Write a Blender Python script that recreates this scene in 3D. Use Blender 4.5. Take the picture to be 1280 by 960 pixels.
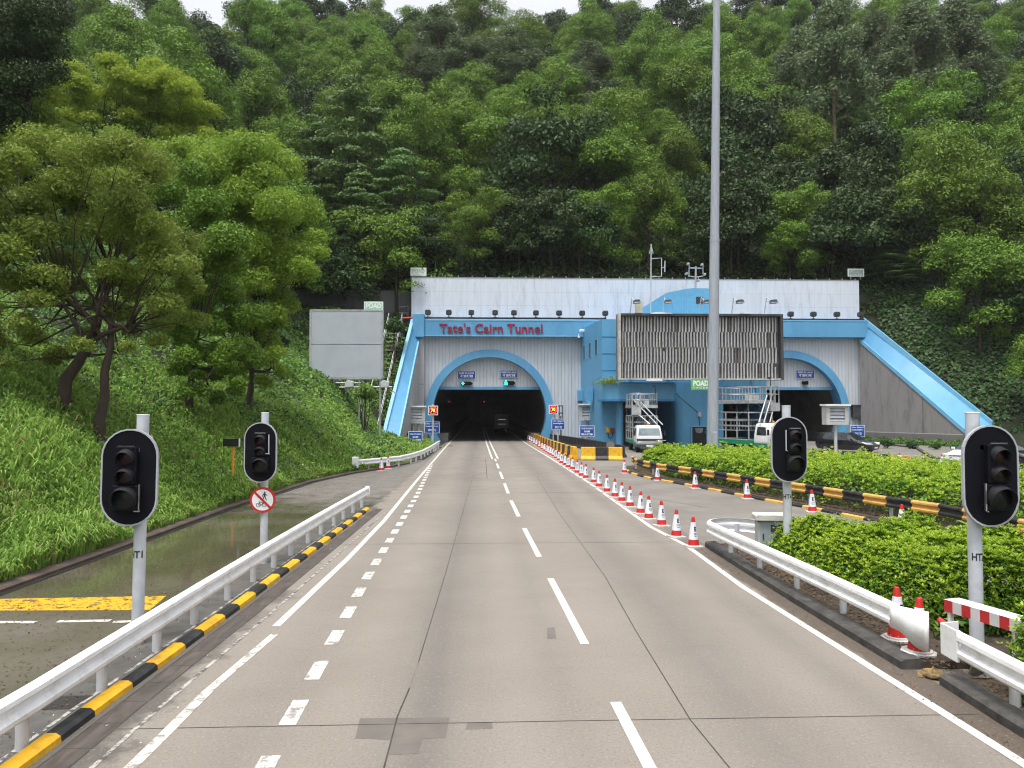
import bpy, bmesh, math, random
import numpy as np
from mathutils import Vector, Matrix

for o in list(bpy.data.objects):
    bpy.data.objects.remove(o)
scene = bpy.context.scene
col = scene.collection
rnd = random.Random(7)
RNG = np.random.default_rng(11)
R = math.radians

# ------------------------------------------------------------------ camera, world, sun, exposure
CAM_H, FPX, YAW, PITCH = 3.42, 950.0, R(2.41), R(1.93)
cam_data = bpy.data.cameras.new('camera')
cam = bpy.data.objects.new('camera', cam_data)
col.objects.link(cam)
cam.location = (0, 0, CAM_H)
cam.rotation_euler = (R(90) + PITCH, 0, -YAW)
cam_data.sensor_width = 36
cam_data.lens = 36 * FPX / 1280
cam_data.clip_start = 0.1
cam_data.clip_end = 3000
scene.camera = cam

world = bpy.data.worlds.new('World')
scene.world = world
world.use_nodes = True
wn = world.node_tree
bg = wn.nodes['Background']
sky = wn.nodes.new('ShaderNodeTexSky')
sky.sky_type = 'NISHITA'
sky.sun_disc = False
SUN_EL, SUN_AZ = R(70), R(212)          # compass-style azimuth, behind the viewer and to the left
sky.sun_elevation = SUN_EL
sky.sun_rotation = SUN_AZ
sky.air_density = 1.0
sky.dust_density = 10.0
sky.ozone_density = 1.0
hsv = wn.nodes.new('ShaderNodeHueSaturation')      # a closed cloud deck: the sky's blue is mostly lost
hsv.inputs['Saturation'].default_value = 0.22
wn.links.new(sky.outputs[0], hsv.inputs['Color'])
deck = wn.nodes.new('ShaderNodeMix')                # cloud deck in front of the clear sky
deck.data_type = 'RGBA'
deck.inputs['Factor'].default_value = 0.62
wn.links.new(hsv.outputs[0], deck.inputs['A'])
# an overcast dome is brighter overhead than at the horizon (1 + 2 sin e) / 3
tcw = wn.nodes.new('ShaderNodeTexCoord')
sxw = wn.nodes.new('ShaderNodeSeparateXYZ')
wn.links.new(tcw.outputs['Generated'], sxw.inputs[0])
mrw = wn.nodes.new('ShaderNodeMapRange')
mrw.inputs['From Min'].default_value = 0.0
mrw.inputs['From Max'].default_value = 1.0
mrw.inputs['To Min'].default_value = 0.36
mrw.inputs['To Max'].default_value = 1.0
wn.links.new(sxw.outputs['Z'], mrw.inputs['Value'])
cnw = wn.nodes.new('ShaderNodeTexNoise')            # soft cloud tone
cnw.inputs['Scale'].default_value = 3.0
cnw.inputs['Detail'].default_value = 5
wn.links.new(tcw.outputs['Generated'], cnw.inputs['Vector'])
crw = wn.nodes.new('ShaderNodeMapRange')
crw.inputs['From Min'].default_value = 0.3
crw.inputs['From Max'].default_value = 0.7
crw.inputs['To Min'].default_value = 0.88
crw.inputs['To Max'].default_value = 1.1
wn.links.new(cnw.outputs['Fac'], crw.inputs['Value'])
mmw = wn.nodes.new('ShaderNodeMath')
mmw.operation = 'MULTIPLY'
wn.links.new(mrw.outputs[0], mmw.inputs[0])
wn.links.new(crw.outputs[0], mmw.inputs[1])
vsw = wn.nodes.new('ShaderNodeVectorMath')
vsw.operation = 'SCALE'
vsw.inputs[0].default_value = (6.3, 6.45, 6.7)
wn.links.new(mmw.outputs[0], vsw.inputs['Scale'])
wn.links.new(vsw.outputs[0], deck.inputs['B'])
wn.links.new(deck.outputs['Result'], bg.inputs['Color'])
bg.inputs['Strength'].default_value = 0.15
sun_d = bpy.data.lights.new('sun', 'SUN')
sun_d.energy = 1.5
sun_d.angle = R(16)
sun_d.color = (1.0, 0.97, 0.92)
sun = bpy.data.objects.new('sun', sun_d)
col.objects.link(sun)
sdir = Vector((math.sin(SUN_AZ) * math.cos(SUN_EL), math.cos(SUN_AZ) * math.cos(SUN_EL), math.sin(SUN_EL)))
sun.rotation_euler = sdir.to_track_quat('Z', 'Y').to_euler()
scene.view_settings.view_transform = 'Standard'
scene.view_settings.look = 'None'
scene.view_settings.gamma = 1
scene.view_settings.use_curve_mapping = False
scene.view_settings.exposure = 0.85
scene.render.engine = 'CYCLES'
cy = scene.cycles
cy.use_denoising = True
cy.filter_width = 1.15
cy.max_bounces = 6
cy.diffuse_bounces = 3
cy.glossy_bounces = 3
cy.transmission_bounces = 4
cy.transparent_max_bounces = 4
cy.volume_bounces = 0
cy.volume_max_steps = 64
cy.caustics_reflective = False
cy.caustics_refractive = False

# ------------------------------------------------------------------ measuring the place from the photograph
CF = Vector((math.sin(YAW) * math.cos(PITCH), math.cos(YAW) * math.cos(PITCH), math.sin(PITCH)))
CR = Vector((math.cos(YAW), -math.sin(YAW), 0))
CU = CR.cross(CF)
C0 = Vector((0, 0, CAM_H))

def ray(px, py):
    return CF + CR * ((px - 640) / FPX) - CU * ((py - 480) / FPX)

def G(px, py, z=0.0):
    d = ray(px, py)
    return C0 + d * ((z - CAM_H) / d.z)

def A(px, py, Y):
    d = ray(px, py)
    return C0 + d * (Y / d.y)

# ------------------------------------------------------------------ objects
def tag(o, label=None, cat=None, group=None, kind=None):
    if label: o['label'] = label
    if cat: o['category'] = cat
    if group: o['group'] = group
    if kind: o['kind'] = kind
    return o

def thing(name, label, cat, loc=(0, 0, 0), group=None, rz=0.0):
    o = bpy.data.objects.new(name, None)
    col.objects.link(o)
    o.empty_display_size = 0.2
    o.location = loc
    o.rotation_euler = (0, 0, rz)
    return tag(o, label, cat, group)

class MB:
    """collects vertices and faces; build() links them as one mesh object"""
    def __init__(s):
        s.v, s.f, s.mi, s.sm = [], [], [], []
    def add(s, vs, fs, mi=0, smooth=False):
        b = len(s.v)
        s.v += [tuple(v) for v in vs]
        for f in fs:
            s.f.append([i + b for i in f]); s.mi.append(mi); s.sm.append(smooth)
        return s
    def box(s, c, d, mi=0, rz=0.0):
        x, y, z = d[0] / 2, d[1] / 2, d[2] / 2
        cs, sn = math.cos(rz), math.sin(rz)
        vs = []
        for dz in (-z, z):
            for dx, dy in ((-x, -y), (x, -y), (x, y), (-x, y)):
                vs.append((c[0] + dx * cs - dy * sn, c[1] + dx * sn + dy * cs, c[2] + dz))
        return s.add(vs, [(3, 2, 1, 0), (4, 5, 6, 7), (0, 1, 5, 4), (1, 2, 6, 5), (2, 3, 7, 6), (3, 0, 4, 7)], mi)
    def bb(s, a, b, mi=0):
        return s.box([(a[i] + b[i]) / 2 for i in range(3)], [abs(b[i] - a[i]) for i in range(3)], mi)
    def tube(s, pts, r, n=8, mi=0, caps=True, smooth=True):
        pts = [Vector(p) for p in pts]
        rs = r if isinstance(r, (list, tuple)) else [r] * len(pts)
        vs, fs = [], []
        up = None
        for i, p in enumerate(pts):
            t = (pts[min(i + 1, len(pts) - 1)] - pts[max(i - 1, 0)]).normalized()
            if up is None:
                up = t.orthogonal().normalized()
            up = (up - t * up.dot(t))
            up = up.normalized() if up.length > 1e-6 else t.orthogonal().normalized()
            w = t.cross(up)
            for k in range(n):
                a = 2 * math.pi * k / n
                vs.append(p + (up * math.cos(a) + w * math.sin(a)) * rs[i])
        for i in range(len(pts) - 1):
            for k in range(n):
                a, b = i * n + k, i * n + (k + 1) % n
                fs.append((a, b, b + n, a + n))
        s.add(vs, fs, mi, smooth)
        if caps:
            s.add(vs[:n], [tuple(reversed(range(n)))], mi)
            s.add(vs[-n:], [tuple(range(n))], mi)
        return s
    def cyl(s, a, b, r, n=20, mi=0):
        return s.tube([a, b], r if isinstance(r, (list, tuple)) else [r, r], n, mi)
    def prism(s, poly, a, b, axis='y', mi=0):
        """poly: 2-D outline; extruded along axis from a to b"""
        def P(p, t):
            return (p[0], t, p[1]) if axis == 'y' else ((p[0], p[1], t) if axis == 'z' else (t, p[0], p[1]))
        n = len(poly)
        vs = [P(p, a) for p in poly] + [P(p, b) for p in poly]
        fs = [tuple(range(n)), tuple(reversed(range(n, 2 * n)))]
        fs += [(i, i + n, (i + 1) % n + n, (i + 1) % n) for i in range(n)]
        return s.add(vs, fs, mi)
    def lathe(s, prof, c=(0, 0, 0), n=24, mis=None, mi=0):
        """prof: list of (r, z)"""
        for i in range(len(prof) - 1):
            (r0, z0), (r1, z1) = prof[i], prof[i + 1]
            vs, fs = [], []
            for k in range(n):
                a = 2 * math.pi * k / n
                vs.append((c[0] + r0 * math.cos(a), c[1] + r0 * math.sin(a), c[2] + z0))
            for k in range(n):
                a = 2 * math.pi * k / n
                vs.append((c[0] + r1 * math.cos(a), c[1] + r1 * math.sin(a), c[2] + z1))
            for k in range(n):
                fs.append((k, (k + 1) % n, n + (k + 1) % n, n + k))
            s.add(vs, fs, mis[i] if mis else mi, True)
        return s
    def sweep(s, path, prof, closed=True, mis=None, mi=0, smooth=False, caps=True):
        """path: 3-D points, prof: (u, z) with u to the right of travel"""
        path = [Vector(p) for p in path]
        n = len(prof)
        rings = []
        for i, p in enumerate(path):
            t0 = (path[i] - path[i - 1]) if i > 0 else (path[1] - path[0])
            t1 = (path[i + 1] - path[i]) if i < len(path) - 1 else t0
            t0 = Vector((t0.x, t0.y, 0)).normalized(); t1 = Vector((t1.x, t1.y, 0)).normalized()
            t = (t0 + t1).normalized()
            rgt = Vector((t.y, -t.x, 0))
            k = 1 / max(0.5, t.dot(t1))
            rings.append([p + rgt * (u * k) + Vector((0, 0, z)) for u, z in prof])
        m = n if closed else n - 1
        for i in range(len(path) - 1):
            vs = rings[i] + rings[i + 1]
            fs = [(k, (k + 1) % n, n + (k + 1) % n, n + k) for k in range(m)]
            s.add(vs, fs, mis[i] if mis else mi, smooth)
            if caps and closed and (i == 0 or (mis and mis[i] != mis[i - 1])):
                s.add(rings[i], [tuple(range(n))], mis[i] if mis else mi)
        if caps and closed:
            s.add(rings[-1], [tuple(reversed(range(n)))], mis[-1] if mis else mi)
        return s
    def mesh(s, vs, fs, mat=None, mi=0, smooth=False):
        return s.add([mat @ Vector(v) for v in vs] if mat else vs, fs, mi, smooth)
    def build(s, name, mats, parent=None, world=True, bevel=0.0, seg=2, fixn=True, origin=None, weld=False):
        if not isinstance(mats, (list, tuple)):
            mats = [mats]
        me = bpy.data.meshes.new(name)
        off = Vector((0, 0, 0))
        if world and parent is not None:
            p = parent
            while p is not None:
                off += p.location; p = p.parent
        if parent is None and origin is not None:
            off = Vector(origin)
        me.from_pydata([tuple(Vector(v) - off) for v in s.v], [], s.f)
        for m in mats:
            me.materials.append(m)
        me.polygons.foreach_set('material_index', s.mi)
        me.polygons.foreach_set('use_smooth', s.sm)
        if fixn or bevel or weld:
            bm = bmesh.new(); bm.from_mesh(me)
            if weld or bevel:
                bmesh.ops.remove_doubles(bm, verts=bm.verts, dist=1e-4)
            if fixn:
                bmesh.ops.recalc_face_normals(bm, faces=bm.faces)
            if bevel:
                es = [e for e in bm.edges if len(e.link_faces) == 2 and e.calc_face_angle(0) > R(28)]
                bmesh.ops.bevel(bm, geom=es, offset=bevel, segments=seg, affect='EDGES', profile=0.5, clamp_overlap=True)
            bm.to_mesh(me); bm.free()
        me.update()
        o = bpy.data.objects.new(name, me)
        col.objects.link(o)
        if parent is not None:
            o.parent = parent
        elif origin is not None:
            o.location = origin
        return o

def copy_tree(o, parent=None):
    c = o.copy()
    col.objects.link(c)
    if parent is not None:
        c.parent = parent
    for ch in list(o.children):
        copy_tree(ch, c)
    return c

_tc = {}
def text_geo(txt, bold=0.0):
    """vertices and faces of a line of lettering, fitted to the unit box centred on the origin (x, y)"""
    key = (txt, bold)
    if key in _tc:
        return _tc[key]
    cu = bpy.data.curves.new('lettering', 'FONT')
    cu.body = txt
    cu.offset = bold
    cu.resolution_u = 3
    ob = bpy.data.objects.new('lettering', cu)
    me = bpy.data.meshes.new_from_object(ob)
    vs = np.array([v.co[:] for v in me.vertices]) if len(me.vertices) else np.zeros((1, 3))
    fs = [tuple(p.vertices) for p in me.polygons]
    lo, hi = vs.min(0), vs.max(0)
    vs = (vs - (lo + hi) / 2)
    asp = (hi[0] - lo[0]) / max(1e-6, hi[1] - lo[1])
    vs[:, 0] /= max(1e-6, hi[0] - lo[0]); vs[:, 1] /= max(1e-6, hi[1] - lo[1])
    bpy.data.objects.remove(ob); bpy.data.curves.remove(cu); bpy.data.meshes.remove(me)
    _tc[key] = (vs, fs, asp)
    return _tc[key]

def text_sliced(txt, bold=0.0, n=14):
    """the same lettering cut into narrow upright strips, so that it can be wrapped around a post"""
    vs, fs, asp = text_geo(txt, bold)
    bm = bmesh.new()
    bv = [bm.verts.new(v) for v in vs]
    for f in fs:
        try: bm.faces.new([bv[i] for i in f])
        except ValueError: pass
    for k in range(1, n):
        x = -.5 + k / n
        bmesh.ops.bisect_plane(bm, geom=bm.verts[:] + bm.edges[:] + bm.faces[:], plane_co=(x, 0, 0), plane_no=(1, 0, 0))
    bm.verts.index_update()
    out = np.array([v.co[:] for v in bm.verts]), [tuple(v.index for v in f.verts) for f in bm.faces]
    bm.free()
    return out

def text_on(mb, txt, c, w, h, mi=0, bold=0.0, nrm='-y', depth=0.0):
    """lettering in a plane facing -y (towards the viewer), centred at c; raised letters when depth > 0"""
    vs, fs, _ = text_geo(txt, bold)
    V = [(c[0] + v[0] * w, c[1], c[2] + v[1] * h) for v in vs]
    if not depth:
        mb.add(V, fs, mi)
        return
    n = len(V)
    B = [(v[0], v[1] + depth, v[2]) for v in V]
    cnt = {}
    for f in fs:
        for i in range(len(f)):
            e = (f[i], f[(i + 1) % len(f)])
            cnt[e] = 1
    side = [(a, b, b + n, a + n) for (a, b) in cnt if (b, a) not in cnt]
    mb.add(V + B, fs + side, mi)

# ------------------------------------------------------------------ materials
def nt(name):
    m = bpy.data.materials.new(name)
    m.use_nodes = True
    t = m.node_tree
    return m, t, t.nodes, t.links, t.nodes['Principled BSDF']

def lin(c):
    return tuple(((x / 255) / 12.92 if x <= 10 else ((x / 255 + .055) / 1.055) ** 2.4) for x in c)

def noise(N, L, src, scale, detail=5, rough=.6):
    n = N.new('ShaderNodeTexNoise')
    n.inputs['Scale'].default_value = scale
    n.inputs['Detail'].default_value = detail
    n.inputs['Roughness'].default_value = rough
    if src is not None:
        L.new(src, n.inputs['Vector'])
    return n.outputs['Fac']

def ramp(N, L, src, stops):
    r = N.new('ShaderNodeValToRGB')
    e = r.color_ramp.elements
    while len(e) < len(stops):
        e.new(0.5)
    for i, (p, c) in enumerate(stops):
        e[i].position = p
        e[i].color = (c, c, c, 1) if isinstance(c, (int, float)) else (*c, 1)
    L.new(src, r.inputs['Fac'])
    return r.outputs['Color']

def mix(N, L, fac, a, b, mode='MIX'):
    n = N.new('ShaderNodeMix')
    n.data_type = 'RGBA'; n.blend_type = mode
    for sock, v in ((n.inputs['Factor'], fac), (n.inputs['A'], a), (n.inputs['B'], b)):
        if isinstance(v, (int, float)):
            sock.default_value = v
        elif isinstance(v, tuple):
            sock.default_value = (*v, 1)
        else:
            L.new(v, sock)
    return n.outputs['Result']

def math_n(N, L, op, a, b=0.0, c=0.0):
    n = N.new('ShaderNodeMath'); n.operation = op
    for i, v in enumerate((a, b, c)):
        if isinstance(v, (int, float)):
            n.inputs[i].default_value = v
        else:
            L.new(v, n.inputs[i])
    return n.outputs[0]

def bump(N, L, bs, h, strength=.3, dist=.02):
    b = N.new('ShaderNodeBump')
    b.inputs['Strength'].default_value = strength
    b.inputs['Distance'].default_value = dist
    L.new(h, b.inputs['Height'])
    L.new(b.outputs[0], bs.inputs['Normal'])

def mat(name, c, rough=.55, metal=0.0, var=.18, scale=2.5, dirt=None, dirt_amt=.5, dirt_scale=1.2, bmp=0.0, bscale=40, spec=.4, stretch=None, wpos=False):
    m, t, N, L, bs = nt(name)
    if wpos:
        src = N.new('ShaderNodeNewGeometry').outputs['Position']
    else:
        src = N.new('ShaderNodeTexCoord').outputs['Object']
    if stretch:
        mp = N.new('ShaderNodeMapping')
        mp.inputs['Scale'].default_value = stretch
        L.new(src, mp.inputs['Vector'])
        s2 = mp.outputs[0]
    else:
        s2 = src
    f = noise(N, L, s2, scale)
    lo = tuple(x * (1 - var) for x in c); hi = tuple(min(1, x * (1 + var)) for x in c)
    colr = ramp(N, L, f, [(.3, lo), (.7, hi)])
    if dirt:
        g = noise(N, L, s2, dirt_scale, 8, .7)
        k = ramp(N, L, g, [(.48, 0.0), (.72, dirt_amt)])
        colr = mix(N, L, k, colr, dirt)
    L.new(colr, bs.inputs['Base Color'])
    rr = ramp(N, L, f, [(.2, max(0, rough - .1)), (.8, min(1, rough + .1))])
    L.new(rr, bs.inputs['Roughness'])
    bs.inputs['Metallic'].default_value = metal
    bs.inputs['Specular IOR Level'].default_value = spec
    if bmp:
        bump(N, L, bs, noise(N, L, src, bscale), bmp, .01)
    return m

def emit(name, c, s):
    m, t, N, L, bs = nt(name)
    bs.inputs['Base Color'].default_value = (*c, 1)
    bs.inputs['Emission Color'].default_value = (*c, 1)
    bs.inputs['Emission Strength'].default_value = s
    return m

def leafmat(name, c, c2, trans=.3, hue=.022, valv=.35, rough=.55):
    """foliage: each leaf and each plant has a colour of its own between c and c2"""
    m, t, N, L, bs = nt(name)
    geo = N.new('ShaderNodeNewGeometry')
    oi = N.new('ShaderNodeObjectInfo')
    pos = noise(N, L, geo.outputs['Position'], .35, 5, .7)
    f = math_n(N, L, 'ADD', math_n(N, L, 'MULTIPLY', geo.outputs['Random Per Island'], .5), math_n(N, L, 'MULTIPLY_ADD', pos, 1.1, -.28))
    base = ramp(N, L, f, [(.2, c), (.85, c2)])
    h = N.new('ShaderNodeHueSaturation')
    L.new(base, h.inputs['Color'])
    L.new(math_n(N, L, 'MULTIPLY_ADD', oi.outputs['Random'], hue, .5 - hue / 2), h.inputs['Hue'])
    L.new(math_n(N, L, 'MULTIPLY_ADD', oi.outputs['Random'], valv, 1 - valv / 2), h.inputs['Value'])
    L.new(h.outputs[0], bs.inputs['Base Color'])
    bs.inputs['Roughness'].default_value = rough
    bs.inputs['Specular IOR Level'].default_value = .25
    tr = N.new('ShaderNodeBsdfTranslucent')
    L.new(h.outputs[0], tr.inputs['Color'])
    ms = N.new('ShaderNodeMixShader')
    ms.inputs[0].default_value = trans
    L.new(bs.outputs[0], ms.inputs[1]); L.new(tr.outputs[0], ms.inputs[2])
    L.new(ms.outputs[0], N['Material Output'].inputs['Surface'])
    return m
# ------------------------------------------------------------------ palette
WHITE = mat('white_paint', (.78, .80, .82), .45, dirt=(.35, .34, .32), dirt_amt=.45, dirt_scale=2.2, var=.06)
RAILWHITE = mat('rail_paint', (.82, .83, .85), .4, dirt=(.40, .38, .35), dirt_amt=.5, dirt_scale=3.5, var=.06, bmp=.06, bscale=9)
POLEGREY = mat('galvanised_grey', (.50, .52, .55), .42, dirt=(.28, .27, .26), dirt_amt=.5, dirt_scale=5, var=.12)
MASTGREY = mat('mast_steel', (.34, .37, .43), .45, dirt=(.25, .26, .29), dirt_amt=.6, dirt_scale=1.4, var=.15, stretch=(6, 6, .5))
BLUE = mat('blue_paint', (.105, .325, .545), .5, dirt=(.05, .19, .40), dirt_amt=.5, dirt_scale=.5, var=.08, scale=.6, stretch=(1, 1, .35))
BLUELIGHT = mat('pale_blue_paint', (.17, .42, .62), .45, dirt=(.13, .33, .5), dirt_amt=.5, dirt_scale=.8, var=.08)
WALLWHITE = None
CLAD = None
DARK = mat('near_black', (.012, .012, .014), .5, var=.3)
RUBBER = mat('rubber', (.02, .02, .021), .8, var=.3)
STEELDARK = mat('dark_steel', (.06, .065, .07), .5, metal=.3, var=.3)
ALU = mat('aluminium', (.5, .52, .54), .35, metal=.5, dirt=(.2, .17, .13), dirt_amt=.6, dirt_scale=4, var=.15)
BOARDBLACK = mat('signal_black', (.0045, .005, .0085), .6, var=.3, spec=.15)
SIGNBLUE = mat('sign_blue', (.012, .075, .36), .4, var=.05)
SIGNWHITE = mat('sign_white', (.75, .77, .80), .4, var=.04)
RED = mat('red_paint', (.50, .025, .022), .45, var=.15, dirt=(.2, .03, .03), dirt_amt=.3)
CRIMSON = mat('crimson_letters', (.30, .012, .045), .45, var=.1)
YELLOW = mat('yellow_paint', (.78, .42, .015), .5, var=.1, dirt=(.25, .16, .05), dirt_amt=.7, dirt_scale=4)
OCHRE = mat('faded_yellow_paint', (.62, .36, .09), .55, var=.12, dirt=(.22, .14, .07), dirt_amt=.7, dirt_scale=4)
BLACKPAINT = mat('black_paint', (.018, .019, .022), .5, var=.3, dirt=(.08, .075, .07), dirt_amt=.6, dirt_scale=5)
GREEN = mat('truck_green', (.01, .22, .12), .4, var=.1, dirt=(.05, .08, .05), dirt_amt=.5)
BILLGREY = mat('billboard_sheet', (.40, .44, .49), .5, var=.05, scale=.8, dirt=(.31, .35, .39), dirt_amt=.6, dirt_scale=.6, bmp=.25, bscale=1.1)
SLATGREY = mat('weathered_slat', (.49, .50, .51), .6, var=.2, scale=5, dirt=(.25, .24, .23), dirt_amt=.5, dirt_scale=1.5, stretch=(3, 3, .6))
BACKDARK = mat('billboard_back', (.13, .125, .125), .7, var=.35, dirt=(.2, .18, .16), dirt_amt=.6, dirt_scale=1.0)
ADGREEN = mat('ad_green', (.17, .42, .16), .45, var=.08)
ADWHITE = mat('ad_white', (.72, .80, .76), .45, var=.05)
ADPALE = mat('ad_faded_green', (.33, .62, .42), .45, var=.08)
CONCRETE = mat('bare_concrete', (.30, .29, .28), .75, var=.2, scale=1.5, dirt=(.13, .12, .11), dirt_amt=.8, dirt_scale=.8, bmp=.2, wpos=True)
KERBDARK = mat('mossy_kerb_stone', (.055, .052, .050), .75, var=.45, scale=4, dirt=(.14, .13, .12), dirt_amt=.6, dirt_scale=6, bmp=.5, wpos=True)
CONEWHITE = mat('cone_sleeve', (.70, .73, .80), .45, var=.05, dirt=(.45, .45, .47), dirt_amt=.5, dirt_scale=6)
CONERED = mat('cone_red', (.56, .022, .02), .5, var=.12, dirt=(.25, .04, .04), dirt_amt=.5, dirt_scale=7)
CONEBASE = mat('cone_base', (.52, .50, .49), .65, var=.15, dirt=(.22, .2, .19), dirt_amt=.7, dirt_scale=7)
INK = mat('ink', (.02, .022, .03), .5, var=.2)
GLASS = mat('vehicle_glass', (.02, .026, .03), .06, var=.2, spec=.8)
CARBLACK = mat('car_black', (.008, .008, .010), .12, var=.2, spec=.8)
CARWHITE = mat('car_white', (.72, .73, .74), .2, var=.03, spec=.6)
CHROME = mat('chrome', (.6, .6, .62), .15, metal=.9, var=.1)
LAMP = mat('clear_lamp', (.6, .63, .66), .1, var=.1, spec=.9)
ORANGE = mat('orange_post', (.72, .27, .02), .5, var=.1)
CABGREY = mat('cabinet_grey', (.46, .48, .47), .5, var=.06, dirt=(.3, .3, .29), dirt_amt=.6, dirt_scale=3)
LENSRED = mat('dark_red_lens', (.016, .002, .003), .35, var=.2)
LENSAMBER = mat('dark_amber_lens', (.012, .006, .003), .35, var=.2)
LENSGREEN = mat('dark_green_lens', (.003, .006, .006), .35, var=.2)
BARK = mat('bark', (.045, .032, .024), .85, var=.4, scale=6, bmp=.8, bscale=14, stretch=(1, 1, .4))
BARKPALE = mat('pale_bark', (.24, .18, .13), .8, var=.3, scale=3, bmp=.4, bscale=10, stretch=(1, 1, .3))
SACK = mat('tan_cloth', (.24, .165, .075), .8, var=.5, scale=8, bmp=.4)

def cladding():
    m, t, N, L, bs = nt('ribbed_cladding')
    pos = N.new('ShaderNodeNewGeometry').outputs['Position']
    sx = N.new('ShaderNodeSeparateXYZ'); L.new(pos, sx.inputs[0])
    # ribs 0.34 m apart: the groove between two ribs is coloured darker
    fx = math_n(N, L, 'FRACT', math_n(N, L, 'MULTIPLY', sx.outputs['X'], 1 / .36))
    groove = ramp(N, L, fx, [(.0, 0.0), (.10, 1.0), (.80, 1.0), (.95, 0.0)])
    mp = N.new('ShaderNodeMapping'); mp.inputs['Scale'].default_value = (1.6, 1, .22); L.new(pos, mp.inputs['Vector'])
    n1 = noise(N, L, mp.outputs[0], .9, 7, .7)
    c = ramp(N, L, n1, [(.3, (.45, .49, .54)), (.55, (.54, .58, .63)), (.8, (.58, .61, .66))])
    n2 = noise(N, L, mp.outputs[0], 2.4, 8, .75)
    c = mix(N, L, ramp(N, L, n2, [(.62, 0.0), (.80, .45)]), c, (.17, .17, .18))
    c = mix(N, L, math_n(N, L, 'MULTIPLY', math_n(N, L, 'SUBTRACT', 1.0, groove), .30), c, (.27, .285, .32))
    L.new(c, bs.inputs['Base Color'])
    bs.inputs['Roughness'].default_value = .5
    bump(N, L, bs, groove, .5, .06)
    return m
CLAD = cladding()

def panelled(name, base, dark, gx, gz, stain=.5):
    m, t, N, L, bs = nt(name)
    pos = N.new('ShaderNodeNewGeometry').outputs['Position']
    sx = N.new('ShaderNodeSeparateXYZ'); L.new(pos, sx.inputs[0])
    mp = N.new('ShaderNodeMapping'); mp.inputs['Scale'].default_value = (1.5, 1.5, .25); L.new(pos, mp.inputs['Vector'])
    n1 = noise(N, L, mp.outputs[0], .8, 8, .7)
    c = ramp(N, L, n1, [(.3, tuple(x * .9 for x in base)), (.7, base)])
    n2 = noise(N, L, mp.outputs[0], 1.3, 9, .75)
    c = mix(N, L, ramp(N, L, n2, [(.5, 0.0), (.78, stain)]), c, dark)
    n3 = noise(N, L, pos, 1.1, 10, .8)
    c = mix(N, L, ramp(N, L, n3, [(.61, 0.0), (.67, .55)]), c, tuple(x * .55 for x in base))
    for o, g, w in ((sx.outputs['X'], gx, .012), (sx.outputs['Z'], gz, .016)):
        f = math_n(N, L, 'FRACT', math_n(N, L, 'MULTIPLY', o, 1 / g))
        k = ramp(N, L, f, [(0, .65), (w, .65), (w + .004, 0.0)])
        c = mix(N, L, k, c, dark)
    L.new(c, bs.inputs['Base Color'])
    bs.inputs['Roughness'].default_value = .7
    return m
WALLWHITE = panelled('white_wall', (.64, .69, .77), (.33, .36, .40), 1.45, 1.45, .8)
WINGWALL = panelled('wing_wall_concrete', (.245, .235, .23), (.07, .064, .061), 3.1, 40, .85)
RETAIN = panelled('dark_wall', (.10, .10, .105), (.03, .03, .032), 2.2, 30, .8)

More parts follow.
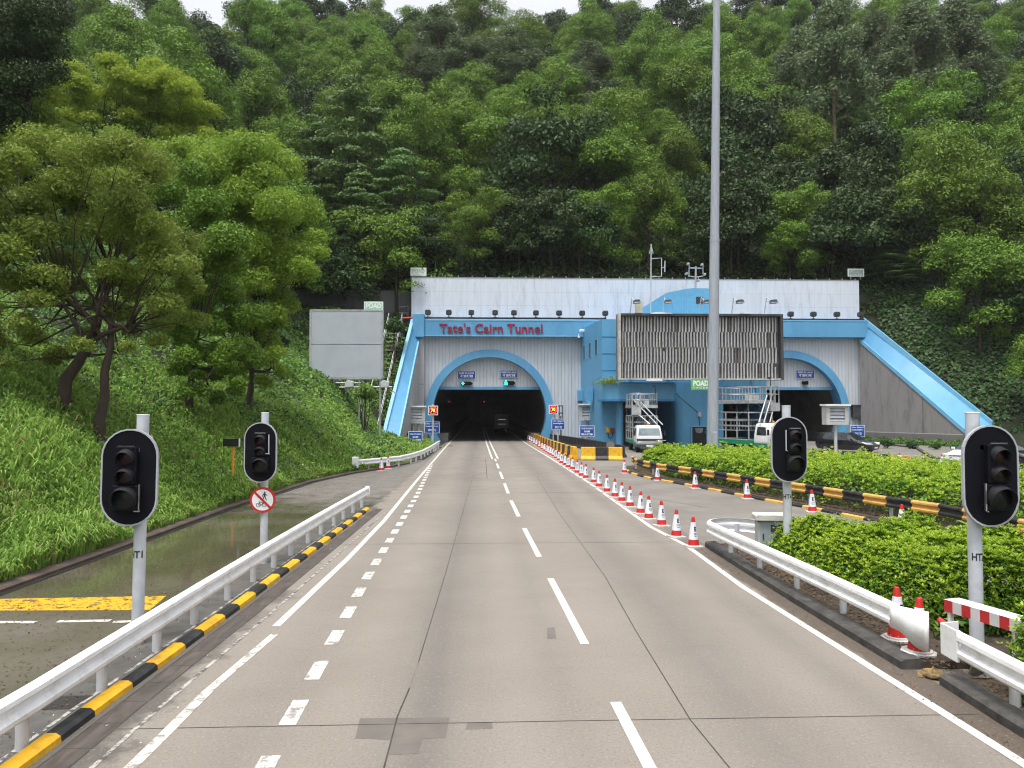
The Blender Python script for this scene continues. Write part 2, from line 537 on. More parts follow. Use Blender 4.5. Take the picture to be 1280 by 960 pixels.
def road_material():
    m, t, N, L, bs = nt('concrete_carriageway')
    pos = N.new('ShaderNodeNewGeometry').outputs['Position']
    sx = N.new('ShaderNodeSeparateXYZ'); L.new(pos, sx.inputs[0])
    X, Y = sx.outputs['X'], sx.outputs['Y']
    big = noise(N, L, pos, .22, 4)
    c = ramp(N, L, big, [(.3, (.214, .186, .159)), (.7, (.258, .228, .198))])
    # worn, oil-darkened strip down the middle of each lane
    mp = N.new('ShaderNodeMapping'); mp.inputs['Scale'].default_value = (1.2, .05, 1); L.new(pos, mp.inputs['Vector'])
    st = noise(N, L, mp.outputs[0], 1.0, 6)
    for cx, w, k in ((-.55, .55, .6), (3.1, .6, .45), (1.0, .3, .2), (-2.4, .4, .25), (4.6, .35, .35)):
        d = math_n(N, L, 'ABSOLUTE', math_n(N, L, 'SUBTRACT', X, cx))
        g = math_n(N, L, 'SMOOTH_MIN', math_n(N, L, 'DIVIDE', d, w * 1.6), 1.0, .4)
        f = math_n(N, L, 'MULTIPLY', math_n(N, L, 'SUBTRACT', 1.0, g), math_n(N, L, 'MULTIPLY', st, k * 1.7))
        c = mix(N, L, f, c, (.108, .100, .092))
    # grime washed to the edges
    gn = noise(N, L, pos, .8, 8, .7)
    le = math_n(N, L, 'ADD', math_n(N, L, 'MULTIPLY', math_n(N, L, 'ADD', X, 3.55), -1.0), math_n(N, L, 'MULTIPLY', math_n(N, L, 'SUBTRACT', gn, .5), 2.2))
    kl = ramp(N, L, le, [(0.0, 0.0), (.28, .8)])
    c = mix(N, L, kl, c, (.074, .068, .060))
    re = math_n(N, L, 'ADD', math_n(N, L, 'SUBTRACT', X, 5.15), math_n(N, L, 'MULTIPLY', math_n(N, L, 'SUBTRACT', gn, .5), .5))
    kr = ramp(N, L, re, [(0.0, 0.0), (.12, .9)])
    ynear = ramp(N, L, math_n(N, L, 'DIVIDE', Y, 40.0), [(.42, 1.0), (.56, .35)])
    c = mix(N, L, math_n(N, L, 'MULTIPLY', kr, ynear), c, (.095, .073, .057))
    # damp streaks and speckle
    mp2 = N.new('ShaderNodeMapping'); mp2.inputs['Scale'].default_value = (.5, 2.2, 1); L.new(pos, mp2.inputs['Vector'])
    c = mix(N, L, ramp(N, L, noise(N, L, mp2.outputs[0], .7, 8, .75), [(.60, 0.0), (.75, .28)]), c, (.15, .13, .11))
    fine = noise(N, L, pos, 30, 6, .85)
    c = mix(N, L, ramp(N, L, fine, [(.36, .75), (.47, 0.0)]), c, (.085, .078, .07))
    c = mix(N, L, ramp(N, L, noise(N, L, pos, 22, 5, .8), [(.56, 0.0), (.66, .5)]), c, (.38, .355, .33))
    L.new(c, bs.inputs['Base Color'])
    L.new(ramp(N, L, noise(N, L, pos, 1.3, 6), [(.3, .5), (.7, .75)]), bs.inputs['Roughness'])
    bs.inputs['Specular IOR Level'].default_value = .3
    bump(N, L, bs, fine, .35, .006)
    return m
ROAD = road_material()

def slip_material():
    m, t, N, L, bs = nt('wet_mossy_slip_road')
    pos = N.new('ShaderNodeNewGeometry').outputs['Position']
    sx = N.new('ShaderNodeSeparateXYZ'); L.new(pos, sx.inputs[0])
    X, Y = sx.outputs['X'], sx.outputs['Y']
    n1 = noise(N, L, pos, .35, 8, .65)
    n2 = noise(N, L, pos, 1.4, 8, .7)
    c = ramp(N, L, n2, [(.3, (.088, .072, .057)), (.7, (.185, .160, .132))])
    moss = ramp(N, L, n1, [(.38, 0.0), (.55, .85)])
    c = mix(N, L, moss, c, (.066, .062, .034))
    # lighter, drier concrete further on
    dry = ramp(N, L, math_n(N, L, 'ADD', math_n(N, L, 'DIVIDE', Y, 60.0), math_n(N, L, 'MULTIPLY', math_n(N, L, 'SUBTRACT', n2, .5), .2)), [(.44, 0.0), (.53, 1.0)])
    c = mix(N, L, dry, c, ramp(N, L, n2, [(.35, (.135, .122, .105)), (.7, (.215, .198, .178))]))
    wet = math_n(N, L, 'MULTIPLY', ramp(N, L, noise(N, L, pos, .16, 5), [(.36, 0.0), (.46, 1.0)]), math_n(N, L, 'SUBTRACT', 1.0, dry))
    nearw = ramp(N, L, math_n(N, L, 'DIVIDE', Y, 40.0), [(.30, 0.0), (.38, 1.0)])
    wet = math_n(N, L, 'MULTIPLY', wet, nearw)
    c = mix(N, L, ramp(N, L, noise(N, L, pos, 5, 9, .8), [(.50, 0.0), (.66, .65)]), c, (.045, .036, .026))
    leaf = ramp(N, L, noise(N, L, pos, 11, 5, .75), [(.66, 0.0), (.70, .85)])
    c = mix(N, L, leaf, c, (.20, .17, .09))
    L.new(c, bs.inputs['Base Color'])
    L.new(math_n(N, L, 'MULTIPLY_ADD', wet, -.62, .7), bs.inputs['Roughness'])
    h = math_n(N, L, 'MULTIPLY', noise(N, L, pos, 20, 4), math_n(N, L, 'SUBTRACT', 1.0, wet))
    bump(N, L, bs, h, .3, .01)
    return m
SLIP = slip_material()
SIDE = mat('worn_side_road', (.185, .17, .152), .7, var=.2, scale=.3, dirt=(.135, .125, .11), dirt_amt=.7, dirt_scale=.5, bmp=.3, bscale=40, wpos=True)
SOIL = mat('dark_soil', (.055, .04, .030), .9, var=.5, scale=6, dirt=(.12, .09, .06), dirt_amt=.7, dirt_scale=12, bmp=.9, bscale=18, wpos=True)
HILLSOIL = mat('hill_soil', (.020, .026, .012), .95, var=.5, scale=.6, dirt=(.03, .024, .016), dirt_amt=.8, dirt_scale=.4, bmp=.6, bscale=2, wpos=True)
GROUNDM = mat('ground_dirt', (.12, .11, .09), .9, var=.3, scale=.4, wpos=True)
PAINT = None
def paint_material(name, c, wear, gone):
    m, t, N, L, bs = nt(name)
    pos = N.new('ShaderNodeNewGeometry').outputs['Position']
    k = ramp(N, L, noise(N, L, pos, 6, 9, .75), [(wear, 0.0), (wear + .08, 1.0)])
    c1 = mix(N, L, ramp(N, L, noise(N, L, pos, 2.5, 5), [(.35, .35), (.7, 0.0)]), c, tuple(x * .7 for x in c))
    L.new(mix(N, L, k, c1, gone), bs.inputs['Base Color'])
    bs.inputs['Roughness'].default_value = .55
    return m
PAINT = paint_material('road_paint', (.62, .60, .55), .64, (.23, .21, .19))
PAINTWORN = paint_material('worn_road_paint', (.62, .60, .54), .50, (.23, .21, .19))
PAINTFAINT = paint_material('faint_road_paint', (.45, .43, .40), .46, (.075, .068, .06))
PAINTYEL = paint_material('yellow_road_paint', (.66, .38, .01), .50, (.12, .08, .04))
JOINT = mat('joint_sealant', (.055, .05, .046), .8, var=.4, scale=3, wpos=True)
JOINTPALE = mat('worn_joint', (.135, .122, .11), .8, var=.4, scale=3, wpos=True)
PATCH = mat('road_patch', (.138, .122, .107), .75, var=.12, scale=3, bmp=.3, bscale=50, wpos=True)

# ------------------------------------------------------------------ terrain
PY = 80.0                                     # the portal wall stands 80 m ahead, square to the road
TOE_Y = [-40, 14, 22, 27, 31.5, 36, 41, 44, 48, 52, 55, 90]
TOE_X = [-9.3, -8.95, -8.7, -8.6, -8.2, -7.9, -6.8, -5.7, -4.6, -4.1, -3.95, -3.9]
def toe(y):
    return np.interp(y, TOE_Y, TOE_X)
WL0 = A(516, 400, PY); WL1 = A(478, 552, 69)          # outer edge of the wing wall on the left
WR0 = A(1080, 400, PY); WR1 = A(1240, 530, 69)        # and on the right
XL, XR = WL0.x, WR0.x

def sstep(a, b, x):
    t = np.clip((x - a) / (b - a), 0, 1)
    return t * t * (3 - 2 * t)

def terrain(x, y):
    x = np.asarray(x, float); y = np.asarray(y, float)
    d = toe(y) - x
    shelf = np.interp(y, [40, 46, 60], [0, 1.2, 4.4])
    dd = np.clip(d - shelf, 0, None)
    hl = np.where(d > 0, np.clip(d, 0, shelf) * .16 + .60 * dd * sstep(-1, 3.5, dd) + np.interp(y, [47, 60], [0, 2.3]) * sstep(-.5, 4, dd) + .04, -.3)
    ridge = 218 + 4 * np.sin(x * .05 + .4) - 34 * np.exp(-((x + 76) / 17) ** 2) + 7 * np.exp(-((x + 14) / 24) ** 2)
    slope = .67 + .0007 * np.clip(x, 0, 60)
    yb = np.clip(y, 0, ridge)
    hb = np.where(yb < 84, 1.08 * (yb - 68), 17.3 + slope * (yb - 84))
    hb = hb - np.clip(y - ridge, 0, 60) * .25
    hb = np.where((x < XL) & (x > -26) & (y < 84.9) & (y > 70), np.minimum(hb, 12.9), hb)
    hb = np.where((x < XL) & (x > -30) & (y >= 84.9) & (y < 96), np.minimum(hb, 15.0 + (y - 84.9) * 1.1), hb)
    # left and right of the cutting the slope begins earlier
    side = np.clip(np.maximum(XL - 6 - x, x - (XR + 8)), 0, 40)
    hb = hb + side * .10
    hr = np.where(x > 47.5, (x - 47.5) * .55, -.3) * sstep(20, 40, y)
    xwr = np.interp(y, [60, 69, PY], [WR1.x + 2.0, WR1.x, WR0.x]); xwl = np.interp(y, [60, 69, PY], [WL1.x - 1.0, WL1.x, WL0.x])
    near = np.clip(1.25 - np.minimum(np.abs(x - xwr), np.abs(x - xwl)) / 4.5, 0, 1) * (y < PY + 3)
    hb = hb - 1.3 * near
    incut = (x > xwl + .2) & (x < xwr - .4) & (y < PY + .9) & (y > 62)
    hb = np.where(incut, -.3, hb)
    h = np.maximum(np.maximum(hl, hb), hr)
    k = 2.0
    s = np.log(np.exp(np.clip(hl, -5, 200) / k - h / k) + np.exp(np.clip(hb, -5, 200) / k - h / k) + np.exp(hr / k - h / k)) * k + h
    w = sstep(1.0, 6.0, h)
    h = h * (1 - w) + (s) * w
    h = h + np.where(h > 1, .35 * np.sin(x * .7 + y * .31) * np.sin(y * .53 - x * .2), 0) * sstep(1, 5, h)
    h = np.where(incut, np.where(x < toe(y), np.clip(toe(y) - x, 0, 6) * .17, -.3), h)
    return np.where(h < 0.02, -.3, h)

def th(x, y):
    return float(terrain(x, y))

gx = np.arange(-190, 200.1, 1.3); gy = np.arange(-40, 320.1, 1.3)
XX, YY = np.meshgrid(gx, gy)
ZZ = terrain(XX, YY)
nx, ny = len(gx), len(gy)
idx = np.arange(nx * ny).reshape(ny, nx)
q = np.stack([idx[:-1, :-1], idx[:-1, 1:], idx[1:, 1:], idx[1:, :-1]], -1).reshape(-1, 4)
zz = ZZ.reshape(-1); xx = XX.reshape(-1); yy = YY.reshape(-1)
keep = (zz[q].max(1) > -.25)
jump = (zz[q].max(1) - zz[q].min(1) > 8) & (yy[q].mean(1) > 66) & (yy[q].mean(1) < 84) & (xx[q].mean(1) > XL - 6) & (xx[q].mean(1) < XR + 9)
q = q[keep & ~jump]
me = bpy.data.meshes.new('hillside')
me.from_pydata(np.stack([xx, yy, zz], -1).tolist(), [], q.tolist())
me.materials.append(HILLSOIL)
me.polygons.foreach_set('use_smooth', [True] * len(me.polygons))
bm = bmesh.new(); bm.from_mesh(me)
bmesh.ops.delete(bm, geom=[v for v in bm.verts if not v.link_faces], context='VERTS')
bm.to_mesh(me); bm.free()
hill = bpy.data.objects.new('hillside', me); col.objects.link(hill)
tag(hill, kind='structure')

def sheet(name, poly, z, m, kind='structure', thick=0.0):
    b = MB()
    if thick:
        b.prism(poly, z - thick, z, 'z')
    else:
        b.add([(p[0], p[1], z) for p in poly], [tuple(range(len(poly)))])
    o = b.build(name, m)
    tag(o, kind=kind)
    return o
S = 440
sheet('ground', [(-S, -S), (S, -S), (S, S), (-S, S)], -.06, GROUNDM)

def gp(*pts):
    return [tuple(G(px, py)[:2]) for px, py in pts]

KX = lambda y: float(np.interp(y, [7.5, 9.07, 13.26, 26.2], [-4.32, -4.29, -4.12, -3.75]))      # face of the black and yellow kerb
road_left = [(-4.55, -30), (-4.35, 4), (KX(7.5) - .1, 7.5), (KX(13) - .1, 13), (KX(26.2) - .1, 26.2), (-3.62, 34), (-3.45, 45), (-3.42, 60), (-3.42, 220)]
road_right = [(5.95, 220), (5.75, 60), (5.72, 19), (5.72, 9), (5.8, 4), (5.95, -30)]
sheet('road', road_left + road_right, 0.0, ROAD)
ys = [-30, 4, 10, 14, 18, 22, 27, 31.5, 36, 41, 44, 48, 52, 56, 66]
slip = [(float(toe(y)) - .15, y) for y in ys] + [(-3.42, 66), (-3.42, 60), (-3.45, 45), (-3.62, 34), (KX(26.2) - .1, 26.2), (KX(13) - .1, 13), (KX(7.5) - .1, 7.5), (-4.35, 4), (-4.55, -30)]
sheet('slip_road', slip, 0.0, SLIP)
sheet('side_road', [(5.95, -30), (5.8, 4), (5.72, 9), (5.72, 19), (5.75, 60), (5.95, PY + 1), (60, PY + 1), (120, 60), (120, -30)], -.004, SIDE)
# ------------------------------------------------------------------ markings, joints and patches (all part of the road)
mk, mkw, mkf, mky = MB(), MB(), MB(), MB()
def strip(b, path, w, z=.004, jag=0.0):
    """a flat painted band along a ground path"""
    p = [Vector((a[0], a[1], 0)) for a in path]
    L_, R_ = [], []
    for i in range(len(p)):
        t = (p[min(i + 1, len(p) - 1)] - p[max(i - 1, 0)]).normalized()
        n = Vector((t.y, -t.x, 0)) * (w / 2)
        L_.append((p[i].x - n.x, p[i].y - n.y, z)); R_.append((p[i].x + n.x, p[i].y + n.y, z))
    n = len(p)
    b.add(L_ + R_, [(i, i + n, i + 1 + n, i + 1) for i in range(n - 1)])
def dens(path, step=1.5):
    out = []
    for a, b_ in zip(path[:-1], path[1:]):
        k = max(1, int(math.dist(a[:2], b_[:2]) / step))
        out += [(a[0] + (b_[0] - a[0]) * i / k, a[1] + (b_[1] - a[1]) * i / k) for i in range(k)]
    return out + [tuple(path[-1][:2])]

right_edge = [(5.26, -20)] + gp((1280, 955), (1160, 879), (929, 734), (858, 682), (814, 659), (737, 604), (690, 574), (658, 554.6)) + [(4.6, 200)]
left_edge = [(-3.4, -20)] + gp((163, 960), (213, 911), (262, 862))
left_edge2 = gp((345, 783), (385, 745), (435, 698), (480, 651), (519, 603), (553, 563)) + [(-3.1, 120), (-3.1, 200)]
strip(mk, dens(right_edge), .13)
strip(mkw, dens(left_edge, .5), .13)
strip(mkw, gp((262, 862), (343, 793)), .12)
strip(mk, dens(left_edge2), .13)
CLY = [0, 7.25, 15.5, 22, 28.7, 53, 80, 200]; CLX = [1.75, 1.63, 1.43, 1.28, 1.17, 1.05, .85, .55]
cl = lambda y: (float(np.interp(y, CLY, CLX)), y)
for y0, y1 in ((-2.1, 2.25), (4.6, 8.95), (11.16, 15.47), (17.75, 22), (24.4, 28.7), (31.1, 35.3), (37.7, 42), (44.3, 48.4), (50.4, 53)):
    strip(mk, [cl(y0), cl((y0 + y1) / 2), cl(y1)], .13)
for dx in (-.2, .2):
    strip(mk, [(cl(y)[0] + dx, y) for y in np.arange(53, 150, 3)], .14)
for i in range(34):                       # short dashes that taper off to the left
    y = 5.6 + 1.42 * i
    if y > 47: break
    x = float(np.interp(y, [5, 7.3, 15.6, 30, 47], [-1.97, -2.06, -2.3, -2.5, -3.0]))
    j = .02 * rnd.uniform(-1, 1)
    strip(mkw if y < 20 else mk, [(x + .006, y + j), (x - .006, y + .72 + j)], .19)
fl = [(KX(y) + .62, y) for y in np.arange(3, 26, .5)]
strip(mkf, fl, .05)
strip(mkf, [(KX(y) - .34, y) for y in np.arange(5, 24, .5)], .05, z=.007)
yb = [G(-160, 764), G(205, 746.5), G(190, 763.5), G(-160, 768 + 14)]
mky.add([(p.x, p.y, .005) for p in (G(-200, 752), G(0, 749), G(208, 745), G(187, 763), G(0, 763.5), G(-200, 768))], [(0, 1, 4, 5), (1, 2, 3, 4)])
for a, b_ in (((-60, 778), (45, 778)), ((72, 777), (138, 776)), ((141, 778), (215, 774))):
    pa, pb = G(*a), G(*b_)
    strip(mkw, [pa[:2], pb[:2]], .13, .005)
tag(mk.build('lane_markings', PAINT), kind='structure')
tag(mkw.build('worn_lane_markings', PAINTWORN), kind='structure')
tag(mkf.build('faint_lane_markings', PAINTFAINT), kind='structure')
tag(mky.build('yellow_stop_marking', PAINTYEL), kind='structure')

jt, jp, pt = MB(), MB(), MB()
strip(jt, [(-1.05, -10)] + gp((480, 960), (497, 895), (512, 860)), .018, .0025)
strip(jp, gp((512, 860), (523, 828)), .012, .0025)
strip(jt, gp((523, 828), (556, 720), (590, 599)), .014, .0025)
strip(jp, gp((590, 599), (600, 566)), .014, .0025)
strip(jt, [(2.5, -10)] + gp((912, 960), (863, 900), (795, 789), (756, 720), (700, 643), (671, 596)), .016, .0025)
strip(jt, gp((607, 574), (609, 598)), .03, .0025)
for py_, w, b_ in ((903, .014, jt), (679, .022, jp), (616, .03, jp), (586, .03, jp), (571, .03, jp)):
    c_ = G(640, py_)
    strip(b_, [(-3.9, c_.y), (1, c_.y + .01), (5.6, c_.y)], w, .003)
strip(jp, gp((735, 612), (800, 620), (880, 634), (960, 640), (1010, 652)), .03, .003)
strip(jp, gp((590, 505 + 90), (610, 590)), .05, .003)
def flat(b, pts, z=.0018):
    b.add([(*G(x, y)[:2], z) for x, y in pts], [tuple(range(len(pts)))])
flat(pt, [(450, 898), (562, 897), (557, 922), (528, 924), (523, 942), (486, 944), (490, 925), (444, 923)])
flat(pt, [(684, 785), (693, 784), (695.5, 798), (684, 799)])
flat(pt, [(582, 912), (616, 911), (615, 903.6), (584, 904)])
flat(pt, [(548, 557.2), (566, 556.2), (566, 558.5), (548, 559)])
tag(jt.build('road_joints', JOINT), kind='structure')
tag(jp.build('worn_road_joints', JOINTPALE), kind='structure')
tag(pt.build('road_patches', PATCH), kind='structure')
gr = MB()
flat(gr, [(60, 871), (116, 870), (86, 887), (34, 888)], .008)
tag(gr.build('drain_cover', mat('drain_iron', (.03, .028, .026), .6, var=.5, scale=25, wpos=True)), 'dark square iron drain cover let into the verge beside the left guardrail', 'drain cover')
vg = MB()
strip(vg, [(KX(y) - .60, y) for y in np.arange(-2, 27, .7)], .78, .003)
tag(vg.build('verge', mat('dark_verge', (.085, .082, .076), .75, var=.3, scale=2, dirt=(.15, .14, .125), dirt_amt=.6, dirt_scale=3, bmp=.3, wpos=True)), kind='structure')
# channel along the kerb, darker and wet
ch = MB()
strip(ch, [(KX(y) + .25, y) for y in np.arange(2, 27, .7)], .30, .0015)
gj = MB()
y_ = 3.0
while y_ < 26:
    gj.add([(KX(y_) + .10, y_, .003), (KX(y_) + .40, y_, .003), (KX(y_) + .40, y_ + .015, .003), (KX(y_) + .10, y_ + .015, .003)], [(0, 1, 2, 3)])
    y_ += .62
for o_ in (.10, .40):
    strip(gj, [(KX(y) + o_, y) for y in np.arange(2, 27, .7)], .02, .0032)
tag(gj.build('gutter_joints', JOINT), kind='structure')
tag(ch.build('gutter', mat('wet_gutter', (.085, .070, .062), .55, var=.4, scale=3, dirt=(.045, .04, .036), dirt_amt=.8, dirt_scale=2, stretch=(3, .6, 1), wpos=True, bmp=.3)), kind='structure')

# ------------------------------------------------------------------ kerbs
def striped_kerb(name, path, lens, prof, mats, first=0):
    """path resampled at the stripe ends"""
    P = [Vector((p[0], p[1], 0)) for p in path]
    cum = [0]
    for a, b_ in zip(P[:-1], P[1:]): cum.append(cum[-1] + (b_ - a).length)
    def at(s):
        for i in range(len(P) - 1):
            if s <= cum[i + 1]:
                return P[i].lerp(P[i + 1], (s - cum[i]) / max(1e-6, cum[i + 1] - cum[i]))
        return P[-1]
    s, k, pts, mis = 0, first, [at(0)], []
    while s < cum[-1] - .05:
        s2 = min(cum[-1], s + lens[k % 2])
        n = 2 if s2 - s > .4 else 1
        for i in range(n):
            pts.append(at(s + (s2 - s) * (i + 1) / n)); mis.append(k % 2)
        s, k = s2, k + 1
    b = MB()
    b.sweep(pts, prof, True, mis)
    return b.build(name, mats, weld=False)
KPROF = [(-.175, -.02), (-.175, .075), (-.155, .092), (-.05, .092), (0, .06), (.012, -.02)]
o = striped_kerb('kerb', [(KX(7.5) - .28, 1.2), (KX(7.5) - .12, 4.6)] + [(KX(y), y) for y in (7.5, 9.07, 11, 13.26, 18, 22, 26.2)], (.86, .66), KPROF, [YELLOW, BLACKPAINT])
tag(o, kind='structure')
GP = gp((781, 587), (786, 592), (816, 600), (850, 605.5), (918.7, 619), (960, 627), (1000, 634), (1078, 650), (1157.5, 664.7), (1219, 680))
MEDIAN = GP + [(12.75, 16), (13.1, 12), (13.6, 8)]
o = striped_kerb('kerb', MEDIAN, (1.0, 1.05), KPROF, [BLACKPAINT, OCHRE])
tag(o, kind='structure')
# beds of soil behind the kerbs
med_poly = [(p[0] + .12, p[1]) for p in MEDIAN] + [(19, 8), (20.5, 20), (21.8, 33), (20.5, 38), (16, 45.5), (11, 47), (8.6, 44.5)]
sheet('median_bed', med_poly, .11, SOIL, thick=.15)
k1 = [(5.62, 18.9), (5.56, 16), (5.54, 13), (5.55, 9.9)]
DK = [(0, -.02), (0, .10), (.04, .13), (.26, .14), (.3, .11), (.3, -.02)]
b = MB(); b.sweep([(p[0], p[1], 0) for p in k1[::-1]], DK); tag(b.build('kerb', KERBDARK), kind='structure')
b = MB(); b.sweep([(x, y, 0) for x, y in [(5.66, 2), (5.62, 6), (5.66, 8.2), (5.72, 9.35)]], DK); tag(b.build('kerb', KERBDARK), kind='structure')
near_bed = [(5.82, 9.9), (5.84, 13), (5.86, 16), (5.95, 18.7), (6.6, 19.2), (7.5, 18.0), (9.0, 16), (10.2, 13.6), (10.8, 9.9)]
sheet('verge_bed', near_bed, .10, SOIL, thick=.15)
sheet('verge_bed', [(5.98, 9.3), (5.9, 8.2), (5.88, 6), (5.92, 2), (11.2, 2), (10.9, 9.3)], .09, SOIL, thick=.15)
# stone edging at the foot of the grass bank
b = MB()
b.sweep([(float(toe(y)), y, 0) for y in np.arange(2, 54, 1.0)], [(-.55, -.02), (-.55, .10), (-.05, .09), (0, .06), (0, -.02)])
tag(b.build('kerb', mat('brown_edging', (.085, .062, .05), .8, var=.35, scale=2.5, dirt=(.04, .034, .03), dirt_amt=.8, dirt_scale=1.2, bmp=.4, wpos=True)), kind='structure')
b = MB()
b.sweep([(float(toe(y)) + .1, y, 0) for y in np.arange(2, 50, 1.0)], [(-.06, .003), (.06, .003), (.06, .0), (-.06, 0)])
tag(b.build('gutter', DARK), kind='structure')
b = MB()
b.sweep([(29.5, y, 0) for y in (6, 20)] + [(30.2, 40, 0), (31.5, 52, 0), (38.5, 66, 0), (40.2, 79.5, 0)], [(0, -.02), (0, .12), (.25, .13), (.25, -.02)])
tag(b.build('kerb', KERBDARK), kind='structure')
b = MB()
drain = [(x, y, th(x, y)) for x, y in ((-14.2, 38), (-12.4, 40), (-10.6, 42), (-8.6, 44))]
dpts = [A(366, 494, 48), A(396, 520, 45), A(412, 533, 43.5)]
b.sweep([(p.x, p.y, th(p.x, p.y) + .05) for p in dpts], [(-.24, -.3), (-.24, .16), (-.15, .16), (-.13, .02), (.13, .02), (.15, .16), (.24, .16), (.24, -.3)])
tag(b.build('drain_channel', mat('weathered_channel', (.10, .10, .095), .8, var=.4, dirt=(.05, .055, .04), dirt_amt=.8, wpos=True)), 'dark grey concrete drain channel running down the grassy bank', 'drain channel')
# ------------------------------------------------------------------ the tunnel portal
def AX(px, Y=PY): return A(px, 500, Y).x
def AZ(py, Y=PY, px=640): return A(px, py, Y).z
Z_FT, Z_FB = AZ(400), AZ(421)                       # the blue fascia
R_OUT, R_IN = 80 * PY / FPX, 70.5 * PY / FPX
ZC = AZ(517)
CX = [AX(612), AX(983)]
portal = thing('tunnel_portal', "grey ribbed tunnel front with two arched bores, blue fascia and sloping blue wing walls", 'tunnel', ((CX[0] + CX[1]) / 2, PY, 0))
def arc(cx, r, a0, a1, n):
    return [(cx + r * math.cos(a0 + (a1 - a0) * i / n), ZC + r * math.sin(a0 + (a1 - a0) * i / n)) for i in range(n + 1)]
def foot(r):
    return -math.asin(min(1, ZC / r))
for i, (xa, xb) in enumerate(((AX(530), AX(742)), (AX(880), AX(1076)))):
    cx = CX[i]
    a0 = foot(R_OUT - .3)
    ar = arc(cx, R_OUT - .3, math.pi - a0, a0, 48)
    ar[0] = (ar[0][0], 0.0); ar[-1] = (ar[-1][0], 0.0)
    b = MB()
    b.prism([(xa, 0), (xa, Z_FB + .1), (xb, Z_FB + .1), (xb, 0)] + ar[::-1], PY, PY + .6)
    b.build('cladding_wall', CLAD, portal)
    # the blue arch ring, standing proud of the cladding
    b = MB()
    n = 56
    ao, ai = foot(R_OUT), foot(R_IN)
    O = arc(cx, R_OUT, math.pi - ao, ao, n); I = arc(cx, R_IN, math.pi - ai, ai, n)
    for k in range(n):
        P = [O[k], O[k + 1], I[k + 1], I[k]]
        y0, y1 = PY - .35, PY + 1.5
        vs = [(x, y0, z) for x, z in P] + [(x, y1, z) for x, z in P]
        b.add(vs, [(0, 1, 2, 3), (0, 4, 5, 1), (3, 2, 6, 7)], 0, False)
    b.build('arch_ring', BLUE, portal, fixn=False)
    # cladding that closes the top of the arch, and its blue lower edge
    zh = AZ(484)
    ah = math.asin((zh - ZC) / R_IN)
    b = MB()
    b.prism(arc(cx, R_IN, ah, math.pi - ah, 36), PY + .55, PY + .8)
    b.build('cladding_panel', CLAD, portal)
    hw = R_IN * math.cos(ah)
    b = MB(); b.bb((cx - hw - .05, PY + .45, zh - .24), (cx + hw + .05, PY + .9, zh + .06))
    b.build('header_beam', BLUE, portal)
    # the bore itself
    b = MB()
    T = arc(cx, R_IN + .1, math.pi - foot(R_IN), foot(R_IN), 28)
    ys_ = [PY + 1.4, PY + 6, PY + 20, PY + 60, PY + 160]
    for ya, yb_ in zip(ys_[:-1], ys_[1:]):
        for k in range(28):
            b.add([(T[k][0], ya, T[k][1]), (T[k + 1][0], ya, T[k + 1][1]), (T[k + 1][0], yb_, T[k + 1][1]), (T[k][0], yb_, T[k][1])], [(0, 1, 2, 3)], 0, True)
    b.add([(x, ys_[-1], z) for x, z in T], [tuple(range(len(T)))])
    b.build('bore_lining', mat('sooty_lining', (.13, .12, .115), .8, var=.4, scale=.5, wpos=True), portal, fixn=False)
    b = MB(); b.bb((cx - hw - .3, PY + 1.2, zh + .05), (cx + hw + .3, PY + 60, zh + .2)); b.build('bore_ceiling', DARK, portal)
    for sx in (-1, 1):
        b = MB()
        xw = cx + sx * (R_IN - 1.05)
        b.bb((xw - .5, PY + 1, 0), (xw + .5, PY + 150, .9))
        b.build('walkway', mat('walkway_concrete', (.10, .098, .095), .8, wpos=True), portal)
for a_, c_ in (((AX(517.5), PY - 1.0, Z_FB), (AX(757), PY + .7, Z_FT - .12)), ((AX(880), PY - 1.0, Z_FB), (XR - .1, PY + .7, Z_FT))):
    MB().bb(a_, c_).build('fascia', BLUE, portal)
for a_, c_ in (((AX(530.5), PY - 1.03, Z_FB - .06), (AX(742), PY - .9, Z_FB + .06)), ((AX(530.5), PY - 1.03, Z_FT - .22), (AX(757), PY - .9, Z_FT - .08)), ((AX(880), PY - 1.03, Z_FT - .1), (XR - .1, PY - .9, Z_FT + .04))):
    MB().bb(a_, c_).build('fascia_edge', BLUELIGHT, portal)
for a_, c_ in (((AX(531), PY - .6, Z_FT + .12), (AX(757), PY - .6, Z_FT + .12)), ((AX(958), PY - .6, Z_FT + .14), (XR, PY - .6, Z_FT + .14))):
    MB().cyl(a_, c_, .1, 8).build('conduit', DARK, portal)
b = MB(); b.bb((AX(516.5), PY - 1.25, AZ(423)), (AX(531), PY + .65, AZ(394.5)))
b.build('pier_cap', BLUE, portal, bevel=.04)
b = MB(); b.bb((AX(523), PY - .7, 0), (AX(530.6), PY + .6, AZ(423)))
b.build('pier', panelled('pier_concrete', (.40, .41, .43), (.2, .2, .2), 5, 6, .4), portal)
b = MB()
text_on(b, "Tate's Cairn Tunnel", (((AX(549) + AX(678)) / 2), PY - 1.12, AZ(411.6)), AX(678, PY - 1) - AX(549, PY - 1), 11.6 * PY / FPX, 0, .012, depth=.1)
b.build('lettering', CRIMSON, portal, fixn=False)

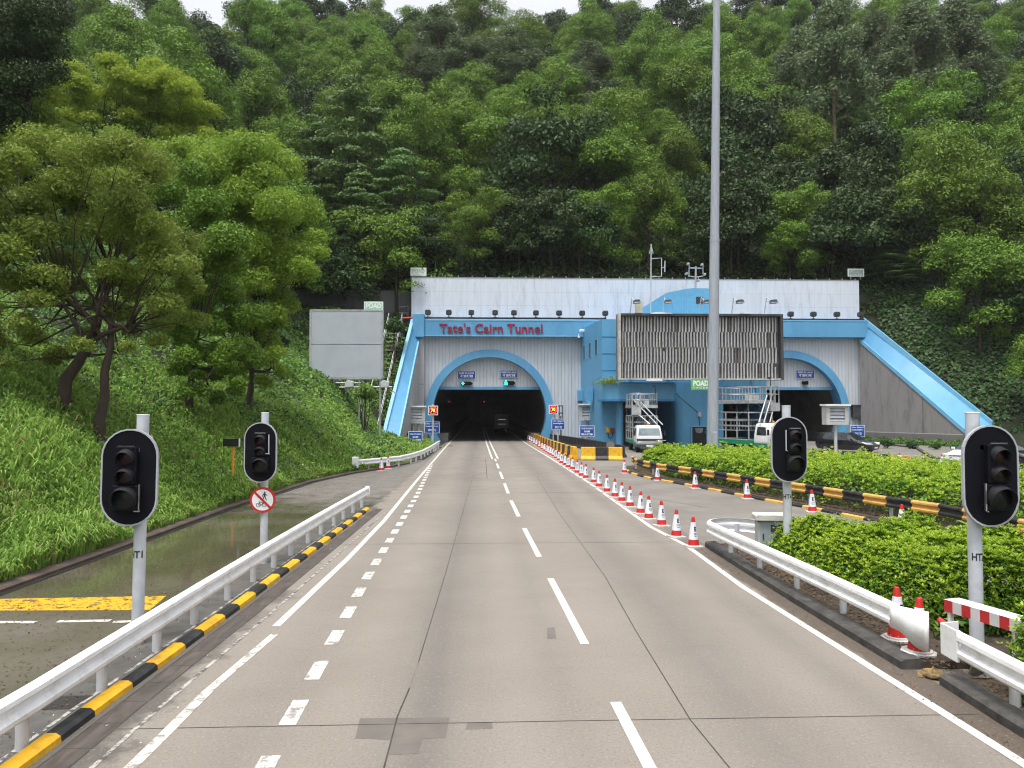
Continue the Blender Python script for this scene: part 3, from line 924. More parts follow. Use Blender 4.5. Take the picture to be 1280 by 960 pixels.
def wing(i0, i1, o0, o1, lip, wallmat, base_x):
    """sloping coping channel between its inner edge i0>i1 and its outer edge o0>o1, and the wall beneath it"""
    ch_, ed, wl = MB(), MB(), MB()
    def q4(b, a, b_, c_, d_, t):
        n = (b_ - a).cross(d_ - a).normalized() * t
        vs = [a, b_, c_, d_, a - n, b_ - n, c_ - n, d_ - n]
        b.add(vs, [(0, 1, 2, 3), (7, 6, 5, 4), (0, 4, 5, 1), (1, 5, 6, 2), (2, 6, 7, 3), (3, 7, 4, 0)])
    ns = 14
    top_ = [(i0.lerp(i1, k / ns), o0.lerp(o1, k / ns)) for k in range(ns + 1)]
    vs = [v for a_, b_ in top_ for v in (a_, b_)] + [v - Vector((0, 0, .3)) for a_, b_ in top_ for v in (a_, b_)]
    m_ = 2 * (ns + 1)
    ch_.add(vs, [(2 * k, 2 * k + 1, 2 * k + 3, 2 * k + 2) for k in range(ns)], 0, True)
    ch_.add(vs, [(m_ + 2 * k, m_ + 2 * k + 2, m_ + 2 * k + 3, m_ + 2 * k + 1) for k in range(ns)], 0, True)
    up = Vector((0, 0, lip))
    for a, b_, w in ((o0, o1, .32), (i0, i1, .16)):
        side = (b_ - a).cross(Vector((0, 0, 1))).normalized() * (w / 2)
        l = lip if w > .2 else lip * .45
        vs = []
        for p in (a, b_):
            for s_, z in ((-1, -.3), (1, -.3), (1, l), (-1, l)):
                vs.append(p + side * s_ + Vector((0, 0, z)))
        ed.add(vs, [(0, 1, 2, 3), (7, 6, 5, 4), (0, 4, 5, 1), (1, 5, 6, 2), (2, 6, 7, 3), (3, 7, 4, 0)])
    ch_.build('coping_channel', BLUE, portal)
    ed.build('coping_edge', BLUELIGHT, portal)
    d_ = Vector((base_x, 0, 0))
    a, b_ = i0.copy(), i1.copy()
    vs = [a - Vector((0, 0, .2)), b_ - Vector((0, 0, .2)), Vector((b_.x, b_.y, -.3)), Vector((a.x, a.y, -.3))]
    vs += [v + d_ for v in vs]
    wl.add(vs, [(0, 1, 2, 3), (7, 6, 5, 4), (0, 4, 5, 1), (1, 5, 6, 2), (2, 6, 7, 3), (3, 7, 4, 0)])
    wl.build('wing_wall', wallmat, portal)
    return a, b_
WLI0, WLI1 = A(523.8, 424, PY - .7), A(497.5, 553, 69)
wing(WLI0, WLI1, A(515.5, 402, PY - .7), A(478, 552, 69), .3, panelled('pale_wing_wall', (.38, .39, .40), (.2, .2, .2), 4, 9, .5), -.5)
WRI0, WRI1 = A(1074.5, 424, PY - .5), A(1206, 538, 69)
wing(WRI0, WRI1, A(1080, 400.5, PY - .5), A(1241, 530.5, 69), .3, WINGWALL, .5)
b = MB()
p0, p1 = Vector((WRI0.x - .12, WRI0.y, 0)), Vector((WRI1.x - .12, WRI1.y, 0))
b.sweep([p1, p0], [(-.12, -.1), (-.12, 1.05), (.05, 1.12), (.2, 1.12), (.2, -.1)])
b.build('plinth', panelled('plinth_concrete', (.17, .165, .16), (.08, .08, .08), 3, 5, .6), portal)

# ------------------------------------------------------------------ white wall above the portal
Zt, Zb = AZ(346.3), AZ(398.5)
back = thing('retaining_wall', 'long weathered white wall standing above the blue fascia at the foot of the forest', 'wall', (AX(796), PY + .9, 0))
b = MB(); b.bb((AX(513), PY + .71, Zb - 1.2), (AX(1080), PY + 1.6, Zt)); b.build('wall_face', WALLWHITE, back)
b = MB(); b.bb((AX(513) - .02, PY + .68, Zt), (AX(1080) + .02, PY + 1.65, Zt + .07)); b.build('coping', CONCRETE, back)
for k in range(34):
    x = AX(521) + k * (AX(1076) - AX(521)) / 33
    b = MB(); b.cyl((x, PY + .85, Zt), (x, PY + .85, Zt + .26), .035, 6); b.build('post', POLEGREY, back)
b = MB(); b.prism([(AX(887), Zb + .2), (AX(887), AZ(364.5)), (AX(953), AZ(364.5)), (AX(953), Zb + .2)], PY + .64, PY + .7)
b.build('access_panel', panelled('wall_panel', (.62, .65, .69), (.4, .42, .44), 2.4, 20, .3), back)

# dark retaining wall behind the billboard on the left
rw = MB()
xa = A(360, 380, 84).x
rw.bb((xa - 6, 84.2, 8), (AX(512), 85, AZ(364, 84)))
o = rw.build('retaining_wall', RETAIN, origin=(xa, 84.2, 8))
tag(o, 'black stained low wall under the trees behind the blank grey billboard', 'wall')

# ------------------------------------------------------------------ blue control building between the bores
BLUEJ = mat('blue_joint', (.04, .17, .36), .6)
bl = thing('control_building', 'bright blue tunnel control building with flat roof and slit windows between the two bores', 'building', (A(850, 500, 72).x, 74, 0))
YF = 71.0
xL = A(753, 500, YF).x; xLb = A(726, 500, PY).x
zt = AZ(399, YF, 760)
b = MB()
b.prism([(xLb, PY), (xL, YF), (A(775, 500, YF).x, YF), (A(775, 500, YF).x, PY)], 0, zt, 'z')                       # left tower
b.bb((A(775, 500, YF).x, YF + .01, AZ(478, YF, 800)), (A(958, 500, YF).x, PY, zt - .3))                            # upper floor
b.build('wall', BLUE, bl)
b = MB()
for px_, yt, yb_ in ((731, 431.5, 450), (738.3, 428, 447), (746.2, 424, 443)):
    t = (px_ - 726.5) / (753 - 726.5)
    Yw = PY / (1 + t * (PY / YF - 1))
    p = A(px_, 440, Yw)
    dr = Vector((xL - xLb, YF - PY, 0)).normalized()
    nn = Vector((dr.y, -dr.x, 0))
    c = p + nn * .0
    h0, h1 = A(px_, yb_, Yw).z, A(px_, yt, Yw).z
    w = MB()
    w.box((c.x, c.y, (h0 + h1) / 2), (.72, .16, h1 - h0), 0, math.atan2(dr.y, dr.x))
    f = w.build('window', BLUELIGHT, bl)
    g = MB(); g.box((c.x + nn.x * .09, c.y + nn.y * .09, (h0 + h1) / 2), (.56, .04, h1 - h0 - .14), 0, math.atan2(dr.y, dr.x))
    g.build('pane', GLASS, f)
for py_ in (421, 442, 463):                                       # shallow bands in the render
    z = AZ(py_, YF, 760)
    MB().bb((xL - .02, YF - .025, z - .03), (A(775, 500, YF).x, YF, z + .03)).build('string_course', BLUEJ, bl)
# ground floor: front wall with rounded corner, recess for the truck
xw0, xw1 = A(846, 500, 70).x, A(904, 500, 70).x
b = MB()
pr = [(xw0, PY)] + [(xw0 + .9 * (1 - math.cos(a)), 70 + .9 * (1 - math.sin(a))) for a in np.linspace(0, math.pi / 2, 8)] + [(xw1, 70), (xw1, PY)]
b.prism(pr, 0, AZ(478, 70, 850), 'z')
b.bb((A(753, 500, YF).x, PY - 3, 0), (xw0, PY - 2.6, AZ(478, YF, 800)))                                             # back of the bay
b.bb((A(753.5, 500, YF).x, YF + .02, 0), (A(779, 500, YF).x, YF + .5, AZ(500, YF, 760)))
b.build('ground_floor_wall', BLUE, bl)
b = MB(); b.bb((A(779, 540, 75).x, 75, 0), (A(786, 540, 75).x, 75.3, 4.4)); b.build('bay_shade_sheet', DARK, bl)  # near-black strip, its colour stands in for the shade in the gap
b = MB(); b.cyl((A(774, 540, 69.3).x, 69.3, 0), (A(774, 540, 69.3).x, 69.3, AZ(500, 69.3, 774)), .31, 20); b.build('column', BLUE, bl)
# projecting planter with rounded end above the bay
b = MB()
xa, xb = A(754.5, 490, 68).x, A(846, 490, 68).x
pl = [(xa, YF + .3)] + [(xa + .8 * (1 - math.cos(a)), 68 + .8 * (1 - math.sin(a))) for a in np.linspace(0, math.pi / 2, 8)] + [(xb - .3, 68), (xb, 68.3), (xb, YF + .3)]
b.prism(pl, AZ(499, 68, 800), AZ(479, 68, 800), 'z')
b.build('planter', BLUE, bl)
b = MB(); b.prism([(x - .06 if x < xa + 1 else x + .06, y - .08) for x, y in pl], AZ(501.5, 68, 800), AZ(499, 68, 800) - .003, 'z'); b.build('planter_lip', mat('blue_lip', (.045, .2, .42), .55), bl)
# right-hand bay: canopy over a near-black sheet that paints the shade inside
xc, xd = A(904, 490, 70).x, A(958.5, 490, 70).x
b = MB(); b.bb((xc, 70.05, AZ(503, 70, 930)), (xd, PY, AZ(474, 70, 930))); b.build('canopy', BLUE, bl)
b = MB(); b.bb((xc, PY - 1.2, 0), (A(960, 490, PY - 1).x, PY - .9, AZ(503, 70, 930))); b.build('bay_shade_sheet', DARK, bl)
b = MB(); b.bb((A(955.5, 500, 71).x, 70.6, 0), (xd, PY - 1.3, AZ(503, 70, 930))); b.build('bay_wall', BLUE, bl)
b = MB()
z1, z2 = AZ(483, 70, 930), AZ(484.5, 70, 930)
b.bb((xc, 70.02, z2), (A(945, 490, 70).x, 70.05, z1)); b.bb((A(944.3, 490, 70).x, 70.02, AZ(500, 70, 930)), (A(945, 490, 70).x, 70.05, z1))
b.build('string_course', mat('blue_joint_dark', (.03, .12, .28), .6), bl)
# shallow box on the left flank and its lines
b = MB(); b.bb((A(722.5, 494, PY - .6).x, PY - .9, AZ(501.5)), (A(737, 494, PY - .6).x, PY + .1, AZ(487.5))); b.build('flank_box', BLUE, bl, bevel=.05)
b = MB(); b.bb((A(731, 490, 74.2).x, 74.1, AZ(501, 74, 740)), (A(752, 490, 71).x - .35, 74.6, AZ(484, 74, 740))); b.build('flank_panel', BLUE, bl)
# door
d0, d1 = A(864.5, 500, 70).x, A(882, 500, 70).x
b = MB(); b.bb((d0, 69.9, 0), (d1, 70.05, AZ(533.5, 70, 873))); fr = b.build('door', mat('door_black', (.015, .014, .016), .45), bl)
b = MB(); b.bb((d0 - .1, 69.86, AZ(533.5, 70, 873)), (d1 + .1, 70.02, AZ(532.2, 70, 873))); b.bb((d0 - .1, 69.86, 0), (d0, 70.02, AZ(533.5, 70, 873))); b.build('door_frame', BLUELIGHT, fr)
b = MB(); b.prism([(A(868.5, 500, 69.9).x, AZ(535, 69.9, 873)), (A(869.5, 500, 69.9).x, AZ(540, 69.9, 873)), (A(872, 500, 69.9).x, AZ(541.5, 69.9, 873)), (A(875.5, 500, 69.9).x, AZ(541.5, 69.9, 873)), (A(877.5, 500, 69.9).x, AZ(540, 69.9, 873)), (A(878.5, 500, 69.9).x, AZ(535, 69.9, 873))], 69.85, 69.89); b.build('door_window', mat('grey_door_glass', (.22, .23, .25), .2), fr)
b = MB(); b.cyl((d1 - .12, 69.8, 1.2), (d1 - .12, 69.8, 1.45), .03, 8); b.build('handle', CHROME, fr)
# round roofed plant room on top, in front of the white wall
Yp = 76.0
pts = [(801, 397), (801, 386), (833, 366), (858, 361), (868, 360), (884, 360.5), (887, 361.5), (887, 397)]
b = MB(); b.prism([(A(px_, py_, Yp).x, A(px_, py_, Yp).z) for px_, py_ in pts], Yp, Yp + 3); 
b.bb((A(801, 390, 74).x, 71.3, zt - .35), (A(958, 390, 74).x, Yp - .02, zt - .28))
b.build('plant_room', mat('plant_room_blue', (.13, .38, .58), .5, var=.08, dirt=(.10, .30, .5), dirt_amt=.4), bl)
b = MB()
for px_, py_ in ((841, 364), (853, 362), (858.5, 361.5)):
    b.bb((A(px_, py_, Yp).x - .05, Yp - .05, A(px_, 395, Yp).z), (A(px_, py_, Yp).x + .05, Yp - .003, A(px_, py_ + 1, Yp).z))
b.build('wall_rib', BLUELIGHT, bl)
b = MB(); b.bb((A(870, 379, Yp).x, Yp - .03, A(870, 379.5, Yp).z), (A(878.5, 371, Yp).x, Yp - .004, A(870, 371, Yp).z)); b.build('window', GLASS, bl)
# yellow and grey switch boxes by the column
for px_, py_, m in ((759.8, 537.5, YELLOW), (765.8, 538.5, mat('switch_red', (.25, .03, .03), .5))):
    b = MB(); p = A(px_, py_, YF - .06); b.box(p, (.34, .14, .5)); b.build('switch_box', m, bl, bevel=.03)
b = MB(); pp = [A(x, y, YF - .05) for x, y in ((760, 541), (761, 546.5), (763, 548), (765, 546.5), (766, 542))]; b.tube(pp, .03, 6); b.build('cable', DARK, bl)
b = MB(); b.tube([A(833, 478, 69.5), A(850, 497, 69.4), A(873, 516, 69.4)], .035, 6); b.tube([A(873.5, 520, 69.4), A(874.5, 532, 69.4)], .03, 6); b.build('cable', DARK, bl)
b = MB(); b.box(A(874, 518, 69.85), (.34, .2, .45)); b.build('junction_box', POLEGREY, bl, bevel=.03)

# ------------------------------------------------------------------ lights, masts and cameras on the roofs
ORD = ['first', 'second', 'third', 'fourth', 'fifth', 'sixth', 'seventh', 'eighth', 'ninth', 'tenth', 'eleventh', 'twelfth', 'thirteenth', 'fourteenth', 'fifteenth', 'sixteenth', 'seventeenth', 'eighteenth', 'nineteenth', 'twentieth', 'twenty-first', 'twenty-second', 'twenty-third', 'twenty-fourth', 'twenty-fifth', 'twenty-sixth', 'twenty-seventh', 'twenty-eighth', 'twenty-ninth', 'thirtieth', 'thirty-first', 'thirty-second', 'thirty-third', 'thirty-fourth', 'thirty-fifth', 'thirty-sixth', 'thirty-seventh', 'thirty-eighth', 'thirty-ninth', 'fortieth']
fl = thing('floodlight', '', 'floodlight', (0, 0, 0))
b = MB(); b.prism([(-.30, .28), (.30, .28), (.30, .62), (.2, .74), (-.2, .74), (-.30, .62)], -.18, .14); b.prism([(-.22, .2), (.22, .2), (.24, .279), (-.24, .279)], -.12, .1)
b.build('lamp_head', STEELDARK, fl, world=False)
b = MB(); b.bb((-.25, -.2, .32), (.25, -.182, .66)); b.build('lamp_glass', GLASS, fl, world=False)
b = MB(); b.cyl((0, 0, 0), (0, 0, .21), .05, 8); b.box((0, 0, .015), (.3, .2, .03)); b.build('bracket', STEELDARK, fl, world=False)
xs = [534.5, 560.8, 589, 618.8, 642.4, 670, 699, 728, 757]
xs2 = [989.5, 1018, 1047.5, 1077]
for i, px_ in enumerate(xs + xs2):
    o = fl if i == 0 else copy_tree(fl)
    o.location = (AX(px_, PY - .6), PY - .6, Z_FT + .21 if i < 9 else Z_FT + .23)
    tag(o, ('black floodlight over the named bore, %s from the left end of the blue fascia' % ORD[i]) if i < 9 else
        'black floodlight over the bore on the far right, %s from the slatted billboard' % ORD[i - 9], group='floodlights along the blue fascia')
cc = thing('security_camera', 'white security camera on a curved arm where the fascia meets the building', 'camera', A(733, 414, PY - 1.1))
b = MB(); b.tube([A(734.5, 416, PY - 1.2), A(736.5, 413, PY - 1.5), A(736, 409.5, PY - 1.6), A(733, 409.5, PY - 1.6)], .05, 8); b.build('bracket', POLEGREY, cc)
b = MB(); p = A(728.5, 413.5, PY - 1.6); b.box(p, (.75, .34, .3), 0, .2); b.build('camera_housing', WHITE, cc, bevel=.06)
cc = thing('security_camera', 'tiny white camera under the lower corner of the fascia beside the building', 'camera', A(723.5, 421, PY - 1.1))
b = MB(); p = A(723.5, 421.5, PY - 1.2); b.box(p, (.2, .34, .2)); b.cyl(p + Vector((0, .1, .1)), p + Vector((0, .2, .35)), .03, 6); b.build('camera_housing', WHITE, cc, bevel=.03)

mst = thing('antenna_mast', 'tall thin mast with a square side loop on the blue plant room roof', 'antenna', A(813.3, 394, 74.5))
b = MB(); b.cyl(A(813.3, 397, 74.5), A(814, 305, 74.5), .065, 8); b.build('mast', POLEGREY, mst)
b = MB(); b.tube([A(814, 346, 74.5), A(827, 345.5, 74.5), A(827, 322.5, 74.5), A(814, 323.5, 74.5)], .05, 6); b.tube([A(828, 335, 74.5), A(831, 333, 74.5)], .03, 6); b.cyl(A(831, 340, 74.5), A(831.2, 326, 74.5), .06, 6); b.build('side_loop', POLEGREY, mst)
b = MB(); b.tube([A(812, 317, 74.5), A(814, 307, 74.5), A(816.3, 317, 74.5)], .06, 6); b.build('arrow_head', ALU, mst)
mst = thing('camera_mast', 'short grey post on the plant room roof with camera arms on both sides', 'camera', A(869.5, 360, 77))
b = MB(); b.cyl(A(869.3, 361, 77), A(869.8, 333, 77), .1, 8); b.build('post', ALU, mst)
b = MB(); b.tube([A(861, 335, 77), A(878.5, 335.5, 77)], .06, 6); b.tube([A(861, 345, 77), A(869.5, 346.5, 77), A(879, 345, 77)], .05, 6); b.tube([A(861.5, 331, 77), A(861, 346, 77)], .07, 6); b.tube([A(878.5, 331, 77), A(878.7, 342, 77)], .07, 6); b.build('cross_arm', ALU, mst)
for px_, py_ in ((859.8, 330), (857.8, 342), (877.2, 331), (880.5, 343), (873, 351)):
    b = MB(); b.box(A(px_, py_, 76.9), (.24, .5, .2)); b.build('camera_housing', ALU, mst, bevel=.04)
for px_, py_, s_ in ((544.5, 326, 'left part'), (799, 328, 'middle')):
    b = MB(); b.cyl(A(px_, 347, PY + 1), A(px_, py_, PY + 1), .035, 6)
    o = b.build('aerial_rod', STEELDARK, origin=A(px_, 347, PY + 1)); tag(o, 'thin dark aerial rod on the white wall, %s of its top edge' % s_, 'aerial')

# ------------------------------------------------------------------ signs on the portal
def flat_sign(name, label, cat, x0, y0, x1, y1, Y, lines, board=SIGNBLUE, ink=SIGNWHITE, border=SIGNWHITE, group=None, bw=.05, parent=None):
    """lines: (text, centre y, height, x0, x1) in photograph measures"""
    a, c = A(x0, y1, Y), A(x1, y0, Y)
    t = thing(name, label, cat, ((a.x + c.x) / 2, Y, a.z), group)
    b = MB(); b.bb((a.x, Y, a.z), (c.x, Y + .06, c.z)); b.build('border', border, t)
    b = MB(); b.bb((a.x + bw, Y - .012, a.z + bw), (c.x - bw, Y + .001, c.z - bw)); b.build('board', board, t)
    b = MB()
    for s_, py_, h, xa, xb in lines:
        p, q_ = A(xa, py_, Y), A(xb, py_, Y)
        text_on(b, s_, ((p.x + q_.x) / 2, Y - .018, p.z), q_.x - p.x, h * Y / FPX, 0, .03)
    if lines:
        b.build('lettering', ink, t)
    return t
for x0, y0, x1, y1, w in ((572, 463.5, 594.5, 474, 'upper left inside the arch with the tunnel name'), (625, 462.5, 647.5, 472.5, 'upper right inside the arch with the tunnel name'), (995, 462.5, 1018, 473, 'inside the arch on the far right')):
    xm = (x0 + x1) / 2
    flat_sign('lane_sign', 'small blue keep in lane sign, ' + w, 'sign', x0, y0, x1, y1, PY + .42,
              [('KEEP IN LANE', y0 + 2.9, 2.2, xm - 9.3, xm + 9.3), ('\u4e0d\u51c6\u8f49\u7dda', y0 + 6.6, 3.6, xm - 8, xm + 8)], group='keep in lane signs')
GREENLIT = emit('lit_green', (.02, .9, .55), 1.2)
REDLIT = emit('lit_red', (.9, .03, .03), .35)
for i, (px_, py_, w) in enumerate(((583, 479.3, 'under the first keep in lane sign'), (636.5, 478.8, 'under the second keep in lane sign'), (1006, 478.5, 'in the arch on the far right'))):
    Y = PY + .4
    p = A(px_, py_, Y)
    t = thing('lane_signal', ('lane control signal lit with a green arrow, ' if i < 2 else 'dark unlit lane control signal, ') + w, 'signal', p, 'lane control signals')
    b = MB(); b.prism([(p.x - .68, p.z), (p.x - .45, p.z + .2), (p.x + .45, p.z + .2), (p.x + .68, p.z), (p.x + .45, p.z - .2), (p.x - .45, p.z - .2)] if i < 2 else [(p.x - .3, p.z - .15), (p.x - .3, p.z + .15), (p.x + .3, p.z + .2), (p.x + .3, p.z - .2)], Y - .25, Y + .12); b.build('housing', BOARDBLACK, t)
    if i < 2:
        c = p + Vector((-.36, -.26, 0))
        b = MB()
        if i == 0:
            b.prism([(c.x + r_ * math.cos(a), c.z + r_ * math.sin(a)) for a, r_ in [(math.pi / 4 * k, .22 if k % 2 == 0 else .09) for k in range(8)]], c.y - .02, c.y)
        else:
            b.prism([(c.x - .24, c.z - .14), (c.x, c.z + .34), (c.x + .24, c.z - .14), (c.x + .1, c.z - .22), (c.x - .1, c.z - .22)], c.y - .02, c.y)
        b.build('lens', GREENLIT, t)
for px_, py_ in ((561.5, 502), (605, 502.2)):
    p = A(px_, py_, PY + 12)
    t = thing('lane_signal', 'tiny red light hanging inside the dark bore, %s of two' % ('left' if px_ < 600 else 'right'), 'signal', p)
    b = MB(); b.box(p + Vector((0, .16, 0)), (.5, .25, .5)); b.build('housing', BOARDBLACK, t)
    b = MB(); b.lathe([(0, 0), (.085, 0)], (0, 0, 0), 12); b.v = [(p.x + x, p.y + .02, p.z + y) for x, y, z in b.v]; b.build('lens', REDLIT, t)
# ------------------------------------------------------------------ billboards
YB = 66.5
tb = thing('slatted_billboard', 'wide weathered billboard of vertical slats on the blue building, behind the tall mast', 'billboard', A(875, 475, YB))
x0, x1 = A(772.5, 430, YB).x, A(978, 430, YB).x
z0, z1 = A(875, 475, YB).z, A(875, 392.5, YB).z
b = MB(); b.bb((x0, YB + .3, z0), (x1, YB + .9, z1)); b.build('back_panel', BACKDARK, tb)
b = MB()
b.bb((x0, YB - .25, z0), (x0 + .22, YB + .299, z1)); b.bb((x0 + .22, YB - .22, z0), (x1 - .22, YB + .299, z0 + .14)); b.build('frame', mat('pale_frame', (.46, .45, .42), .6, var=.2, dirt=(.2, .17, .14), dirt_amt=.8, dirt_scale=1.5), tb)
b = MB(); b.bb((x1 - .25, YB - .25, z0), (x1, YB + .299, z1)); b.bb((x0 + .22, YB - .25, z1 - .2), (x1 - .25, YB + .299, z1)); b.build('frame', STEELDARK, tb)
sl, sd = MB(), MB()
rows = 4
rh = (z1 - .22 - z0 - .14) / rows
for r_ in range(rows):
    zz0 = z0 + .14 + rh * r_
    nsl = 50
    off = (0, .30, .06, .36)[r_]
    for k in range(nsl):
        xx_ = x0 + .36 + (x1 - x0 - .75) * (k + .1 + off) / nsl + rnd.gauss(0, .012)
        ang = rnd.gauss(0, .06)
        tilt = rnd.gauss(0, .006) if rnd.random() > .04 else rnd.gauss(0, .025)
        h = rh - .015 - (rnd.random() < .02) * rnd.uniform(.1, .4)
        # each slat: a thin three-faced bar
        tri = [(.086 * math.cos(ang + a), .086 * math.sin(ang + a)) for a in (.5, 2.6, 4.7)]
        vs = [(xx_ + p[0] - tilt, YB + .05 + p[1], zz0) for p in tri] + [(xx_ + p[0] + tilt, YB + .05 + p[1], zz0 + h) for p in tri]
        sl.add(vs, [(0, 1, 4, 3), (1, 2, 5, 4), (2, 0, 3, 5), (0, 2, 1), (3, 4, 5)], 0 if rnd.random() > .06 else 1)
    b = MB(); b.bb((x0 + .24, YB + .1, zz0 - .03), (x1 - .26, YB + .2, zz0 + .01)); b.bb((x0 + .24, YB + .22, zz0 + rh * .5), (x1 - .26, YB + .27, zz0 + rh * .5 + .05)); b.build('cross_rail', BACKDARK, tb)
sl.build('slats', [SLATGREY, mat('grey_slat', (.17, .16, .15), .7, var=.3)], tb)
for px_, py_, w, h in ((827, 391.6, 27, 2.5), (932, 391.5, 12, 3.2), (818, 475.3, 20, 2.2)):
    b = MB()
    p = A(px_, py_, YB - .3)
    vs = []
    n = 8
    prof = [(-w / 2 + w * i / n, h * .5 * math.sin(math.pi * i / n) ** .7) for i in range(n + 1)]
    s_ = YB / FPX
    b.prism([(p.x + a * s_, p.z - .05) for a, _ in prof] + [(p.x + a * s_, p.z + .02 + c * s_ * 1.1) for a, c in prof[::-1]], YB - .35, YB - .1)
    b.build('torn_sheet', WHITE, tb)
b = MB()
for px_ in (800, 850, 905, 955):
    p = A(px_, 440, YB)
    b.bb((p.x - .1, YB + .9, z0 + .3), (p.x + .1, YF - .02, z0 + .5)); b.bb((p.x - .1, YB + .9, z1 - .6), (p.x + .1, YF - .02, z1 - .4))
b.build('wall_bracket', STEELDARK, tb)
def fit(name, lab, px_, py_, bx, by, k):
    t = thing('billboard_lamp', lab, 'floodlight', A(bx, by, YB + .1), 'lamps along the top of the slatted billboard')
    p = A(px_, py_, YB - .8)
    b = MB(); s_ = A(bx + 2.5, 372, YB - .1); b.tube([A(bx, by, YB + .1), s_], .045, 6)
    b.tube([s_, A(px_ - 4, py_ - 1.5, YB - .7)], .035, 6); b.tube([A(bx + 2.2, 376, YB - .1), A(px_ - 3, py_, YB - .7)], .03, 6); b.tube([A(bx + 2.5, 372, YB - .1), A(bx + 3, 367, YB - .1)], .02, 5); b.build('arm', POLEGREY, t)
    b = MB(); s_ = YB / FPX
    b.prism([(p.x - 4.2 * s_, p.z - 1.2 * s_), (p.x - 3.4 * s_, p.z + 2.2 * s_), (p.x + 2.6 * s_, p.z + 2.5 * s_), (p.x + 4.6 * s_, p.z - .6 * s_)], YB - 1.1, YB - .5); b.build('lamp_head', mat('lamp_head_blue', (.06, .085, .11), .4, var=.3), t, bevel=.05)
    b = MB(); b.prism([(p.x - 4.2 * s_, p.z - 2.6 * s_), (p.x - 4.2 * s_, p.z - 1.2 * s_), (p.x + 4.6 * s_, p.z - .62 * s_), (p.x + 4.4 * s_, p.z - 2.2 * s_)], YB - 1.15, YB - .45); b.build('lamp_glass', ALU, t, bevel=.03)
for k, (px_, bx, w) in enumerate(((796, 787.5, 'leftmost of the five'), (835, 828.5, 'second from the left'), (884, 874, 'just beside the mast'), (925, 914.5, 'second from the right'), (967, 955.5, 'rightmost of the five'))):
    fit('l', 'grey floodlight on a thin arm above the slatted billboard, ' + w, px_, 377, bx, 392, k)
b = MB(); p = A(798.5, 384, YB + .6); b.box(p, (.6, .4, 1.1)); o = b.build('control_box', mat('cream_box', (.5, .48, .40), .5), origin=p - Vector((0, 0, .55)), bevel=.03); tag(o, 'small cream box standing on the top left corner of the slatted billboard', 'box')

def poad(x0, y0, x1, y1, Y, label, board, ink, big=True, group='small green advertiser signs', post=0):
    a, c = A(x0, y1, Y), A(x1, y0, Y)
    t = thing('advertiser_sign', label, 'sign', ((a.x + c.x) / 2, Y, a.z), group)
    b = MB(); b.bb((a.x, Y, a.z), (c.x, Y + .08, c.z)); b.build('border', ADWHITE if board is not ADGREEN else ADGREEN, t)
    b = MB(); b.bb((a.x + .08, Y - .012, a.z + .08), (c.x - .08, Y + .001, c.z - .08)); b.build('board', board, t)
    w, h = c.x - a.x, c.z - a.z
    b = MB(); text_on(b, 'POAD', ((a.x + c.x) / 2, Y - .018, a.z + h * .60), w * .80, h * .50, 0, .05)
    b.build('lettering', ink, t)
    b = MB(); text_on(b, 'F A C E R', ((a.x + c.x) / 2, Y - .018, a.z + h * .2), w * .76, h * .15, 0, .02)
    b.build('small_lettering', ADWHITE, t)
    if post:
        b = MB(); 
        for f in (.2, .8):
            b.cyl((a.x + w * f, Y + .12, a.z - post), (a.x + w * f, Y + .12, a.z + .2), .04, 6)
        b.build('post', POLEGREY, t)
poad(864, 473.5, 888, 487.5, YB - .32, 'green sign with bold white letters hanging under the slatted billboard', ADGREEN, SIGNWHITE)
poad(455, 377, 479, 390, 62, 'pale green and white sign on the top corner of the blank grey billboard', ADPALE, SIGNWHITE, post=.5)
poad(513, 334.5, 533, 345, PY + 1, 'faded white and green sign on the top left corner of the white wall', ADWHITE, mat('faded_ink', (.50, .62, .58), .5), post=.3)
poad(1060, 336, 1080, 345.5, PY + 1, 'dim grey green sign on the top right corner of the white wall', mat('dim_green', (.20, .27, .24), .6), mat('dim_ink', (.3, .37, .34), .6), post=.3)

# blank billboard on the grass bank
Yg = 61.0
gb = thing('blank_billboard', 'blank grey billboard on a steel frame on the grassy bank left of the tunnel', 'billboard', A(432, 490, Yg))
a, c = A(387.5, 471.5, Yg), A(478, 389, Yg)
zm = A(432, 430.5, Yg).z
b = MB(); b.bb((a.x, Yg, a.z), (c.x, Yg + .1, zm - .025)); b.build('sheet', BILLGREY, gb)
b = MB(); b.bb((a.x, Yg + .004, zm + .025), (c.x, Yg + .1, c.z)); b.build('sheet', BILLGREY, gb)
b = MB()
for x in (a.x, c.x):
    b.bb((x - .07, Yg - .03, a.z - .03), (x + .07, Yg + .3, c.z + .1))
b.bb((a.x, Yg - .02, c.z + .003), (c.x, Yg + .25, c.z + .12)); b.bb((a.x, Yg - .02, a.z - .16), (c.x, Yg + .25, a.z - .003)); b.bb((a.x + .1, Yg + .1, zm - .1), (c.x - .1, Yg + .2, zm + .1))
b.build('frame', ALU, gb)
b = MB()
for x in np.linspace(a.x, c.x, 5):
    zg = th(x, Yg + 2.2)
    b.tube([(x - .3, Yg + 1.5, zg - .5), (x - .3, Yg + 1.5, c.z - .2)], .06, 6)
    for t_ in np.linspace(a.z + .1, c.z - .3, 5):
        b.tube([(x, Yg + .2, t_), (x - .3, Yg + 1.5, t_ + .1)], .04, 6)
    for t_, t2 in ((a.z, zm), (zm, c.z - .2)):
        b.tube([(x - .3, Yg + 1.5, t_), (x, Yg + .2, t2)], .04, 6)
b.build('truss', ALU, gb)
b = MB()
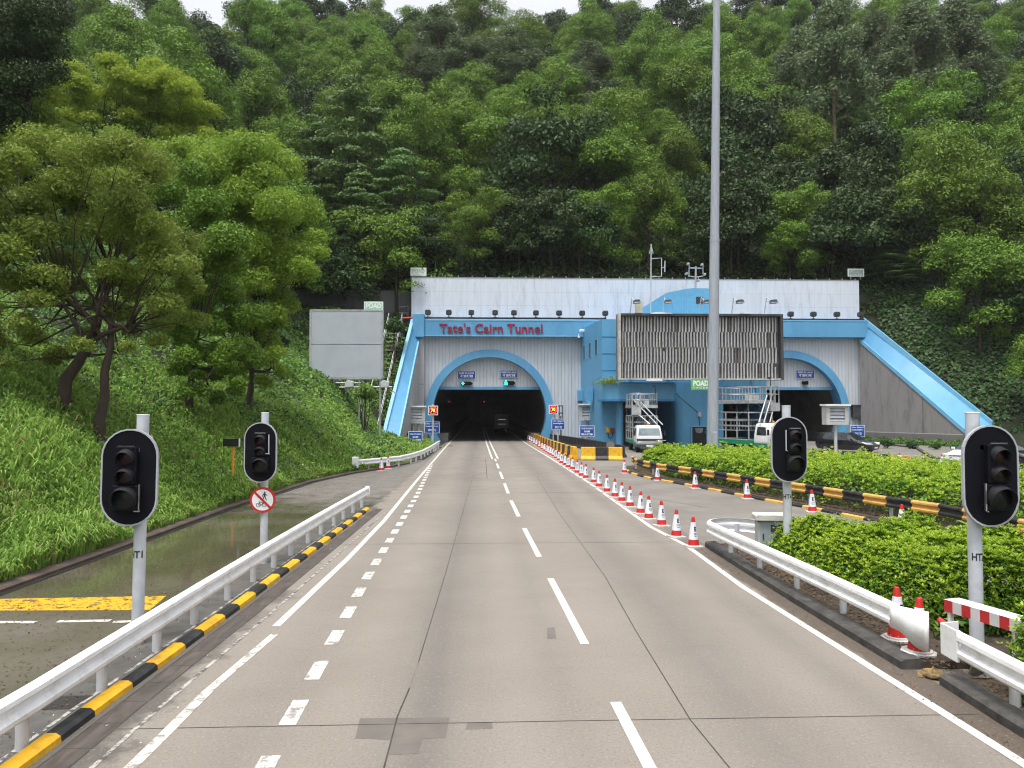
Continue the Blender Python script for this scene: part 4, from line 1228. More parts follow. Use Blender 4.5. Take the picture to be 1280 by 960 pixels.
for fx, fz in ((.33, .0), (.68, .0), (.97, 0)):
    x = a.x + (c.x - a.x) * fx
    zg = th(x, Yg)
    b.tube([(x, Yg + .1, a.z - .1), (x, Yg + .1, min(zg - .3, a.z - 1.2))], .06, 6)
    b.tube([(x, Yg + .1, a.z - .1), (x + 1.3, Yg + .2, a.z - 1.35)], .045, 6)
b.tube([(a.x + 2, Yg + .1, a.z - .45), (a.x + 4.0, Yg + .1, a.z - .45)], .06, 6); b.tube([(a.x + 2.3, Yg + .1, a.z - .8), (c.x + .8, Yg + .1, a.z - .75)], .05, 6)
b.tube([(a.x - .3, Yg + 1.5, a.z + .3), (a.x + .5, Yg + .6, a.z - .3), (a.x + 1.3, Yg + .4, a.z - .65)], .06, 6)
b.build('support', ALU, gb)
for fx, w in ((.56, 'under the middle'), (1.05, 'under the right corner')):
    x = a.x + (c.x - a.x) * fx
    p = Vector((x, Yg - .2, a.z - .55))
    t = thing('floodlight', 'grey floodlight on a strut ' + w + ' of the blank grey billboard', 'floodlight', p, 'floodlights under the blank billboard')
    b = MB(); b.prism([(p.x - .35, p.z - .3), (p.x - .35, p.z + .12), (p.x - .1, p.z + .3), (p.x + .35, p.z + .2), (p.x + .3, p.z - .25)], p.y - .3, p.y + .1); b.build('lamp_head', POLEGREY, t, bevel=.05)
    b = MB(); b.cyl(p + Vector((0, .1, 0)), p + Vector((0, .3, .1)), .05, 6); b.build('bracket', ALU, t)

# stairway with railings beside the left wing wall, and the red barrier at its head
st = thing('slope_stairs', 'steep maintenance stairs with thin steel railings climbing beside the wing wall on the left', 'stairs', A(478, 548, 70))
w0, w1 = A(476, 548, 69.5), A(507, 404, 80)
b, c_ = MB(), MB()
for k in range(26):
    t_ = k / 25
    p = w0.lerp(w1, t_) + Vector((-1.1, 0, 0))
    b.box((p.x, p.y, p.z - .25), (1.3, .5, .14))
b.build('steps', CONCRETE, st)
for off in (-.35, -1.75):
    c_ = MB()
    d = Vector((off, 0, 0))
    for h in (.55, 1.05):
        c_.tube([w0 + d + Vector((0, 0, h)), w1 + d + Vector((0, 0, h))], .035, 6)
    for k in range(11):
        p = w0.lerp(w1, k / 10) + d
        c_.tube([p + Vector((0, 0, -.4)), p + Vector((0, 0, 1.05))], .035, 6)
    c_.build('railing', ALU, st)
rb = MB(); p, q_ = A(503, 398, 80), A(516, 397.5, 80); rb.cyl(p, q_, .14, 8)
o = rb.build('red_pipe', mat('red_pipe_paint', (.40, .03, .03), .5), origin=p); tag(o, 'short red pipe at the head of the stairs left of the blue fascia', 'pipe')
rb = MB()
for py_ in (383.5, 391):
    rb.cyl(A(499, py_, 80), A(511, py_, 80), .04, 6)
for px_ in (499, 505, 511):
    rb.cyl(A(px_, 383, 80), A(px_, 405, 80), .04, 6)
o = rb.build('landing_railing', STEELDARK, origin=A(505, 405, 80)); tag(o, 'small dark railing around the landing at the head of the stairs', 'railing')

# ------------------------------------------------------------------ posts with louvred boxes, road signs and speed signals by the bores
def ground_at(p): return max(0, th(p.x, p.y))
def louvre_box(x0, y0, x1, y1, Y, label, post_r=.12, twin=False):
    a, c = A(x0, y1, Y), A(x1, y0, Y)
    xm = (a.x + c.x) / 2
    zg = max(0, th(xm, Y))
    t = thing('louvred_box', label, 'box', (xm, Y, zg), 'grey louvred boxes on posts')
    b = MB()
    w = (c.x - a.x); h = c.z - a.z
    b.bb((a.x, Y + .03, a.z), (a.x + w * .17, Y + .8, c.z)); b.bb((c.x - w * .17, Y + .03, a.z), (c.x, Y + .8, c.z)); b.bb((a.x + w * .17, Y + .03, a.z), (c.x - w * .17, Y + .8, a.z + h * .16)); b.bb((a.x + w * .17, Y + .03, c.z - h * .1), (c.x - w * .17, Y + .8, c.z)); b.bb((a.x + .1, Y + .7, a.z + .1), (c.x - .1, Y + .78, c.z - .1))
    b.build('case', CABGREY, t)
    b = MB()
    for k in range(4):
        zz_ = a.z + h * .18 + h * .72 * k / 4
        b.add([(a.x + w * .17, Y + .06, zz_), (c.x - w * .17, Y + .06, zz_), (c.x - w * .17, Y + .16, zz_ + h * .17), (a.x + w * .17, Y + .16, zz_ + h * .17)], [(0, 1, 2, 3)])
    b.build('louvres', mat('louvre_grey', (.36, .39, .43), .45), t)
    b = MB(); b.bb((a.x - .1, Y - .15, c.z + .002), (c.x + .1, Y + .9, c.z + .14)); b.build('lid', WHITE, t)
    b = MB()
    for dx in ((-.25, .25) if twin else (0,)):
        b.cyl((xm + dx, Y + .4, zg - .2), (xm + dx, Y + .4, a.z), post_r, 10)
    b.build('post', POLEGREY, t)
louvre_box(508, 509, 531.5, 529.5, 75, 'grey louvred box on posts in front of the left wing wall', twin=True)
louvre_box(724, 506.5, 747.5, 525.5, 76, 'grey louvred box on posts against the blue building beside the named bore', twin=True)
louvre_box(1033.5, 507.5, 1061, 531, 55, 'pale louvred box on a single white post behind the clipped hedge in the median')
t = thing('signal_box', 'dark box hanging at the corner of the bore on the far right', 'box', A(1075, 524, PY - .4))
b = MB(); p, q_ = A(1066, 522, PY - .4), A(1080, 507, PY - .4); b.bb((p.x, PY - .5, p.z), (q_.x, PY - .02, q_.z)); b.build('case', STEELDARK, t)
b = MB(); b.bb((p.x - .3, PY - .6, q_.z), (q_.x + .3, PY - .02, q_.z + .1)); b.build('lid', STEELDARK, t)
def post_sign(label, x0, y0, x1, y1, Y, lines, cat='sign', name='road_sign', group=None, tilt=0):
    t = flat_sign(name, label, cat, x0, y0, x1, y1, Y, lines, group=group)
    zg = max(0, th(t.location.x, Y))
    b = MB(); b.cyl((t.location.x, Y + .14, zg - .3), (t.location.x, Y + .14, A(x0, y0, Y).z - .15), .075, 10); b.build('post', POLEGREY, t)
    return t
post_sign('blue radio sign on a post in the grass by the left wing wall', 510.5, 539, 528, 553, 69, [('TUNE ON RADIO', 542.6, 2.0, 512, 526.5), ('\u8acb\u958b', 546.3, 2.4, 515.8, 522.8), ('\u96fb\u53f0\u5ee3\u64ad', 549.9, 2.6, 512.2, 526.2)], group='blue radio signs')
post_sign('blue radio sign on a post behind the striped barrier beside the blue building', 724.5, 532, 743, 546, 68, [('TUNE ON RADIO', 535.6, 2.0, 726, 741.5), ('\u8acb\u958b', 539.3, 2.4, 730.2, 737.4), ('\u96fb\u53f0\u5ee3\u64ad', 542.9, 2.6, 726.5, 741)], group='blue radio signs')
dl = lambda x0, y0, w: [('Use dipped', y0 + 2.8, 2.1, x0 + 1.5, x0 + w - 1.5), ('headlights', y0 + 5.9, 2.1, x0 + 1.8, x0 + w - 1.8), ('\u7528\u4f4e\u71c8', y0 + 10.6, 3.2, x0 + w * .24, x0 + w * .78)]
post_sign('blue dipped headlights sign on a post at the left mouth of the named bore', 530.5, 527, 549.5, 541.5, 73, dl(530.5, 527, 19), group='blue dipped headlights signs')
post_sign('blue dipped headlights sign on a post at the right mouth of the named bore', 689.5, 523.5, 706, 537, 75, dl(689.5, 523.5, 16.5), group='blue dipped headlights signs')
post_sign('blue dipped headlights sign beside the black car at the far right bore', 1063.5, 531.5, 1081, 546, 77, dl(1063.5, 531.5, 17.5), group='blue dipped headlights signs')
SPEEDRED = emit('lit_speed_red', (.8, .05, .06), .45); SPEEDYEL = emit('lit_speed_digits', (1.0, .62, .10), .7)
for x0, y0, x1, y1, Y, w in ((535, 507, 547.5, 519, 72.6, 'left'), (686, 506, 697.5, 517.5, 76, 'right')):
    t = flat_sign('speed_signal', 'lit red speed limit signal reading 70 at the %s mouth of the named bore' % w, 'signal', x0, y0, x1, y1, Y, [], board=BOARDBLACK, border=SIGNWHITE, group='lit speed limit signals', bw=.09)
    p = A((x0 + x1) / 2, (y0 + y1) / 2, Y)
    b = MB(); n = 28
    ro, ri = .40, .27
    vs = [(p.x + ro * math.cos(2 * math.pi * k / n), Y - .03, p.z + ro * math.sin(2 * math.pi * k / n)) for k in range(n)] + [(p.x + ri * math.cos(2 * math.pi * k / n), Y - .03, p.z + ri * math.sin(2 * math.pi * k / n)) for k in range(n)]
    b.add(vs, [(k, (k + 1) % n, n + (k + 1) % n, n + k) for k in range(n)]); b.build('red_ring', SPEEDRED, t)
    b = MB(); text_on(b, '70', (p.x, Y - .03, p.z), .38, .36, 0, .04); b.build('digits', SPEEDYEL, t)
    b = MB(); b.cyl((p.x, Y + .14, 0), (p.x, Y + .14, A(x0, y0, Y).z + .15), .07, 10); b.build('post', POLEGREY, t)
b = MB(); Y = 77.5
for py_ in (507.3, 516.3):
    b.tube([A(697, py_, Y), A(704, py_, Y)], .06, 6)
b.tube([A(703.4, 507, Y), A(703.4, 530, Y)], .05, 6); b.tube([A(699.5, 507, Y), A(699.5, 524, Y)], .04, 6)
b.tube([A(701, 520, Y), (A(701, 520, Y).x, Y, 0)], .06, 6)
o = b.build('cable_frame', STEELDARK, origin=(A(700, 520, Y).x, Y, 0)); tag(o, 'dark steel cable frame standing behind the speed signal right of the named bore', 'frame')

# ------------------------------------------------------------------ high mast
hm = thing('lighting_mast', 'very tall pale grey steel mast rising from the median hedge', 'mast', G(890.5, 581))
base = hm.location.copy()
Yh = base.y
p0, p1 = Vector((base.x, Yh, 0)), A(893.3, 300, Yh)
topv = A(896.4, -60, Yh)
b = MB(); b.tube([p0, p0.lerp(p1, .5), p1], [6.9 * Yh / FPX, 6.6 * Yh / FPX, 6.0 * Yh / FPX], 24); b.build('lower_section', MASTGREY, hm)
b = MB(); b.tube([p1, p1.lerp(topv, .5), topv], [5.6 * Yh / FPX, 4.9 * Yh / FPX, 4.1 * Yh / FPX], 24); b.build('upper_section', MASTGREY, hm)
b = MB(); b.cyl(p1 - Vector((0, 0, .12)), p1 + Vector((0, 0, .05)), 6.3 * Yh / FPX, 24); b.build('joint_collar', MASTGREY, hm)
b = MB(); b.box((p0.x + .05, Yh - 6.6 * Yh / FPX, 1.5), (.35, .12, 1.1)); b.build('hatch', MASTGREY, hm, bevel=.03)

# ------------------------------------------------------------------ traffic signals
def stadium(cx, cz, w, h, n=14):
    r = w / 2; k = h / 2 - r
    return [(cx + r * math.cos(a), cz + k + r * math.sin(a)) for a in np.linspace(0, math.pi, n)] + [(cx + r * math.cos(a), cz - k + r * math.sin(a)) for a in np.linspace(math.pi, 2 * math.pi, n)]
def signal(label, base, top_z, bx, bz, bw, bh, code, code_z, side=1, mirror=1, board_yaw=0.0, pole_r=.085, halo='r', lx=None):
    """base on the ground; board centre offset bx from the pole; code lettered on the pole"""
    t = thing('traffic_signal', label, 'traffic light', base, 'unlit traffic signals at the tunnel approach')
    b = MB(); b.tube([(0, 0, 0), (0, 0, top_z - .012)], pole_r, 28, caps=False); b.build('pole', mat('signal_pole', (.52, .55, .60), .4, dirt=(.33, .34, .36), dirt_amt=.5, dirt_scale=4, var=.1), t, world=False, fixn=True)
    b = MB(); b.tube([(0, 0, top_z - .012), (0, 0, top_z), (0, 0, top_z + .001)], [pole_r + .004, pole_r + .004, .002], 28); b.build('pole_cap', WHITE, t, world=False)
    y0 = -pole_r - .10
    b = MB(); b.prism(stadium(bx, bz, bw - .03, bh - .03), y0, y0 + .03); bd = b.build('backboard', BOARDBLACK, t, world=False)
    O, I = stadium(bx, bz, bw, bh), stadium(bx, bz, bw - .044, bh - .044)
    b = MB(); n = len(O)
    vs = [(x, y0 - .012, z) for x, z in O] + [(x, y0 - .012, z) for x, z in I] + [(x, y0 + .04, z) for x, z in O] + [(x, y0 + .04, z) for x, z in I]
    fs = []
    for k in range(n):
        j = (k + 1) % n
        fs += [(k, j, n + j, n + k), (k, 2 * n + k, 2 * n + j, j), (n + k, n + j, 3 * n + j, 3 * n + k), (2 * n + k, 3 * n + k, 3 * n + j, 2 * n + j)]
    b.add(vs, fs); b.build('rim', mat('reflective_rim', (.40, .42, .46), .4, var=.06), bd, world=False)
    # housing of three aspects: two small ones over a larger one
    cx = bx if lx is None else bx + lx
    s_ = bh / 1.41
    spec = [(bz + .30 * s_, .105 * s_, LENSRED), (bz + .035 * s_, .105 * s_, LENSAMBER), (bz - .285 * s_, .155 * s_, LENSGREEN)]
    b = MB()
    b.bb((cx - .145 * s_, y0 - .10, bz - .10 * s_), (cx + .145 * s_, y0 - .001, bz + .44 * s_)); b.bb((cx - .19 * s_, y0 - .11, bz - .47 * s_), (cx + .19 * s_, y0 - .001, bz - .105 * s_))
    b.build('housing', BOARDBLACK, t, world=False, bevel=.015)
    for z, r_, m in spec:
        yf = y0 - .105
        b = MB(); n = 24
        vs, fs = [], []
        for q_, (rr, dy) in enumerate(((r_, 0), (r_ * .6, -.018), (0.001, -.026))):
            vs += [(cx + rr * math.cos(2 * math.pi * k / n), yf - .008 + dy, z + rr * math.sin(2 * math.pi * k / n)) for k in range(n)]
        for q_ in range(2):
            fs += [(q_ * n + k, q_ * n + (k + 1) % n, (q_ + 1) * n + (k + 1) % n, (q_ + 1) * n + k) for k in range(n)]
        b.add(vs, fs, 0, True); b.build('lens', m, t, world=False)
        b = MB()
        a0, a1 = R(-25), R(205)
        nn = 22
        L_ = .13 * s_ * (1 if r_ < .12 else 1.2)
        vs, fs = [], []
        for k in range(nn + 1):
            a = a0 + (a1 - a0) * k / nn
            ln = L_ * (.35 + .65 * max(0, math.sin((a - a0) / (a1 - a0) * math.pi)) ** .6)
            for rr in (r_ * 1.08, r_ * 1.16):
                vs.append((cx + rr * math.cos(a), yf + .004, z + rr * math.sin(a)))
                vs.append((cx + rr * math.cos(a), yf - ln, z + rr * math.sin(a) - .045 * s_))
        for k in range(nn):
            i, j = 4 * k, 4 * (k + 1)
            fs += [(i, j, j + 1, i + 1), (i + 2, i + 3, j + 3, j + 2), (i + 1, j + 1, j + 3, i + 3)]
        fs += [(0, 1, 3, 2), (4 * nn, 4 * nn + 2, 4 * nn + 3, 4 * nn + 1)]
        b.add(vs, fs, 0, True); b.build('visor', mat('visor_grey', (.014, .0145, .018), .65, var=.2, spec=.2), t, world=False)
    # bare metal hinge bars that catch the light
    b = MB(); hx = cx + side * .205 * s_
    zt_, zb_ = (bz - .09 * s_, bz - .47 * s_) if halo == 'g' else (bz + .42 * s_, bz - .02 * s_)
    b.bb((hx - .008, y0 - .13, zb_), (hx + .008, y0 - .10, zt_)); b.bb((hx - side * .05 - .02, y0 - .13, zb_ - .012), (hx + .02, y0 - .108, zb_ + .004))
    b.bb((cx - .12 * s_, y0 - .115, bz + .455 * s_), (cx + .12 * s_, y0 - .1, bz + .463 * s_))
    b.build('hinge_bar', CHROME if halo == 'g' else POLEGREY, t, world=False)
    b = MB(); b.box((bx * .5, y0 + .08, bz + .4), (.16, .16, .06)); b.box((bx * .5, y0 + .08, bz - .4), (.16, .16, .06)); b.bb((pole_r * .6, -.06, bz + .52), (pole_r + .06, .02, bz + .6)); b.build('bracket', POLEGREY, t, world=False)
    # characters wrapped around the pole
    vs, fs = text_sliced(code, .03)
    b = MB(); hgt = .105; wd = .20
    V = []
    for v in vs:
        a = (v[0] * wd) / pole_r - .30 * mirror
        V.append(((pole_r + .002) * math.sin(a), -(pole_r + .002) * math.cos(a), code_z + v[1] * hgt))
    b.add(V, fs)
    if code_z > .7: b.build('code_lettering', INK, t, world=False, fixn=False)
    return t
def sig_at(px, py_base, Yd=None):
    p = G(px, py_base); return Vector((p.x, p.y, 0))
def zof(py, Y, px=640): return A(px, py, Y).z
p = sig_at(171.5, 804)
s1 = signal('large traffic signal on the left pole lettered T1 behind the near white guardrail', p, zof(518, p.y, 175), -.10, zof(595.5, p.y, 165), .79, 1.41, 'HT1', zof(692, p.y, 172), 1, 1, halo='g', lx=-.02)
s1.rotation_euler = (R(-.0), R(.55), R(3))
p = sig_at(329.5, 704)
signal('traffic signal with a round prohibition sign on its pole behind the left guardrail', p, zof(515.5, p.y, 330), -.045, zof(565, p.y, 327), .715, 1.335, 'HT3', .6, 1, pole_r=.082, lx=.02)
p = Vector((A(984, 620, 16.3).x, 16.3, .1))
signal('traffic signal lettered T4 rising behind the grey cabinet and the clipped shrubs', p, zof(507, 16.3) - .1, -.02, zof(562, 16.3) - .1, .79, 1.41, 'HT4', zof(622, 16.3) - .1, -1, 1, pole_r=.09, lx=.09)
p = Vector((A(1219, 700, 10.55).x, 10.55, .1))
s4 = signal('large traffic signal lettered HTZ on the right beside the red and white barrier', p, zof(515, 10.55, 1217) - .1, .12, zof(593.5, 10.55, 1229) - .1, .80, 1.42, 'HTZ', zof(695, 10.55, 1218) - .1, -1, -.2, pole_r=.092, halo='g', lx=.05)

# round no-walking no-cycling sign on the second signal's pole
p = sig_at(329.5, 704); Y = p.y - .13; c = A(328.3, 625, Y)
ns = thing('prohibition_sign', 'round red and white sign barring walkers and cyclists on a signal pole', 'sign', c)
def disc(b, c, r, y, n=40, mi=0):
    b.add([(c.x + r * math.cos(2 * math.pi * k / n), y, c.z + r * math.sin(2 * math.pi * k / n)) for k in range(n)], [tuple(range(n))], mi)
b = MB(); n = 40; r0 = .283
b.prism([(c.x + r0 * math.cos(2 * math.pi * k / n), c.z + r0 * math.sin(2 * math.pi * k / n)) for k in range(n)], Y, Y + .02); b.build('plate', RED, ns)
b = MB(); disc(b, c, r0 - .05, Y - .004); b.build('white_field', SIGNWHITE, ns)
def pic(b, polys, s_, ox, oz, y):
    for P in polys:
        b.add([(c.x + ox + x * s_, y, c.z + oz + z * s_) for x, z in P], [tuple(range(len(P)))])
b = MB()
circ = lambda cx, cz, r: [(cx + r * math.cos(2 * math.pi * k / 14), cz + r * math.sin(2 * math.pi * k / 14)) for k in range(14)]
pic(b, [circ(0, .95, .14), [(-.2, .78), (.16, .8), (.14, .3), (-.18, .3)], [(-.18, .3), (.02, .3), (-.1, -.1), (-.34, -.55), (-.5, -.5), (-.26, -.08)], [(-.02, .3), (.15, .3), (.2, -.05), (.42, -.45), (.3, -.55), (.05, -.1)], [(-.2, .76), (-.12, .6), (-.36, .35), (-.3, .1), (-.4, .1), (-.46, .38)], [(.12, .76), (.5, .35), (.42, .28), (.1, .58)]], .12, .045, .055, Y - .008)
def ringp(b, cx, cz, r, w, s_, ox, oz, y):
    n_ = 18
    vs = [(c.x + ox + (cx + rr * math.cos(2 * math.pi * k / n_)) * s_, y, c.z + oz + (cz + rr * math.sin(2 * math.pi * k / n_)) * s_) for rr in (r, r - w) for k in range(n_)]
    b.add(vs, [(k, (k + 1) % n_, n_ + (k + 1) % n_, n_ + k) for k in range(n_)])
ringp(b, -.5, 0, .36, .08, .13, -.03, -.11, Y - .008); ringp(b, .5, 0, .36, .08, .13, -.03, -.11, Y - .008)
def bar(b, x0, z0, x1, z1, w, s_, ox, oz, y):
    d = Vector((x1 - x0, 0, z1 - z0)).normalized(); nn = Vector((-d.z, 0, d.x)) * w / 2
    b.add([(c.x + ox + (x + k * nn.x) * s_, y, c.z + oz + (z + k * nn.z) * s_) for x, z, k in ((x0, z0, 1), (x1, z1, 1), (x1, z1, -1), (x0, z0, -1))], [(0, 1, 2, 3)])
for sg in ((-.5, 0, -.25, .5), (-.25, .5, .35, .45), (-.25, .42, .0, -.05), (0, -.05, .38, .5), (-.5, 0, 0, -.05), (.5, 0, .35, .62), (.35, .62, .2, .66), (-.36, .55, -.12, .57)):
    bar(b, *sg, .07, .13, -.03, -.11, Y - .008)
b.build('pictogram', INK, ns)
b = MB(); s_ = 1; o_ = .165
b.add([(c.x - o_ - .018, Y - .012, c.z + o_ - .018), (c.x - o_ + .018, Y - .012, c.z + o_ + .018), (c.x + o_ + .018, Y - .012, c.z - o_ + .018), (c.x + o_ - .018, Y - .012, c.z - o_ - .018)], [(0, 1, 2, 3)]); b.build('red_bar', RED, ns)
b = MB(); b.bb((c.x - .03, Y + .02, c.z + .1), (c.x + .06, Y + .06, c.z + .14)); b.build('clamp', POLEGREY, ns)

# black plate on an orange post in the grass
Y = 30.0
p = A(290.5, 615, Y); zg = th(p.x, p.y)
mp_ = thing('marker_post', 'small black plate on a thin orange post in the grass', 'post', (p.x, Y, zg))
b = MB(); b.cyl((p.x, Y + .03, zg - .3), (p.x, Y + .03, A(290, 548, Y).z), .045, 10); b.build('post', ORANGE, mp_)
b = MB(); q0, q1 = A(279, 558, Y), A(299, 548.5, Y); b.bb((q0.x, Y - .05, q0.z), (q1.x, Y + .02, q1.z)); b.build('plate', mat('plate_black', (.012, .014, .014), .4), mp_)
b = MB(); b.bb((q1.x, Y - .06, q0.z - .01), (q1.x + .03, Y + .03, q1.z + .01)); b.build('plate_edge', WHITE, mp_)
# ------------------------------------------------------------------ guardrails
WB = [(0, .66), (.035, .655), (.07, .62), (.075, .575), (.02, .525), (.02, .475), (.075, .425), (.07, .38), (.035, .345), (0, .34)]
WPROF = WB + [(u - .018, z) for u, z in reversed(WB)]
def resample(path, step):
    P = [Vector((*p[:2], p[2] if len(p) > 2 else 0)) for p in path]
    out = []
    for a, b_ in zip(P[:-1], P[1:]):
        k = max(1, round((b_ - a).length / step))
        out += [a.lerp(b_, i / k) for i in range(k)]
    return out + [P[-1]]
def posts(t, pts, h, r, back, m, name='post', n=12):
    for p in pts:
        b = MB(); b.cyl((p[0] + back[0], p[1] + back[1], (p[2] if len(p) > 2 else 0) - .05), (p[0] + back[0], p[1] + back[1], (p[2] if len(p) > 2 else 0) + h), r, n)
        b.build(name, m, t)
def rail(name, label, path, m, flip=False, smooth=True, mis=None, lift=0.0, zs=1.0, prof=None):
    t = thing(name, label, 'guardrail', (path[0][0], path[0][1], 0))
    pr = [((-u if flip else u), z * zs + lift) for u, z in (prof or WPROF)]
    b = MB(); b.sweep(path, pr, True, mis, smooth=False)
    b.build('rail', m, t, weld=mis is None)
    return t
postsL = gp((40, 937), (120, 864), (191, 814), (240, 780), (282, 750), (317, 727), (345, 709), (367, 694), (386, 679), (401, 668), (416, 657), (430, 649), (441, 641), (452, 634))
cf = np.polyfit([p[1] for p in postsL], [p[0] for p in postsL], 2)
postsL = [(float(np.polyval(cf, y)), y) for x, y in postsL]
p0 = postsL[0]
pathL = [(p0[0] - .24, p0[1] - 7.2), (p0[0] - .10, p0[1] - 2.9), (p0[0] - .05, p0[1] - 1.45)] + postsL + [(postsL[-1][0] + .02, postsL[-1][1] + .5)]
pathL = [(x + .075, y) for x, y in pathL]
g1 = rail('guardrail', 'long white guardrail on round posts along the black and yellow kerb on the left', [(x, y, 0) for x, y in pathL], RAILWHITE)
posts(g1, [(x, y) for x, y in [(p0[0] - .24, p0[1] - 7.2), (p0[0] - .10, p0[1] - 2.9), (p0[0] - .05, p0[1] - 1.45)] + postsL], .56, .062, (0, 0), POLEGREY)
b = MB(); e = pathL[-1]; b.bb((e[0] - .05, e[1], .34), (e[0] + .1, e[1] + .08, .68)); b.build('end_plate', RAILWHITE, g1)
# guardrail that curves into the bore on the left
gl2 = gp((444, 590), (462, 588), (480, 586), (500, 583.5), (515, 579.5), (528, 574.5), (536, 569.5), (543, 564.5), (549, 560)) 
gl2 = [(x, y, 0.0) for x, y in gl2]
g2 = rail('guardrail', 'white guardrail curving along the grass into the named bore on the left', [Vector(p) for p in gl2], RAILWHITE)
posts(g2, resample(gl2, 2.2), .62, .06, (-.08, .05), POLEGREY)
b = MB(); p = Vector(gl2[0]); b.box((p.x, p.y, .52), (.34, .3, .62)); b.build('end_shoe', RAILWHITE, g2, bevel=.04)
# guardrail on the right with its looped nose
def nose(cx, cy, r, a0, a1, n=12):
    return [(cx + r * math.cos(R(a0 + (a1 - a0) * i / n)), cy + r * math.sin(R(a0 + (a1 - a0) * i / n)), 0) for i in range(n + 1)]
rp = [(5.79, 10.4, 0), (5.75, 12.5, 0), (5.69, 14.4, 0), (5.62, 16.2, 0), (5.57, 17.5, 0), (5.56, 18.1, 0)]
rp += nose(6.18, 18.2, .62, 176, 20, 14) + [(7.25, 17.8, 0), (7.7, 17.2, 0)]
g3 = rail('guardrail', 'white guardrail with a rounded looped nose along the dark kerb on the right', [Vector(p) for p in rp], RAILWHITE, flip=True, lift=.06)
posts(g3, [(5.92, 12.3), (5.87, 14.0), (5.80, 15.7), (5.76, 17.4), (6.3, 18.55), (7.2, 17.6)], .62, .06, (.02, 0), POLEGREY)
b = MB(); n = 10
fish = []
for k in range(n + 1):
    t_ = k / n
    x = 5.70 + .20 * t_ ** 1.6
    fish.append((x, 10.45 - .58 * t_, .72 + .035 * t_, .40 - .17 * sstep(.25, .85, t_)))
vs = [(x, y, z1) for x, y, z1, z0 in fish] + [(x, y, z0) for x, y, z1, z0 in fish] + [(x + .02, y + .012, z1) for x, y, z1, z0 in fish] + [(x + .02, y + .012, z0) for x, y, z1, z0 in fish]
m = n + 1
fs = []
for k in range(n):
    fs += [(k, k + 1, m + k + 1, m + k), (2 * m + k, 3 * m + k, 3 * m + k + 1, 2 * m + k + 1), (k, 2 * m + k, 2 * m + k + 1, k + 1), (m + k, m + k + 1, 3 * m + k + 1, 3 * m + k)]
fs += [(0, m, 3 * m, 2 * m), (n, 2 * m + n, 3 * m + n, m + n)]
b.add(vs, fs, 0, True); b.build('fishtail_end', RAILWHITE, g3)
# guardrail in the near right corner
rp2 = [(5.83, 9.05, 0), (5.79, 8.1, 0), (5.76, 7.0, 0), (5.76, 5.0, 0), (5.8, 2, 0)]
g4 = rail('guardrail', 'white guardrail with a flat end plate beside the red and white barrier', [Vector(p) for p in rp2], RAILWHITE, lift=.06)
posts(g4, [(5.97, 8.35), (5.94, 7.0), (5.94, 5.4), (5.96, 3)], .62, .06, (0, 0), POLEGREY)
b = MB(); b.prism([(5.755, 9.045), (5.775, 9.40), (5.79, 9.415), (6.03, 9.46), (6.04, 9.445), (5.805, 9.39), (5.79, 9.045)], .37, .745, 'z'); b.build('end_plate', RAILWHITE, g4)

# black and yellow guardrail along the median
mr = [(x + .42, y) for x, y in MEDIAN]
P = resample([(x, y, 0) for x, y in mr[:12]], .25)
cum = 0; pts = [P[0]]; mis = []
lens = (1.05, 1.0); k = 1; acc = 0
for a, b_ in zip(P[:-1], P[1:]):
    acc += (b_ - a).length
    pts.append(b_); mis.append(k % 2)
    if acc >= lens[k % 2] - .1:
        k += 1; acc = 0
g5 = rail('guardrail', 'long black and yellow guardrail along the clipped median hedge', pts, [BLACKPAINT, OCHRE], mis=mis, lift=.11, zs=1.02)
posts(g5, [(p.x + .12, p.y, .08) for p in P[4::16]], .62, .055, (0, 0), POLEGREY)

# ------------------------------------------------------------------ red and white barrier beam
Yb = 9.9
ba, bb_ = Vector((6.23, 10.05, 0)), Vector((6.50, 8.98, 0))
bt = thing('barrier_beam', 'red and white striped barrier beam with a white top on thin legs', 'barrier', ba)
d = (bb_ - ba).normalized(); nn = Vector((-d.y, d.x, 0)) * -1
n_ = Vector((d.y, -d.x, 0))
if n_.x > 0: n_ = -n_
b = MB(); Lb = (bb_ - ba).length
for k in range(8):
    s0, s1 = Lb * k / 8, Lb * (k + 1) / 8
    vs = []
    for s_ in (s0, s1):
        for off, z in ((-.0, .72), (-.0, .875), (-.26, .875), (-.26, .72)):
            vs.append(ba + d * s_ - n_ * (-off) + Vector((0, 0, z)))
    b.add(vs, [(0, 1, 5, 4), (2, 3, 7, 6), (3, 0, 4, 7)], k % 2)
    b.add([vs[1], vs[2], vs[6], vs[5]], [(0, 1, 2, 3)], 2)
    if k == 0: b.add(vs[:4], [(0, 1, 2, 3)], 2)
    if k == 7: b.add(vs[4:], [(3, 2, 1, 0)], 2)
b.build('beam', [mat('barrier_red', (.42, .02, .02), .4), mat('barrier_grey', (.52, .52, .52), .45), WHITE], bt)
b = MB(); q_ = ba + d * .06 - n_ * .05; b.box((q_.x, q_.y, .36), (.055, .055, .72)); q2 = ba + d * 1.0 - n_ * .05; b.box((q2.x, q2.y, .36), (.055, .055, .72)); b.build('leg', WHITE, bt)

